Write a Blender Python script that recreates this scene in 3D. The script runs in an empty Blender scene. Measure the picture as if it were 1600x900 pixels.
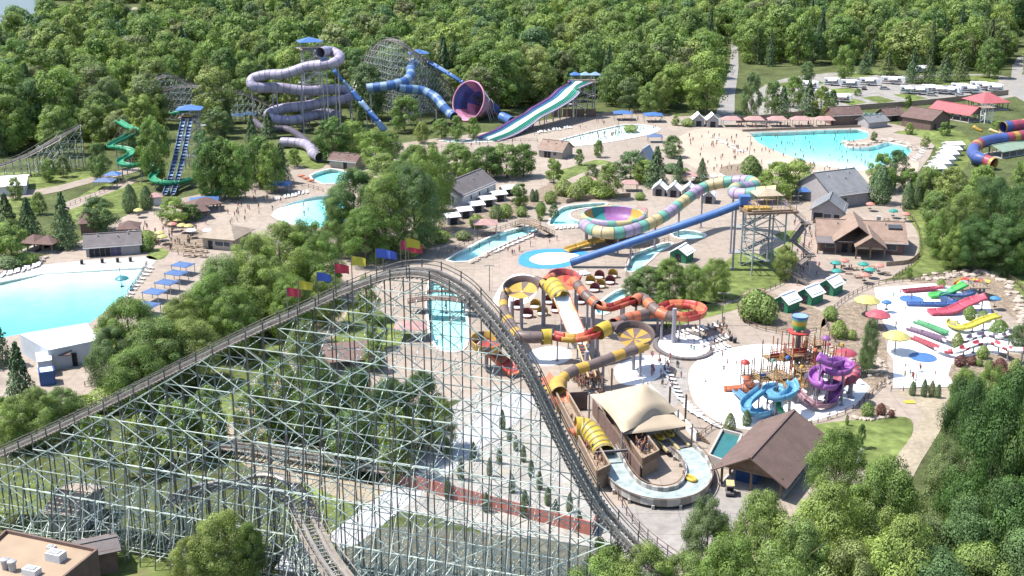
import bpy, bmesh, math, random
import numpy as np
from mathutils import Vector, Matrix
from mathutils.geometry import intersect_point_line
R = math.radians
rnd = random.Random(7)
SC = bpy.context.scene
COL = SC.collection

# ------------------------------------------------------------------ camera
FPX, PITCH, CH = 1900.0, R(18.07), 85.0
cam_d = bpy.data.cameras.new('camera'); cam = bpy.data.objects.new('camera', cam_d); COL.objects.link(cam)
cam.location = (0, 0, CH); cam.rotation_euler = (R(90) - PITCH, 0, 0)
cam_d.sensor_width = 36; cam_d.lens = FPX / 1600 * 36; cam_d.clip_end = 9000; cam_d.clip_start = 1
SC.camera = cam
# ------------------------------------------------------------------ sky, sun, exposure
SUN_EL, SUN_DIR = R(60), Vector((0.96, -0.12, 0)).normalized()     # SUN_DIR: the way shadows fall
w = bpy.data.worlds.new('World'); SC.world = w; w.use_nodes = True
nt = w.node_tree; bg = nt.nodes['Background']
sky = nt.nodes.new('ShaderNodeTexSky'); sky.sky_type = 'NISHITA'; sky.sun_disc = False
sky.sun_elevation = SUN_EL; sky.sun_rotation = math.atan2(-SUN_DIR.x, -SUN_DIR.y); sky.altitude = 100
nt.links.new(sky.outputs[0], bg.inputs[0]); bg.inputs[1].default_value = 0.125
sl = bpy.data.lights.new('sun', 'SUN'); sl.energy = 4.2; sl.angle = R(0.53); sl.color = (1.0, .955, .89)
so = bpy.data.objects.new('sun', sl); COL.objects.link(so); so.location = (0, 0, 300)
so.rotation_euler = Vector((SUN_DIR.x * math.cos(SUN_EL), SUN_DIR.y * math.cos(SUN_EL), -math.sin(SUN_EL))).to_track_quat('-Z', 'Y').to_euler()
SC.view_settings.view_transform = 'Standard'; SC.view_settings.look = 'None'
SC.view_settings.gamma = 1; SC.view_settings.use_curve_mapping = False
SC.view_settings.exposure = 1.15
SC.render.engine = 'CYCLES'
SC.cycles.max_bounces = 6; SC.cycles.diffuse_bounces = 2; SC.cycles.glossy_bounces = 2
SC.cycles.transparent_max_bounces = 8; SC.cycles.transmission_bounces = 2; SC.cycles.volume_bounces = 0
SC.cycles.use_denoising = True; SC.cycles.use_adaptive_sampling = True; SC.cycles.adaptive_threshold = .015

# ------------------------------------------------------------------ pixel <-> place
CP, SP = math.cos(PITCH), math.sin(PITCH)
def ray(px, py):
    u = (px - 800) / FPX; v = (450 - py) / FPX
    return Vector((u, CP + v * SP, -SP + v * CP))
def P(px, py, z=0.0):
    d = ray(px, py); t = (z - CH) / d.z
    return Vector((d.x * t, d.y * t, z))
def at_y(px, py, Y):
    d = ray(px, py); t = Y / d.y
    return Vector((d.x * t, Y, CH + d.z * t))
def proj(p):
    x, y, z = p[0], p[1], p[2] - CH
    dep = y * CP - z * SP; up = y * SP + z * CP
    return 800 + FPX * x / dep, 450 - FPX * up / dep
def ppm(p): return FPX / (p[1] * CP - (p[2] - CH) * SP)

# ------------------------------------------------------------------ materials
MATS = {}
def mat(name, col, rough=.7, var=.12, sc=.6, bump=0.0, spec=.3, rndv=0.0, metal=0.0, sc2=None, dirt=None, joints=0):
    if name in MATS: return MATS[name]
    m = bpy.data.materials.new(name); m.use_nodes = True; nt = m.node_tree; b = nt.nodes['Principled BSDF']
    L = nt.links.new; N = nt.nodes.new
    tc = N('ShaderNodeTexCoord')
    n1 = N('ShaderNodeTexNoise'); n1.inputs['Scale'].default_value = sc; n1.inputs['Detail'].default_value = 5; L(tc.outputs['Object'], n1.inputs['Vector'])
    mr = N('ShaderNodeMapRange'); mr.inputs[1].default_value = .3; mr.inputs[2].default_value = .7
    mr.inputs[3].default_value = 1 - var; mr.inputs[4].default_value = 1 + var; L(n1.outputs[0], mr.inputs[0])
    val = mr.outputs[0]
    def mul(a, bsock):
        q = N('ShaderNodeMath'); q.operation = 'MULTIPLY'; L(a, q.inputs[0]); L(bsock, q.inputs[1]); return q.outputs[0]
    if sc2:
        n2 = N('ShaderNodeTexNoise'); n2.inputs['Scale'].default_value = sc2; n2.inputs['Detail'].default_value = 3; L(tc.outputs['Object'], n2.inputs['Vector'])
        m2 = N('ShaderNodeMapRange'); m2.inputs[1].default_value = .3; m2.inputs[2].default_value = .7
        m2.inputs[3].default_value = 1 - var; m2.inputs[4].default_value = 1 + var; L(n2.outputs[0], m2.inputs[0]); val = mul(val, m2.outputs[0])
    if rndv:
        oi = N('ShaderNodeObjectInfo'); m3 = N('ShaderNodeMapRange'); m3.inputs[3].default_value = 1 - rndv; m3.inputs[4].default_value = 1 + rndv
        L(oi.outputs['Random'], m3.inputs[0]); val = mul(val, m3.outputs[0])
    vm = N('ShaderNodeVectorMath'); vm.operation = 'SCALE'; vm.inputs[0].default_value = col[:3]; L(val, vm.inputs['Scale'])
    cs = vm.outputs[0]
    if dirt:                                      # dirt = (colour, noise scale, threshold): stains with a shape of their own
        n3 = N('ShaderNodeTexNoise'); n3.inputs['Scale'].default_value = dirt[1]; n3.inputs['Detail'].default_value = 6; n3.inputs['Roughness'].default_value = .65
        L(tc.outputs['Object'], n3.inputs['Vector'])
        m4 = N('ShaderNodeMapRange'); m4.inputs[1].default_value = dirt[2]; m4.inputs[2].default_value = dirt[2] + .15; L(n3.outputs[0], m4.inputs[0])
        mx = N('ShaderNodeMix'); mx.data_type = 'RGBA'; L(m4.outputs[0], mx.inputs[0]); L(cs, mx.inputs[6]); mx.inputs[7].default_value = (*dirt[0], 1); cs = mx.outputs[2]
    if joints:                                    # saw-cut slab joints
        bt = N('ShaderNodeTexBrick'); bt.inputs['Scale'].default_value = 1 / joints; bt.inputs['Mortar Size'].default_value = .012; bt.inputs['Brick Width'].default_value = 1; bt.inputs['Row Height'].default_value = 1; bt.offset = 0
        bt.inputs['Color1'].default_value = (1, 1, 1, 1); bt.inputs['Color2'].default_value = (.93, .93, .93, 1); bt.inputs['Mortar'].default_value = (.72, .7, .68, 1); L(tc.outputs['Object'], bt.inputs['Vector'])
        mj = N('ShaderNodeVectorMath'); mj.operation = 'MULTIPLY'; L(cs, mj.inputs[0]); L(bt.outputs[0], mj.inputs[1]); cs = mj.outputs[0]
    L(cs, b.inputs['Base Color'])
    b.inputs['Roughness'].default_value = rough; b.inputs['Specular IOR Level'].default_value = spec; b.inputs['Metallic'].default_value = metal
    if bump:
        bp = N('ShaderNodeBump'); bp.inputs['Strength'].default_value = bump; bp.inputs['Distance'].default_value = .1
        L(n1.outputs[0], bp.inputs['Height']); L(bp.outputs[0], b.inputs['Normal'])
    MATS[name] = m; return m
def srgb(r, g, b):
    f = lambda c: (c / 255 / 12.92) if c / 255 < .04045 else ((c / 255 + .055) / 1.055) ** 2.4
    return (f(r), f(g), f(b))
_pl = {}
def paint(r, g, b, rough=.45, var=.12, **k):       # a painted / plastic colour given as sRGB of the real paint
    key = 'paint_%d_%d_%d_%d' % (r, g, b, rough * 100)
    c = srgb(*[q * .80 + 212 * .20 for q in (r, g, b)]); return mat(key, tuple(x * .50 for x in c), rough, var, .8, rndv=.07, **k)

# ------------------------------------------------------------------ mesh builder
class MB:
    def __init__(s): s.v = []; s.f = []; s.m = []; s.cur = 0
    def face(s, idx): s.f.append(tuple(idx)); s.m.append(s.cur)
    def add(s, vs, fs):
        o = len(s.v); s.v += [tuple(v) for v in vs]
        for f in fs: s.face([i + o for i in f])
        return s
    def box(s, c, size, rz=0.0, rx=0.0):
        c = Vector(c); x, y, z = size[0] / 2, size[1] / 2, size[2] / 2
        m = Matrix.Rotation(rz, 3, 'Z') @ Matrix.Rotation(rx, 3, 'X')
        vs = [c + m @ Vector((a * x, b * y, d * z)) for d in (-1, 1) for a, b in ((-1, -1), (1, -1), (1, 1), (-1, 1))]
        return s.add(vs, [(3, 2, 1, 0), (4, 5, 6, 7), (0, 1, 5, 4), (1, 2, 6, 5), (2, 3, 7, 6), (3, 0, 4, 7)])
    def bar(s, a, b, w, h=None):
        a, b = Vector(a), Vector(b); h = h or w; d = b - a
        if d.length < 1e-6: return s
        d.normalize(); up = Vector((0, 0, 1)) if abs(d.z) < .95 else Vector((0, 1, 0))
        x = d.cross(up).normalized(); y = x.cross(d)
        vs = [p + x * (i * w / 2) + y * (j * h / 2) for p in (a, b) for i, j in ((-1, -1), (1, -1), (1, 1), (-1, 1))]
        return s.add(vs, [(3, 2, 1, 0), (4, 5, 6, 7), (0, 1, 5, 4), (1, 2, 6, 5), (2, 3, 7, 6), (3, 0, 4, 7)])
    def cyl(s, a, b, r0, r1=None, n=8, cap=True):
        a, b = Vector(a), Vector(b); r1 = r0 if r1 is None else r1; d = (b - a).normalized()
        up = Vector((0, 0, 1)) if abs(d.z) < .95 else Vector((0, 1, 0)); x = d.cross(up).normalized(); y = x.cross(d)
        vs = [p + (x * math.cos(t) + y * math.sin(t)) * r for p, r in ((a, r0), (b, r1)) for t in [2 * math.pi * k / n for k in range(n)]]
        fs = [(k, (k + 1) % n, n + (k + 1) % n, n + k) for k in range(n)]
        if cap: fs += [tuple(range(n))[::-1], tuple(range(n, 2 * n))]
        return s.add(vs, fs)
    def prism(s, poly, z0, z1):                   # poly: list of (x, y), any order
        if sum(poly[i - 1][0] * poly[i][1] - poly[i][0] * poly[i - 1][1] for i in range(len(poly))) < 0: poly = poly[::-1]
        n = len(poly); vs = [(p[0], p[1], z0) for p in poly] + [(p[0], p[1], z1) for p in poly]
        return s.add(vs, [tuple(range(n))[::-1], tuple(range(n, 2 * n))] + [(k, (k + 1) % n, n + (k + 1) % n, n + k) for k in range(n)])
    def poly(s, pts): return s.add(pts, [tuple(range(len(pts)))])
    def slab(s, pts, t):                          # a flat polygon in space with thickness t downwards along its normal
        pts = [Vector(p) for p in pts]; n = (pts[1] - pts[0]).cross(pts[2] - pts[0]).normalized()
        if n.z < 0: n = -n
        k = len(pts); vs = pts + [p - n * t for p in pts]
        return s.add(vs, [tuple(range(k)), tuple(range(k, 2 * k))[::-1]] + [(i, i + k, (i + 1) % k + k, (i + 1) % k) for i in range(k)])
    def lathe(s, prof, c=(0, 0, 0), n=16, a0=0.0, a1=2 * math.pi):
        c = Vector(c); full = abs(a1 - a0 - 2 * math.pi) < 1e-4; k = n if full else n + 1; o = len(s.v)
        for i in range(k):
            t = a0 + (a1 - a0) * i / n
            for r, z in prof: s.v.append((c.x + r * math.cos(t), c.y + r * math.sin(t), c.z + z))
        q = len(prof)
        for i in range(n):
            j = (i + 1) % k
            for p in range(q - 1): s.face((o + i * q + p, o + j * q + p, o + j * q + p + 1, o + i * q + p + 1))
        return s
    def sweep(s, pts, prof, closed=True, up=None, banks=None, i0=0, i1=None, caps=False):
        fr = frames(pts, up, banks); i1 = len(pts) - 1 if i1 is None else i1; o = len(s.v); q = len(prof)
        for i in range(i0, i1 + 1):
            p, x, y = fr[i]
            for u, v in prof: s.v.append(tuple(p + x * u + y * v))
        for i in range(i1 - i0):
            for k in range(q if closed else q - 1):
                s.face((o + i * q + k, o + i * q + (k + 1) % q, o + (i + 1) * q + (k + 1) % q, o + (i + 1) * q + k))
        if caps: s.face(tuple(range(o, o + q))[::-1]); e = o + (i1 - i0) * q; s.face(tuple(range(e, e + q)))
        return s
    def mesh(s, name, m, smooth=False):
        me = bpy.data.meshes.new(name); me.from_pydata(s.v, [], s.f)
        ms = m if isinstance(m, (list, tuple)) else [m]
        for x in ms: me.materials.append(x)
        if len(ms) > 1: me.polygons.foreach_set('material_index', s.m)
        if smooth: me.polygons.foreach_set('use_smooth', [True] * len(s.f))
        me.update(); return me
    def build(s, name, m, parent=None, world=False, smooth=False):
        return link(name, s.mesh(name, m, smooth), parent, world)
def link(name, me, parent=None, world=False):
    o = bpy.data.objects.new(name, me); COL.objects.link(o)
    if parent is not None:
        o.parent = parent
        if world:
            q = parent; off = Vector()
            while q is not None: off += q.location; q = q.parent
            o.location = -off
    return o
def frames(pts, up=None, banks=None):
    out = []; n = len(pts)
    for i in range(n):
        d = (pts[min(i + 1, n - 1)] - pts[max(i - 1, 0)]).normalized()
        u = up or Vector((0, 0, 1))
        if abs(d.dot(u)) > .97: u = Vector((0, 1, 0))
        x = d.cross(u).normalized(); y = x.cross(d)
        if banks:
            q = Matrix.Rotation(banks[i], 3, d); x = q @ x; y = q @ y
        out.append((pts[i], x, y))
    return out
def curve(pts, step):                             # Catmull-Rom through 3D points, resampled at about `step` metres
    pts = [Vector(p) for p in pts]; q = [pts[0] * 2 - pts[1]] + pts + [pts[-1] * 2 - pts[-2]]; dense = []
    for i in range(len(pts) - 1):
        a, b, c, d = q[i:i + 4]
        for k in range(16):
            t = k / 16; dense.append(.5 * ((2 * b) + (c - a) * t + (2 * a - 5 * b + 4 * c - d) * t * t + (3 * b - a - 3 * c + d) * t ** 3))
    dense.append(pts[-1]); L = [0]
    for i in range(1, len(dense)): L.append(L[-1] + (dense[i] - dense[i - 1]).length)
    n = max(2, int(round(L[-1] / step))); out = []; j = 0
    for k in range(n + 1):
        s = L[-1] * k / n
        while j < len(L) - 2 and L[j + 1] < s: j += 1
        f = (s - L[j]) / max(1e-9, L[j + 1] - L[j]); out.append(dense[j].lerp(dense[j + 1], min(1, f)))
    return out
def pxs(path): return [P(*p) for p in path]       # (px, py, z) list -> points
def circle(r, n=14): return [(r * math.cos(2 * math.pi * k / n), r * math.sin(2 * math.pi * k / n)) for k in range(n)]

# ------------------------------------------------------------------ tags
TAGGED = []
def tag(o, label=None, cat=None, group=None, kind=None):
    if label: o['label'] = label; TAGGED.append(o)
    if cat: o['category'] = cat
    if group: o['group'] = group
    if kind: o['kind'] = kind
    return o
def thing(name, label, cat, loc=(0, 0, 0), rz=0.0, group=None):
    o = bpy.data.objects.new(name, None); COL.objects.link(o); o.empty_display_size = .3
    o.location = loc; o.rotation_euler = (0, 0, rz)
    return tag(o, label, cat, group)
def copy_tree(root, loc, rz=0.0, scale=None, label=None, parent=None):
    c = root.copy(); COL.objects.link(c)
    if parent is None:
        c.location = loc; c.rotation_euler = (0, 0, rz)
        if scale is not None: c.scale = scale if hasattr(scale, '__len__') else (scale,) * 3
        if label: c['label'] = label
        TAGGED.append(c)
    else: c.parent = parent
    for ch in root.children: copy_tree(ch, None, parent=c)
    return c
def struct(name, o): o['kind'] = 'structure'; return o
ORD = ['first', 'second', 'third', 'fourth', 'fifth', 'sixth', 'seventh', 'eighth', 'ninth', 'tenth', 'eleventh', 'twelfth', 'thirteenth', 'fourteenth', 'fifteenth', 'sixteenth', 'seventeenth', 'eighteenth', 'nineteenth', 'twentieth']
LAND = []                                         # (px, py, phrase): places a label can point to
def near(px, py):
    return min(LAND, key=lambda l: (l[0] - px) ** 2 + ((l[1] - py) * 1.6) ** 2)[2]
def finish_labels():
    bpy.context.view_layer.update()
    sets = {}
    for o in TAGGED:
        sets.setdefault(o['label'], []).append(o)
    for lab, os_ in sets.items():
        if len(os_) == 1: continue
        os_.sort(key=lambda o: proj(o.matrix_world.translation)[0])
        if len(os_) <= len(ORD) and len(lab.split()) <= 12:
            for i, o in enumerate(os_):
                o['label'] = lab + (', leftmost of its row' if 0 else ', %s from the left' % ORD[i])
                o['group'] = o.get('group') or lab
        else:
            for o in os_: o['group'] = lab
# ------------------------------------------------------------------ figure meshes (grown before the scene fills up, which keeps it quick)
def body_mesh(pose, name):
    """one continuous skinned figure 1.7 m tall, facing -Y"""
    V = {'pel': (0, 0, .95, .13), 'bel': (0, -.01, 1.1, .12), 'che': (0, 0, 1.3, .145), 'nec': (0, 0, 1.46, .055), 'hea': (0, -.02, 1.6, .095), 'cro': (0, -.01, 1.7, .06),
         'shL': (.18, 0, 1.4, .06), 'shR': (-.18, 0, 1.4, .06), 'elL': (.25, .02, 1.13, .043), 'elR': (-.25, .02, 1.13, .043), 'haL': (.27, -.06, .88, .032), 'haR': (-.27, -.06, .88, .032), 'fiL': (.27, -.09, .77, .025), 'fiR': (-.27, -.09, .77, .025),
         'hiL': (.1, 0, .88, .1), 'hiR': (-.1, 0, .88, .1), 'knL': (.11, -.02, .49, .065), 'knR': (-.11, -.02, .49, .065), 'anL': (.11, .02, .09, .042), 'anR': (-.11, .02, .09, .042), 'toL': (.12, -.14, .04, .036), 'toR': (-.12, -.14, .04, .036)}
    up = {}
    if pose == 'walk': up = {'knL': (.11, -.2, .52, .065), 'anL': (.11, -.24, .1, .042), 'toL': (.12, -.39, .07, .036), 'knR': (-.11, .06, .49, .065), 'anR': (-.11, .3, .13, .042), 'toR': (-.12, .18, .04, .036), 'elL': (.25, .14, 1.15, .043), 'haL': (.26, .08, .9, .032), 'fiL': (.26, .03, .8, .025), 'elR': (-.25, -.12, 1.15, .043), 'haR': (-.24, -.28, .96, .032), 'fiR': (-.24, -.35, .88, .025)}
    if pose == 'wave': up = {'elL': (.36, -.05, 1.55, .043), 'haL': (.34, -.08, 1.8, .032), 'fiL': (.33, -.08, 1.92, .025), 'knR': (-.12, -.08, .5, .065)}
    if pose == 'sit':
        dz = -.5; V = {k: (x, y, z + dz, r) for k, (x, y, z, r) in V.items()}; up = {'knL': (.12, -.45, .47, .065), 'knR': (-.12, -.45, .47, .065), 'anL': (.12, -.5, .09, .042), 'anR': (-.12, -.5, .09, .042), 'toL': (.12, -.66, .04, .036), 'toR': (-.12, -.66, .04, .036), 'haL': (.18, -.3, .52, .032), 'haR': (-.18, -.3, .52, .032), 'fiL': (.14, -.38, .53, .025), 'fiR': (-.14, -.38, .53, .025)}
    V.update(up); ks = list(V); E_ = [('pel', 'bel'), ('bel', 'che'), ('che', 'nec'), ('nec', 'hea'), ('hea', 'cro'), ('che', 'shL'), ('che', 'shR'), ('shL', 'elL'), ('shR', 'elR'), ('elL', 'haL'), ('elR', 'haR'), ('haL', 'fiL'), ('haR', 'fiR'), ('pel', 'hiL'), ('pel', 'hiR'), ('hiL', 'knL'), ('hiR', 'knR'), ('knL', 'anL'), ('knR', 'anR'), ('anL', 'toL'), ('anR', 'toR')]
    me = bpy.data.meshes.new(name); me.from_pydata([V[k][:3] for k in ks], [(ks.index(a), ks.index(b)) for a, b in E_], []); o = bpy.data.objects.new(name, me); COL.objects.link(o)
    o.modifiers.new('skin', 'SKIN'); sv = me.skin_vertices[0].data
    for i, k in enumerate(ks): sv[i].radius = (V[k][3], V[k][3]); sv[i].use_root = (k == 'pel')
    sub = o.modifiers.new('sub', 'SUBSURF'); sub.levels = 1; sub.render_levels = 1
    dg = bpy.context.evaluated_depsgraph_get(); out = bpy.data.meshes.new_from_object(o.evaluated_get(dg)); bpy.data.objects.remove(o); bpy.data.meshes.remove(me); return out
BODY = {p: body_mesh(p, 'body_' + p) for p in ('stand', 'walk', 'wave', 'sit')}
# ================================================================== ground, pavements, pools
M_GRASS = mat('grass', (.115, .145, .045), .95, .4, .06, sc2=.5, spec=.1, dirt=((.2, .17, .1), .11, .62))
M_FOREST = mat('forest_floor', (.075, .09, .035), .95, .35, .1, sc2=1.0, spec=.1)
M_PAVE = mat('concrete', (.285, .238, .196), .85, .12, .035, sc2=.6, spec=.2, dirt=((.20, .165, .135), .07, .57), joints=4.5)
M_SAND = mat('sand', (.355, .295, .235), .95, .1, .08, sc2=1.5, spec=.1)
M_WHITE = mat('white_deck', (.72, .71, .695), .6, .06, .3, sc2=.07, spec=.3)
M_GREYDECK = mat('grey_deck', (.34, .325, .31), .8, .07, .1, sc2=1.2)
M_GRAVEL = mat('gravel', (.235, .22, .2), .95, .2, .25, sc2=2.2, spec=.1)
M_ROAD = mat('asphalt', (.22, .21, .2), .9, .12, .2, sc2=1.5)
M_DIRT = mat('dirt_path', (.27, .23, .17), .95, .18, .2, sc2=1.4, spec=.1)
M_MULCH = mat('planting_bed', (.2, .16, .12), .95, .3, .7, sc2=2, spec=.1)
M_ROCK = mat('rock', (.36, .30, .25), .9, .25, .9, bump=.5)
def smooth_px(pts, n=4):
    if n <= 1: return pts
    out = []; k = len(pts)
    for i in range(k):
        a, b, c, d = [pts[(i + j) % k] for j in (-1, 0, 1, 2)]
        for t in [q / n for q in range(n)]:
            out.append(tuple(.5 * (2 * b[m] + (c[m] - a[m]) * t + (2 * a[m] - 5 * b[m] + 4 * c[m] - d[m]) * t * t + (3 * b[m] - a[m] - 3 * c[m] + d[m]) * t ** 3) for m in (0, 1)))
    return out
def filled(name, outer, holes, z, m, thick=0.0):
    bm = bmesh.new()
    for loop in [outer] + holes:
        vs = [bm.verts.new((p[0], p[1], z)) for p in loop]
        for i in range(len(vs)): bm.edges.new((vs[i], vs[(i + 1) % len(vs)]))
    bmesh.ops.triangle_fill(bm, use_beauty=True, use_dissolve=False, edges=bm.edges[:])
    for f in bm.faces:
        if f.normal.z < 0: f.normal_flip()
    if thick:
        r = bmesh.ops.extrude_face_region(bm, geom=bm.faces[:])
        bmesh.ops.translate(bm, verts=[e for e in r['geom'] if isinstance(e, bmesh.types.BMVert)], vec=(0, 0, thick))
        bmesh.ops.recalc_face_normals(bm, faces=bm.faces[:])
    me = bpy.data.meshes.new(name); bm.to_mesh(me); bm.free(); me.materials.append(m)
    return link(name, me)
def px_poly(pts, sm): return [P(x, y) for x, y in smooth_px(pts, sm)]
def ground(name, pts, m, z, sm=3, thick=0.0):
    return struct(name, filled(name, px_poly(pts, sm), [], z, m, thick))
# pool: outline in px, shallow px, deep px, max depth
POOLS = {
 'wave_pool_left': ([(-60, 452), (0, 441), (67, 428), (227, 418), (213, 440), (197, 462), (140, 505), (32, 522), (-60, 540)], (90, 425), (70, 500), 2.4, 1),
 'wave_pool_far': ([(1167, 209), (1230, 206), (1340, 202), (1357, 211), (1350, 217), (1322, 221), (1321, 228), (1345, 231), (1372, 227), (1388, 222), (1422, 231), (1418, 243), (1380, 259), (1345, 267), (1310, 263), (1277, 256), (1225, 241), (1187, 224)], (1270, 262), (1310, 222), 1.5, 2),
 'river_near': ([(697, 407), (735, 386), (769, 369), (813, 356), (836, 353), (836, 362), (800, 377), (764, 394), (732, 409)], None, None, 1.0, 2),
 'river_bend': ([(857, 351), (866, 334), (880, 324), (903, 320), (945, 317), (945, 322), (912, 326), (893, 331), (890, 338), (898, 344), (915, 348), (908, 353), (880, 353)], None, None, 1.0, 2),
 'river_right': ([(978, 424), (982, 409), (994, 397), (1019, 386), (1045, 379), (1050, 384), (1030, 394), (1020, 404), (1008, 414), (996, 424)], None, None, 1.0, 2),
 'river_back': ([(1048, 366), (1070, 360), (1100, 365), (1099, 372), (1065, 374)], None, None, 1.0, 2),
 'river_left': ([(424, 337), (440, 323), (475, 311), (512, 305), (540, 312), (540, 345), (500, 355), (455, 350)], (430, 336), (520, 335), 1.4, 2),
 'splash_pool': ([(484, 275), (507, 266), (527, 265), (553, 274), (545, 284), (510, 288), (495, 284)], None, None, 1.2, 2),
 'landing_pool': ([(672, 434), (700, 438), (722, 455), (728, 480), (731, 530), (722, 548), (700, 551), (680, 542), (670, 515), (667, 480)], None, None, 1.2, 2),
 'river_centre': ([(930, 482), (950, 463), (972, 452), (984, 458), (966, 472), (950, 490), (935, 492)], None, None, 1.0, 2),
 'kiddie_pool': ([(866, 223), (900, 212), (950, 200), (978, 195), (1008, 196), (1032, 202), (1012, 211), (965, 220), (920, 227), (885, 228)], None, None, .35, 2),
}
HOLES = {k: px_poly(v[0], v[4]) for k, v in POOLS.items()}
T = 5000
terrain = struct('terrain', filled('terrain', [(-T, 20), (T, 20), (T, 7000), (-T, 7000)], list(HOLES.values()), 0, M_FOREST))
PARK = [(-60, 400), (40, 405), (110, 385), (180, 345), (240, 320), (330, 300), (400, 285), (470, 250), (560, 235), (640, 222), (700, 214), (770, 205), (850, 188), (940, 176), (1010, 172), (1060, 182), (1120, 178), (1180, 182), (1340, 186), (1440, 205), (1460, 228), (1440, 262), (1415, 300), (1436, 350), (1440, 385), (1432, 405), (1400, 432), (1370, 440), (1460, 432), (1545, 425), (1590, 470), (1640, 520), (1640, 600), (1490, 606), (1470, 650), (1440, 690), (1400, 760), (1360, 800), (1280, 830), (1170, 880), (1020, 910), (930, 870), (860, 740), (800, 650), (740, 620), (620, 640), (560, 600), (480, 560), (420, 480), (330, 460), (250, 500), (200, 590), (120, 640), (60, 620), (-60, 600)]
pk = px_poly(PARK, 2)
struct('pavement', filled('pavement', pk, list(HOLES.values()), .03, M_PAVE))
# coping, floor and water of each pool
M_FLOOR = mat('pool_floor', (.78, .78, .77), .6, .08, .12, sc2=.5)
M_COPE = mat('pool_coping', (.62, .58, .53), .7, .08, .8)
def water_mat(name, c, dens, gl=.08):
    m = bpy.data.materials.new(name); m.use_nodes = True; nt = m.node_tree; nt.nodes.clear(); N = nt.nodes.new; L = nt.links.new
    out = N('ShaderNodeOutputMaterial'); tr = N('ShaderNodeBsdfTransparent'); g = N('ShaderNodeBsdfGlossy'); g.inputs['Roughness'].default_value = gl
    fr = N('ShaderNodeFresnel'); fr.inputs[0].default_value = 1.33; mx = N('ShaderNodeMixShader')
    ns = N('ShaderNodeTexNoise'); ns.inputs['Scale'].default_value = 1.2; tc = N('ShaderNodeTexCoord'); L(tc.outputs['Object'], ns.inputs['Vector'])
    bp = N('ShaderNodeBump'); bp.inputs['Strength'].default_value = .5; bp.inputs['Distance'].default_value = .15; L(ns.outputs[0], bp.inputs['Height'])
    L(bp.outputs[0], g.inputs['Normal']); L(bp.outputs[0], fr.inputs['Normal'])
    L(fr.outputs[0], mx.inputs[0]); L(tr.outputs[0], mx.inputs[1]); L(g.outputs[0], mx.inputs[2]); L(mx.outputs[0], out.inputs[0])
    va = N('ShaderNodeVolumeAbsorption'); va.inputs[0].default_value = (*c, 1); va.inputs[1].default_value = dens; L(va.outputs[0], out.inputs[1])
    return m
M_WATER = water_mat('pool_water', (.12, .90, .93), .23)
for k, (pp, sh, dp, D, sm) in POOLS.items():
    loop = HOLES[k]; nm = {'w': 'wave_pool', 'r': 'river_pool', 's': 'splash_pool', 'l': 'landing_pool', 'k': 'kiddie_pool'}[k[0]]
    def depth(p):
        if sh is None: return D
        a, b = P(*sh), P(*dp); return max(0, min(1, (p - a).dot(b - a) / (b - a).length_squared)) ** .6 * D
    fl = filled(nm + '_floor', loop, [], 0, M_FLOOR); struct(nm, fl)
    bm = bmesh.new(); bm.from_mesh(fl.data)
    if sh is not None: bmesh.ops.subdivide_edges(bm, edges=bm.edges[:], cuts=11, use_grid_fill=True)
    for v in bm.verts: v.co.z = .02 - depth(Vector((v.co.x, v.co.y, 0)))
    bm.to_mesh(fl.data); bm.free()
    wl = MB(); n = len(loop)
    for i in range(n):
        a, b = loop[i], loop[(i + 1) % n]
        wl.add([(a.x, a.y, -D - .3), (b.x, b.y, -D - .3), (b.x, b.y, .06), (a.x, a.y, .06)], [(0, 1, 2, 3)])
    struct('pool_wall', wl.build('pool_wall', M_FLOOR))
    wb = MB(); wb.prism([(p.x, p.y) for p in loop], -D - .5, -.09)
    wo = wb.build('pool_water', M_WATER); struct('pool_water', wo)
    if sh is None:                                # raised coping round the rivers
        c = Vector((sum(p.x for p in loop) / n, sum(p.y for p in loop) / n, 0)); cb = MB()
        lp = loop + [loop[0]]
        for i in range(n): cb.bar(lp[i] + Vector((0, 0, .1)), lp[i + 1] + Vector((0, 0, .1)), .55, .2)
        struct('pool_coping', cb.build('pool_coping', M_COPE))
# sheets on the park pavement
g = ground
g('beach_sand', [(1060, 215), (1100, 200), (1165, 206), (1187, 225), (1226, 242), (1278, 257), (1310, 264), (1347, 268), (1382, 262), (1430, 250), (1432, 268), (1400, 290), (1330, 285), (1270, 275), (1230, 275), (1180, 285), (1130, 280), (1080, 260), (1050, 235)], M_SAND, .06)
g('white_deck', [(-60, 440), (0, 432), (66, 414), (120, 408), (235, 400), (246, 405), (236, 417), (228, 418), (67, 428), (0, 441), (-60, 452)], M_GREYDECK, .06, 1)
g('white_deck', [(-60, 445), (0, 436), (67, 422), (226, 413), (230, 417), (67, 427.5), (0, 440.5), (-60, 451)], M_WHITE, .09, 1)
g('play_pad', [(1076, 597), (1081, 572), (1108, 553), (1150, 543), (1205, 538), (1290, 552), (1350, 580), (1362, 596), (1352, 615), (1331, 638), (1282, 656), (1235, 664), (1180, 672), (1127, 662), (1088, 632)], M_WHITE, .06)
g('slide_pad', [(1366, 450), (1413, 447), (1458, 443), (1500, 452), (1545, 470), (1552, 500), (1590, 525), (1600, 548), (1530, 556), (1490, 566), (1500, 585), (1488, 604), (1396, 607), (1396, 562), (1386, 548), (1390, 520), (1373, 490)], M_WHITE, .06, 1)
g('splash_ring', [(810, 408), (815, 398), (835, 391), (870, 389), (905, 391), (925, 398), (905, 408), (880, 418), (840, 420), (815, 415)], mat('blue_deck', srgb(60, 130, 200), .5, .08), .06)
g('splash_ring', [(827, 407), (836, 399), (858, 395), (890, 396), (905, 400), (890, 408), (870, 413), (845, 414)], M_WHITE, .09)
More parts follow.
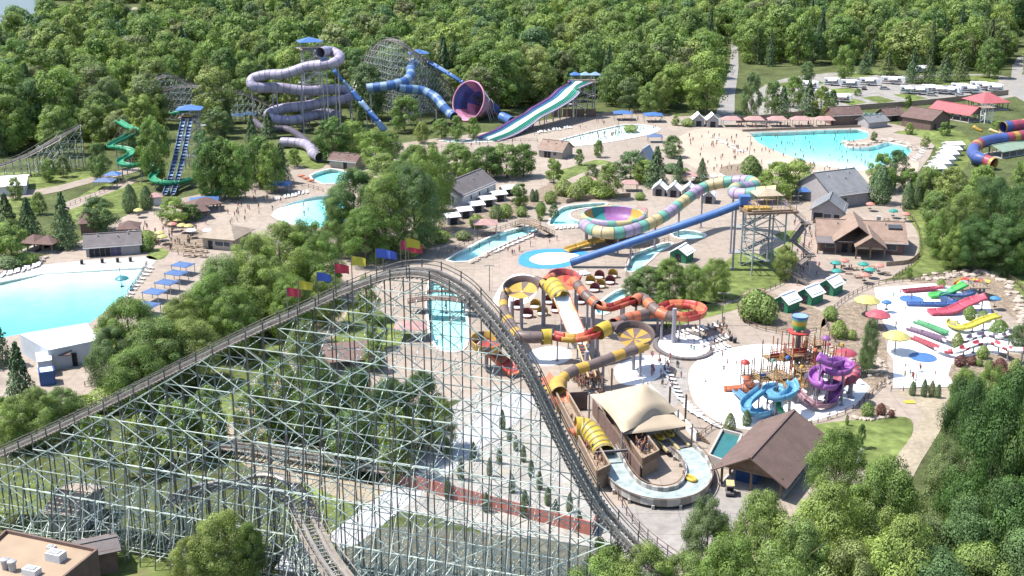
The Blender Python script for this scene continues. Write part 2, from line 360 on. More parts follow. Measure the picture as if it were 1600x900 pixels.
g('white_landing', [(826, 556), (835, 546), (865, 541), (890, 547), (892, 560), (875, 569), (845, 572)], mat('pale_deck', (.6, .62, .61), .5, .08, .4), .06)
g('white_deck', [(960, 575), (990, 560), (1020, 555), (1045, 560), (1040, 580), (1010, 600), (970, 600)], M_WHITE, .06)
g('white_deck', [(800, 430), (840, 436), (830, 470), (790, 480), (770, 470)], M_WHITE, .06)
M_PAVE_G = mat('grey_concrete', (.27, .25, .23), .85, .12, .05, sc2=.8, dirt=((.19, .175, .16), .16, .55), joints=6)
M_PAVE_P = mat('pink_concrete', (.31, .245, .205), .85, .12, .05, sc2=.8, dirt=((.22, .175, .15), .12, .57), joints=3)
g('paving_patch', [(940, 800), (985, 790), (1060, 792), (1110, 765), (1150, 765), (1180, 790), (1120, 850), (1030, 890), (990, 870)], M_PAVE_G, .05)
g('paving_patch', [(1235, 350), (1265, 345), (1280, 400), (1290, 440), (1250, 480), (1225, 440), (1240, 400)], M_PAVE_P, .05)
g('paving_patch', [(230, 350), (290, 335), (325, 345), (300, 400), (250, 410), (225, 390)], M_PAVE_P, .05)
g('paving_patch', [(770, 425), (800, 385), (860, 372), (890, 380), (820, 392), (805, 415), (830, 428)], M_PAVE_P, .05)
g('paving_patch', [(1010, 555), (1060, 560), (1075, 590), (1070, 620), (1040, 640), (1020, 600)], M_PAVE_G, .05)
for a in ([(1409, 326), (1434, 318), (1449, 330), (1465, 345), (1500, 370), (1533, 393), (1600, 405), (1640, 440), (1584, 420), (1545, 418), (1500, 417), (1434, 432), (1393, 435), (1425, 412), (1436, 385), (1430, 357)],
          [(1268, 668), (1300, 660), (1360, 655), (1415, 652), (1427, 672), (1407, 715), (1385, 727), (1300, 730), (1262, 700)],
          [(1100, 445), (1150, 395), (1190, 398), (1225, 385), (1245, 400), (1243, 430), (1200, 452), (1130, 472), (1062, 478), (1058, 462)],
          [(-40, 275), (60, 268), (140, 262), (152, 275), (100, 290), (40, 300), (-40, 312)],
          [(100, 330), (150, 292), (205, 282), (230, 290), (225, 325), (170, 335), (130, 345)],
          [(0, 312), (40, 304), (60, 315), (50, 345), (0, 350)],
          [(855, 272), (890, 262), (930, 250), (955, 255), (935, 268), (890, 285)],
          [(1395, 207), (1440, 203), (1500, 205), (1520, 235), (1500, 270), (1450, 262), (1465, 235), (1440, 215)],
          [(445, 235), (480, 225), (510, 240), (505, 262), (475, 262)],
          [(228, 402), (248, 388), (265, 392), (252, 406)],
          [(1210, 368), (1240, 360), (1252, 372), (1240, 385)],
          [(1085, 470), (1130, 478), (1190, 455), (1160, 480), (1090, 500), (1030, 515)],
          [(1560, 440), (1600, 425), (1640, 470), (1600, 480)],
          [(435, 690), (500, 610), (560, 560), (620, 540), (640, 520), (580, 480), (480, 470), (440, 500), (400, 560), (300, 640), (330, 690), (390, 720)],
          [(-60, 850), (100, 830), (230, 860), (250, 920), (-60, 920)], [(-60, 740), (60, 745), (100, 790), (-60, 810)], [(440, 770), (520, 760), (560, 820), (540, 900), (470, 900)]):
    g('lawn', a, M_GRASS, .06)
for a in ([(1160, 460), (1185, 450), (1210, 460), (1290, 490), (1280, 515), (1230, 520), (1170, 505), (1155, 480)],
          [(1285, 500), (1340, 470), (1372, 500), (1385, 540), (1384, 590), (1370, 610), (1330, 580), (1290, 545)],
          [(1420, 440), (1480, 428), (1545, 424), (1585, 450), (1620, 520), (1560, 480), (1500, 448)],
          [(1500, 560), (1600, 555), (1640, 590), (1600, 620), (1490, 600)],
          [(1340, 640), (1380, 632), (1392, 645), (1360, 655), (1338, 652)],
          [(835, 300), (870, 285), (930, 280), (960, 300), (930, 312), (870, 318), (840, 312)],
          [(690, 345), (760, 325), (830, 305), (840, 318), (800, 340), (740, 350), (690, 372)],
          [(250, 385), (300, 360), (330, 370), (290, 395)], [(1125, 262), (1180, 255), (1185, 275), (1140, 282)]):
    g('planting_bed', a, M_MULCH, .065)
g('path', [(1385, 745), (1400, 715), (1425, 680), (1440, 640), (1400, 612), (1480, 606), (1475, 660), (1440, 720), (1410, 770)], M_DIRT, .07)
g('path', [(-60, 300), (60, 296), (150, 275), (215, 262), (215, 268), (150, 284), (60, 306), (-60, 315)], M_PAVE, .09)
g('path', [(100, 318), (150, 300), (200, 282), (210, 286), (160, 306), (110, 328)], M_PAVE, .09)
g('path', [(870, 290), (930, 262), (975, 245), (990, 248), (945, 270), (890, 298)], M_PAVE, .09)
g('road', [(1118, 190), (1127, 150), (1140, 105), (1143, 60), (1151, 60), (1154, 105), (1148, 150), (1145, 190)], M_ROAD, .04, 2)
g('road', [(1640, 175), (1585, 150), (1580, 120), (1590, 90), (1640, 80), (1640, 110), (1604, 125)], M_ROAD, .045, 2)
g('gravel_lot', [(1165, 178), (1185, 140), (1230, 122), (1330, 112), (1400, 118), (1500, 116), (1575, 120), (1590, 150), (1500, 158), (1420, 164), (1340, 172), (1240, 182)], M_GRAVEL, .035)
for a in ([(1190, 132), (1260, 126), (1300, 130), (1240, 138)], [(1290, 140), (1325, 137), (1350, 143), (1310, 147)], [(1345, 152), (1372, 150), (1400, 158), (1375, 162)], [(1395, 148), (1420, 146), (1450, 154), (1425, 158)],
          [(1410, 128), (1470, 118), (1560, 118), (1560, 128), (1470, 134)], [(1300, 118), (1380, 108), (1400, 112), (1340, 122)], [(1300, 155), (1330, 153), (1355, 160), (1330, 165)], [(1265, 148), (1290, 146), (1310, 153), (1290, 157)]):
    g('lawn', a, M_GRASS, .06, 1)
g('gravel_yard', [(700, 640), (790, 600), (850, 640), (905, 730), (960, 800), (1000, 860), (1000, 920), (900, 900), (780, 840), (640, 800), (560, 800), (600, 740)], mat('white_gravel', (.28, .267, .245), .95, .2, .3, sc2=1.7, dirt=((.3, .28, .2), .25, .56)), .07)
g('concrete_strip', [(512, 838), (800, 612), (840, 618), (832, 640), (560, 850), (530, 860)], mat('pale_strip', (.36, .36, .37), .7, .07, .3), .10, 1)
g('dirt_path', [(350, 668), (380, 660), (420, 700), (480, 728), (540, 745), (600, 770), (560, 790), (480, 758), (400, 738), (360, 705)], M_DIRT, .09)
g('dirt_path', [(365, 640), (400, 590), (480, 520), (520, 480), (545, 482), (520, 530), (480, 590), (430, 650), (400, 690)], M_DIRT, .085)
g('service_yard', [(95, 620), (160, 575), (200, 560), (215, 590), (160, 640), (110, 650)], M_PAVE, .09)
g('service_ground', [(500, 880), (600, 825), (760, 835), (940, 860), (1000, 920), (480, 930)], mat('dark_ground', (.10, .10, .075), .95, .25, .4, sc2=1.5), .075)  # darker ground sheet beneath the low frames along the bottom
g('lake', [(-500, 46), (0, 36), (70, 33), (130, 27), (340, 27), (360, 16), (260, 12), (150, 14), (70, 8), (55, -5), (0, -30), (-500, -30)], None, .05, 1)
lm = bpy.data.materials.new('lake_water'); lm.use_nodes = True; b = lm.node_tree.nodes['Principled BSDF']
b.inputs['Base Color'].default_value = (.05, .065, .07, 1); b.inputs['Roughness'].default_value = .25; b.inputs['Specular IOR Level'].default_value = .12
bpy.data.objects['lake'].data.materials.clear(); bpy.data.objects['lake'].data.materials.append(lm)
g('lake_shore', [(200, 15), (210, 11), (270, 13), (335, 13), (335, 16), (270, 17)], M_DIRT, .07, 1)
# ================================================================== trees
LAND += [(110, 470, 'by the left wave pool'), (170, 390, 'beside the low bathhouse'), (290, 250, 'beside the twin speed slide'), (220, 250, 'beside the green flume'),
 (80, 250, 'on the left lawn'), (480, 160, 'around the lilac tube slide'), (520, 275, 'beside the small turquoise pool'), (640, 320, 'in the central clump'), (430, 430, 'above the lift hill of the coaster'),
 (250, 560, 'left of the lift hill'), (740, 170, 'around the pink funnel'), (860, 180, 'beside the striped racer slide'), (790, 255, 'behind the grey gabled hall'), (950, 210, 'beside the kiddie pool'),
 (1040, 260, 'along the beach path'), (1140, 140, 'along the straight road'), (1300, 230, 'beside the far wave pool'), (1400, 140, 'around the camper lot'), (1230, 280, 'in front of the beach'), (1390, 280, 'behind the grey hall'),
 (1340, 370, 'beside the brown restaurant'), (1520, 350, 'on the slope right of the restaurant'), (1190, 400, 'around the slide tower'), (1060, 440, 'between the tower and red loop'), (960, 350, 'around the bowl slide'),
 (780, 380, 'along the narrow river'), (1450, 510, 'around the kiddie slide pad'), (1240, 600, 'around the play tower'), (1190, 710, 'beside the brown pavilion'), (1350, 690, 'on the lower lawn'), (1500, 720, 'in the lower right wood'),
 (1200, 840, 'in the bottom wood'), (1050, 850, 'beside the foot of the drop'), (350, 850, 'in front of the return track'), (520, 650, 'under the coaster frame'), (780, 720, 'on the gravel under the drop'), (40, 640, 'in the lower left corner'),
 (60, 120, 'in the forest on the left'), (300, 90, 'in the forest behind the far coaster'), (640, 60, 'in the forest behind the far towers'), (900, 80, 'in the forest behind the racer'), (1060, 120, 'in the wood left of the road'), (1350, 60, 'in the wood behind the campers'), (1540, 60, 'in the wood at upper right'), (40, 330, 'left of the bathhouse')]
def leaf_mat(name, cols, trans=.28, rough=.6):
    m = bpy.data.materials.new(name); m.use_nodes = True; nt = m.node_tree; b = nt.nodes['Principled BSDF']; N = nt.nodes.new; L = nt.links.new
    oi = N('ShaderNodeObjectInfo'); cr = N('ShaderNodeValToRGB'); cr.color_ramp.interpolation = 'LINEAR'; e = cr.color_ramp.elements
    while len(e) < len(cols): e.new(.5)
    for i, c in enumerate(cols): e[i].position = i / (len(cols) - 1); e[i].color = (*c, 1)
    L(oi.outputs['Random'], cr.inputs[0])
    at = N('ShaderNodeAttribute'); at.attribute_name = 'leafvar'
    mr = N('ShaderNodeMapRange'); mr.inputs[3].default_value = .5; mr.inputs[4].default_value = 1.6; L(at.outputs['Fac'], mr.inputs[0])
    vm = N('ShaderNodeVectorMath'); vm.operation = 'SCALE'; L(cr.outputs[0], vm.inputs[0]); L(mr.outputs[0], vm.inputs['Scale'])
    L(vm.outputs[0], b.inputs['Base Color']); b.inputs['Roughness'].default_value = rough; b.inputs['Specular IOR Level'].default_value = .25
    tr = N('ShaderNodeBsdfTranslucent'); v2 = N('ShaderNodeVectorMath'); v2.operation = 'MULTIPLY'; L(vm.outputs[0], v2.inputs[0]); v2.inputs[1].default_value = (1.5, 1.6, .6); L(v2.outputs[0], tr.inputs[0])
    mx = N('ShaderNodeMixShader'); mx.inputs[0].default_value = trans; L(b.outputs[0], mx.inputs[1]); L(tr.outputs[0], mx.inputs[2])
    L(mx.outputs[0], nt.nodes['Material Output'].inputs[0]); return m
M_LEAF = leaf_mat('leaves', [(.088, .152, .043), (.165, .235, .062), (.11, .18, .056), (.215, .255, .078), (.125, .205, .05), (.18, .245, .066), (.085, .15, .062), (.20, .225, .098)])
M_LEAFY = leaf_mat('bright_leaves', [(.18, .26, .066), (.22, .28, .076), (.17, .24, .072), (.225, .26, .092)])
M_CON = leaf_mat('needles', [(.075, .13, .055), (.105, .16, .068), (.115, .17, .075), (.135, .175, .062)], .1)
M_RED = leaf_mat('red_leaves', [(.12, .05, .045), (.16, .07, .05)], .2)
M_BARK = mat('bark', (.16, .125, .095), .9, .25, 3)
def leaf_mesh(name, pos, nor, size, m, extra=None, seed=0, clump=None):
    """quads of about `size` at pos facing nor; extra = (verts, faces, material) of a trunk to include"""
    g = np.random.default_rng(seed); n = len(pos)
    nor = nor / np.maximum(1e-6, np.linalg.norm(nor, axis=1, keepdims=True))
    a = np.cross(nor, g.normal(size=(n, 3))); a /= np.maximum(1e-6, np.linalg.norm(a, axis=1, keepdims=True)); b = np.cross(nor, a)
    s = size * g.uniform(.6, 1.35, (n, 1)); r = g.uniform(.45, .9, (n, 1))
    q = np.stack([pos - a * s * .5, pos - b * s * .5 * r, pos + a * s * .5, pos + b * s * .5 * r], 1).reshape(-1, 3)
    me = bpy.data.meshes.new(name); ev, ef = (extra[0], extra[1]) if extra else ([], [])
    vs = np.concatenate([q, np.array(ev, dtype=float).reshape(-1, 3)]); lp = np.concatenate([np.arange(4 * n)] + [np.array(f) + 4 * n for f in ef]).astype(np.int32)
    ln = np.concatenate([np.full(n, 4), np.array([len(f) for f in ef], dtype=int)]).astype(np.int32); st = (np.cumsum(ln) - ln).astype(np.int32)
    me.vertices.add(len(vs)); me.vertices.foreach_set('co', vs.astype(np.float32).ravel()); me.loops.add(len(lp)); me.loops.foreach_set('vertex_index', lp); me.polygons.add(len(ln)); me.polygons.foreach_set('loop_start', st); me.update(calc_edges=True)
    me.materials.append(m)
    if extra:
        me.materials.append(extra[2]); mi = np.zeros(n + len(ef), dtype=np.int32); mi[n:] = 1; me.polygons.foreach_set('material_index', mi)
    at = me.attributes.new('leafvar', 'FLOAT', 'POINT')
    lv = g.uniform(0, 1, n) if clump is None else np.clip(clump * .75 + g.uniform(-.2, .35, n), 0, 1)
    vals = np.concatenate([np.repeat(lv, 4), np.full(len(ev), .5)]).astype(np.float32); at.data.foreach_set('value', vals)
    me.update(); return me
def trunk_mb(seed, top=.72, r0=.026, limbs=6):
    q = random.Random(seed); mb = MB(); p = Vector((0, 0, -.02)); r = r0; pts = []
    for i in range(5):
        n = Vector((q.uniform(-.012, .012), q.uniform(-.012, .012), top * (i + 1) / 5)); mb.cyl(p, n, r, r * .78, 7, i == 0); p = n; r *= .78; pts.append((n.copy(), r))
    for i in range(limbs):
        b, rr = pts[1 + i % 4]; t = q.uniform(0, 6.28); d = Vector((math.cos(t), math.sin(t), q.uniform(.4, 1.1))).normalized()
        e = b + d * q.uniform(.16, .3); mid = b.lerp(e, .5) + Vector((0, 0, .015)); mb.cyl(b, mid, rr * .7, rr * .45, 5, False); mb.cyl(mid, e, rr * .45, rr * .15, 5, False)
    return mb
def broad_points(seed, n, lobes, base=.18, ls=1.0):
    g = np.random.default_rng(seed); C = []; Rr = []
    for i in range(lobes):
        z = g.uniform(0, 1) ** .85; t = g.uniform(0, 2 * math.pi); prof = math.sin(math.pi * (0.14 + .8 * z) ** 1.0) ** .75
        rad = prof * .40 * math.sqrt(g.uniform(.25, 1)); C.append((rad * math.cos(t), rad * math.sin(t), base + (0.94 - base) * z)); Rr.append(ls * g.uniform(.075, .165) * (1.1 - .25 * z))
    C = np.array(C); Rr = np.array(Rr); k = g.integers(0, lobes, n)
    d = g.normal(size=(n, 3)); d[:, 2] = d[:, 2] * .9 + .25; d /= np.linalg.norm(d, axis=1, keepdims=True)
    rr = Rr[k][:, None] * g.uniform(.55, 1.12, (n, 1)) ** .6; pos = C[k] + d * rr * np.array([1.05, 1.05, .8])
    out = C[k] - np.array([0, 0, .5]); out /= np.maximum(1e-3, np.linalg.norm(out, axis=1, keepdims=True))
    nor = d * 1.25 + out * .35 + g.normal(size=(n, 3)) * .32 + np.array([0, 0, .2])
    cl = g.uniform(0, 1, lobes)[k]
    return pos, nor, cl
def conifer_points(seed, n, tiers=16, narrow=1.0):
    g = np.random.default_rng(seed); pos = []; nor = []
    per = n // tiers; cl = []
    for i in range(tiers):
        z = .1 + .88 * i / tiers; rad = .5 * (1 - (i / tiers)) ** .85 * narrow + .02; nb = max(5, int(11 * (1 - i / tiers)) + 3); c0 = g.uniform(0, 1, nb); L = g.uniform(.7, 1.08, nb); off = g.uniform(0, 6.28)
        k = g.integers(0, nb, per); t = off + k * 2 * math.pi / nb + g.normal(0, .12, per); r = rad * L[k] * np.sqrt(g.uniform(.02, 1, per))
        zz = z - r * .35 + g.normal(0, .012, per); pos.append(np.stack([r * np.cos(t), r * np.sin(t), zz], 1))
        nor.append(np.stack([np.cos(t) * .6, np.sin(t) * .6, np.full(per, .8)], 1) + g.normal(size=(per, 3)) * .4); cl.append(c0[k])
    return np.concatenate(pos), np.concatenate(nor), np.concatenate(cl)
def column_points(seed, n, sharp=.7):
    g = np.random.default_rng(seed); z = g.uniform(0, 1, n); t = g.uniform(0, 2 * math.pi, n)
    prof = np.sin(np.pi * np.clip(.12 + .86 * z ** sharp, 0, 1)) ** .7 * .5 * (1 + .1 * np.sin(5 * t + 9 * z) + .08 * np.sin(11 * t - 17 * z))
    r = prof * g.uniform(.72, 1.03, n); pos = np.stack([r * np.cos(t), r * np.sin(t), .02 + .97 * z], 1)
    nor = np.stack([np.cos(t), np.sin(t), .35 + z * .6], 1) + g.normal(size=(n, 3)) * .35
    return pos, nor, None
PROTO = {}
M_OLIVE = leaf_mat('olive_leaves', [(.12, .145, .065), (.15, .165, .075), (.11, .14, .06), (.16, .165, .09)])

def proto(key, pts, size, lm, seed, trunk=None):
    pos, nor, cl = pts
    PROTO[key] = (leaf_mesh('crown_' + key, pos, nor, size, lm, seed=seed, clump=cl), (trunk or trunk_mb(seed)).mesh('trunk_' + key, M_BARK))
for i in range(4): proto('near%d' % i, broad_points(20 + i, 54000, 95 + 16 * i, .06, .8), .0138, M_LEAF, 20 + i)
for i in range(5): proto('broad%d' % i, broad_points(40 + i, 13000, 52 + 9 * i, .06, .88), .028, M_LEAF, 40 + i)
for i in range(2): proto('bright%d' % i, broad_points(60 + i, 13000, 52 + 9 * i, .06, .88), .028, M_LEAFY, 60 + i)
for i in range(2): proto('open%d' % i, broad_points(70 + i, 4200, 40, .22, .8), .034, M_OLIVE, 70 + i, trunk_mb(70 + i, .85, .024, 16))
proto('nearbright0', broad_points(66, 54000, 110, .06, .8), .0138, M_LEAFY, 66)
M_LEAFD = leaf_mat('dark_leaves', [(.06, .12, .035), (.085, .15, .042), (.07, .13, .045), (.10, .16, .05)])
for i in range(2): proto('neardark%d' % i, broad_points(75 + i, 54000, 100 + 20 * i, .05, .85), .0138, M_LEAFD, 75 + i)
for i in range(3): proto('con%d' % i, conifer_points(80 + i, 9000, 17 + i), .034, M_CON, 80 + i, trunk_mb(80 + i, .95, .016, 0))
for i in range(2): proto('cyp%d' % i, column_points(90 + i, 5000), .05, M_CON, 90 + i, trunk_mb(90 + i, .6, .03, 0))
for i in range(2): proto('bush%d' % i, column_points(95 + i, 2600, 1.0), .075, M_LEAFY, 95 + i, trunk_mb(95 + i, .5, .03, 0))
proto('redbush0', column_points(98, 2600, 1.0), .075, M_RED, 98, trunk_mb(98, .5, .03, 0))
proto('darkbush0', column_points(99, 2600, 1.0), .075, M_LEAF, 99, trunk_mb(99, .5, .03, 0))
NAMES = {'near': ('broadleaf_tree', 'tree', 'broadleaf tree'), 'broad': ('broadleaf_tree', 'tree', 'broadleaf tree'), 'bright': ('broadleaf_tree', 'tree', 'light green tree'), 'nearbright': ('broadleaf_tree', 'tree', 'light green tree'),
         'neardark': ('broadleaf_tree', 'tree', 'dark green tree'), 'open': ('broadleaf_tree', 'tree', 'thin olive tree'), 'con': ('conifer_tree', 'tree', 'conifer tree'), 'cyp': ('cypress_tree', 'tree', 'dark columnar evergreen'), 'bush': ('shrub', 'shrub', 'low green shrub'), 'redbush': ('shrub', 'shrub', 'reddish shrub'), 'darkbush': ('shrub', 'shrub', 'dark green shrub')}
NK = {'near': 4, 'broad': 5, 'bright': 2, 'nearbright': 1, 'neardark': 2, 'open': 2, 'con': 3, 'cyp': 2, 'bush': 2, 'redbush': 1, 'darkbush': 1}
TREES_AT = []
def plant(kind, loc, h, wd, label=None):
    key = kind + str(rnd.randrange(NK[kind])); nm, cat, lb = NAMES[kind]; px, py = proj(loc)
    size = 'tall ' if h > 17 else ('small ' if h < 6 and 'shrub' not in lb else '')
    t = thing(nm, label or (size + lb + ' ' + near(px, py)), cat, loc, rnd.uniform(0, 6.28)); t.scale = (wd, wd, h)
    link('trunk', PROTO[key][1], t); link('crown', PROTO[key][0], t); TREES_AT.append((loc[0], loc[1])); return t
def tree_px(cx, yt, yb, wpx, kind):
    b = P(cx, yb); d = ray(cx, yt); z = CH + d.z * (b.y / d.y); plant(kind, b, max(.6, z), wpx / ppm(b + Vector((0, 0, z * .6))))
T_LIST = '''con 15 298 380 62;con 48 305 378 56;con 103 295 387 58;broad 632 146 206 60;broad 690 184 217 34;broad 715 180 220 30;con 562 165 214 30;broad 740 182 218 26;broad 660 190 224 28;broad 610 205 245 52;broad 352 215 312 60;broad 424 222 300 54;broad 210 200 250 50;broad 190 170 232 60;broad 150 160 230 70;broad 505 195 235 40;broad 460 232 262 30;broad 650 225 290 60;broad 725 232 285 50;bright 20 345 408 75;broad 62 300 335 30;broad 155 308 362 74;cyp 205 288 332 26;cyp 230 290 328 22;bright 275 308 350 62
broad 78 248 284 30;broad 100 243 277 27;broad 157 222 280 44;broad 25 275 312 28;broad 245 180 285 66;broad 340 166 216 52;broad 324 200 300 56;broad 332 222 312 62;broad 372 218 312 64;broad 407 212 292 62;con 440 220 286 46;con 396 176 252 40
con 420 172 216 36;broad 520 182 252 72;bright 552 188 244 64;bright 588 203 268 72;broad 600 240 300 80;near 555 262 392 112;near 602 268 398 116;near 648 255 392 104;near 672 222 362 88;broad 690 240 330 50;near 640 236 332 84;near 530 305 400 74;near 572 322 412 92;bright 640 360 405 50
nearbright 442 346 470 126;near 482 342 452 112;nearbright 400 366 500 116;near 352 398 522 112;near 502 368 472 92;near 332 428 542 104;nearbright 422 398 522 122;near 292 460 560 94;near 208 465 590 132;near 252 498 612 142;near 302 498 600 122;near 372 448 562 104;near 182 510 622 92;near 216 540 642 122;near 460 430 540 90;near 510 420 510 70
nearbright 60 606 695 96;nearbright 22 618 700 84;near 100 606 668 84;con 38 528 650 72;con -8 462 570 74;near 350 797 920 120;near 300 840 930 80;near 395 815 920 60;bush 130 620 650 60;bush 165 605 640 60
broad 760 228 280 72;broad 792 222 278 72;broad 818 224 276 54;broad 865 246 286 34;broad 714 222 272 64;broad 740 240 280 50;broad 1010 248 286 58;con 1025 225 292 52;broad 985 234 282 62;broad 950 254 310 52;con 1061 240 286 30;con 1096 245 286 32;broad 1050 212 246 42;broad 925 255 290 30
darkbush 1172 243 278 32;bright 1215 252 312 72;bright 1247 250 304 72;broad 1195 268 305 40;bright 1375 238 300 52;broad 1398 234 296 52;cyp 1374 258 318 40;cyp 1417 282 326 19;cyp 1432 277 323 19;cyp 1447 277 319 21
near 1470 328 402 66;near 1500 296 402 84;neardark 1540 274 392 94;neardark 1582 284 422 104;broad 1460 296 352 54;neardark 1522 336 422 84;neardark 1562 346 427 94;broad 1592 246 352 64;broad 1530 258 342 74;broad 1482 262 332 72;broad 1450 258 322 52;near 1600 330 430 80;broad 1420 262 300 40;near 1486 360 420 50
near 1010 416 472 74;near 1045 402 476 64;near 1080 412 478 64;near 1116 402 466 62;near 988 428 472 44;broad 1035 440 488 38;near 1226 382 438 44;bush 1180 452 500 50;bush 1198 462 505 36;darkbush 1170 470 502 30;broad 1560 188 205 32;broad 1240 118 168 42;con 1262 122 180 42;broad 1282 132 182 36;broad 1205 125 182 38;con 1222 130 184 36;broad 1300 140 176 20;broad 1418 148 168 16;broad 1340 138 150 14;broad 1260 95 128 30;broad 1318 70 125 40;con 1425 72 130 34;con 1475 80 128 36;con 1500 75 126 36;con 1450 85 130 30;broad 1545 60 122 50;con 1385 75 118 36;con 1350 80 116 30;broad 1172 112 190 40
broad 1475 190 212 22;broad 1420 192 210 18;bright 1445 212 232 18;broad 1365 205 222 14;cyp 1140 645 675 20;cyp 1166 640 665 16;bush 1355 628 652 22;redbush 1376 630 650 16;redbush 1392 640 652 12;broad 1323 648 665 8;broad 1344 660 700 18;broad 1420 418 436 14;broad 1230 640 672 10;broad 1265 655 682 10
near 1300 665 815 116;near 1180 765 965 130;nearbright 1275 745 1000 200;near 1360 715 970 170;near 1425 800 1040 150;neardark 1520 605 950 170;neardark 1492 585 800 105;near 1468 690 880 105;neardark 1568 560 900 185;neardark 1600 600 1000 190;near 1490 775 1050 190;nearbright 1380 795 1080 220;neardark 1565 740 1050 220;nearbright 1230 815 1080 210;near 1100 775 935 104;nearbright 1065 862 1010 150;nearbright 945 842 1000 140;nearbright 1000 850 1020 150;near 1135 835 1040 150;near 1420 850 1100 240;near 1520 850 1100 240;nearbright 1310 850 1100 220;near 1590 820 1100 220
neardark 500 560 690 100;neardark 560 575 700 90;neardark 610 590 720 100;neardark 660 580 700 90;near 440 560 680 90;near 400 600 700 80;near 690 620 710 60;broad 540 640 740 80;broad 620 640 750 80;near 480 500 600 70;broad 150 640 720 70;broad 220 650 740 80;broad 280 620 720 90;broad 330 600 700 80;broad 480 440 500 50;broad 575 430 500 46;broad 590 490 545 40;broad 585 530 580 40;broad 470 520 560 60
cyp 785 640 672 11;cyp 796 668 690 9;cyp 806 680 705 9;cyp 818 695 722 10;cyp 830 718 745 11;cyp 843 735 765 11;cyp 856 760 790 12;cyp 868 780 808 12;cyp 780 700 725 10;cyp 765 715 745 10;cyp 740 690 720 10;cyp 720 715 750 12;cyp 700 745 780 12;cyp 760 770 800 13;cyp 820 765 808 16;cyp 800 740 770 12;cyp 890 770 800 12;cyp 905 800 830 13;cyp 700 690 715 10
bush 1297 478 500 24;bush 1310 500 528 26;darkbush 1352 540 575 24;near 1355 495 585 34;bush 1330 515 530 18;redbush 1500 555 572 20;redbush 1518 556 570 16;bush 1535 540 560 20;redbush 1562 560 580 22;redbush 1568 575 592 20;bush 1585 560 590 22;darkbush 1545 562 578 16;darkbush 1530 560 572 12;near 1590 505 548 40;darkbush 1560 500 528 30;bush 1535 485 502 18;darkbush 1515 478 500 20;bush 1495 520 545 18;bush 1470 436 450 14;cyp 1425 595 618 11;cyp 1443 592 620 11;cyp 1455 594 620 11;cyp 1465 600 622 10;near 1500 575 660 60;near 1540 570 680 70;near 1580 580 700 80
bush 880 280 305 30;bush 915 275 300 34;bush 940 290 308 40;bush 900 285 312 30;darkbush 860 298 318 22;darkbush 845 315 335 18;broad 865 318 342 20;broad 845 322 345 16;cyp 832 295 315 10;cyp 838 296 315 9;broad 812 285 325 34;bush 790 318 340 24;darkbush 775 320 345 22;bush 815 322 338 20;darkbush 724 360 374 26;bush 690 360 378 30;broad 668 345 382 46;broad 812 300 325 20;bush 1000 300 312 18;bush 745 335 355 26;broad 1160 300 330 26
bush 230 360 380 34;darkbush 230 370 392 26;broad 300 318 345 40;bush 40 395 412 40;darkbush 15 400 420 40;darkbush 1180 255 278 24;bush 1070 262 275 18;darkbush 1050 255 270 30;bush 985 195 205 24;bush 1075 185 197 24;bright 1055 180 196 16;broad 935 218 246 20;broad 905 232 258 18'''
T_ALL = [l.split() for r in T_LIST.split('\n') for l in r.split(';')]
for k, *n in T_ALL: tree_px(*[float(x) for x in n], k)
# ------------------------------------------------------------------ the woods
LIM = [(-300, 262), (-100, 250), (100, 245), (240, 225), (262, 205), (390, 212), (470, 205), (560, 195), (640, 190), (700, 182), (800, 176), (880, 168), (930, 165), (1000, 181), (1104, 181), (1110, 68), (1162, 68), (1166, 110), (1200, 105), (1240, 104), (1300, 100), (1420, 108), (1575, 110), (1580, 60), (1606, 60), (1610, 150), (1900, 160)]
def lim(x):
    for (a, b), (c, d) in zip(LIM, LIM[1:]):
        if a <= x <= c: return b + (d - b) * (x - a) / max(1e-6, c - a)
    return -1e9
def inside(p, poly):
    c = False; j = len(poly) - 1
    for i in range(len(poly)):
        a, b = poly[i], poly[j]
        if (a[1] > p[1]) != (b[1] > p[1]) and p[0] < (b[0] - a[0]) * (p[1] - a[1]) / (b[1] - a[1]) + a[0]: c = not c
        j = i
    return c
CLEAR = [[(-500, 95), (0, 88), (62, 84), (70, 62), (135, 58), (345, 54), (365, 14), (250, 6), (150, 6), (70, 2), (55, -40), (-500, -60)], [(838, 128), (842, 95), (900, 90), (905, 130)], [(1420, 58), (1424, 36), (1446, 36), (1450, 58)],
         [(770, 230), (800, 192), (880, 160), (960, 160), (960, 230)], [(1540, 32), (1545, 5), (1605, 0), (1605, 22)]]
AV = []                                            # keep the wood off the far rides
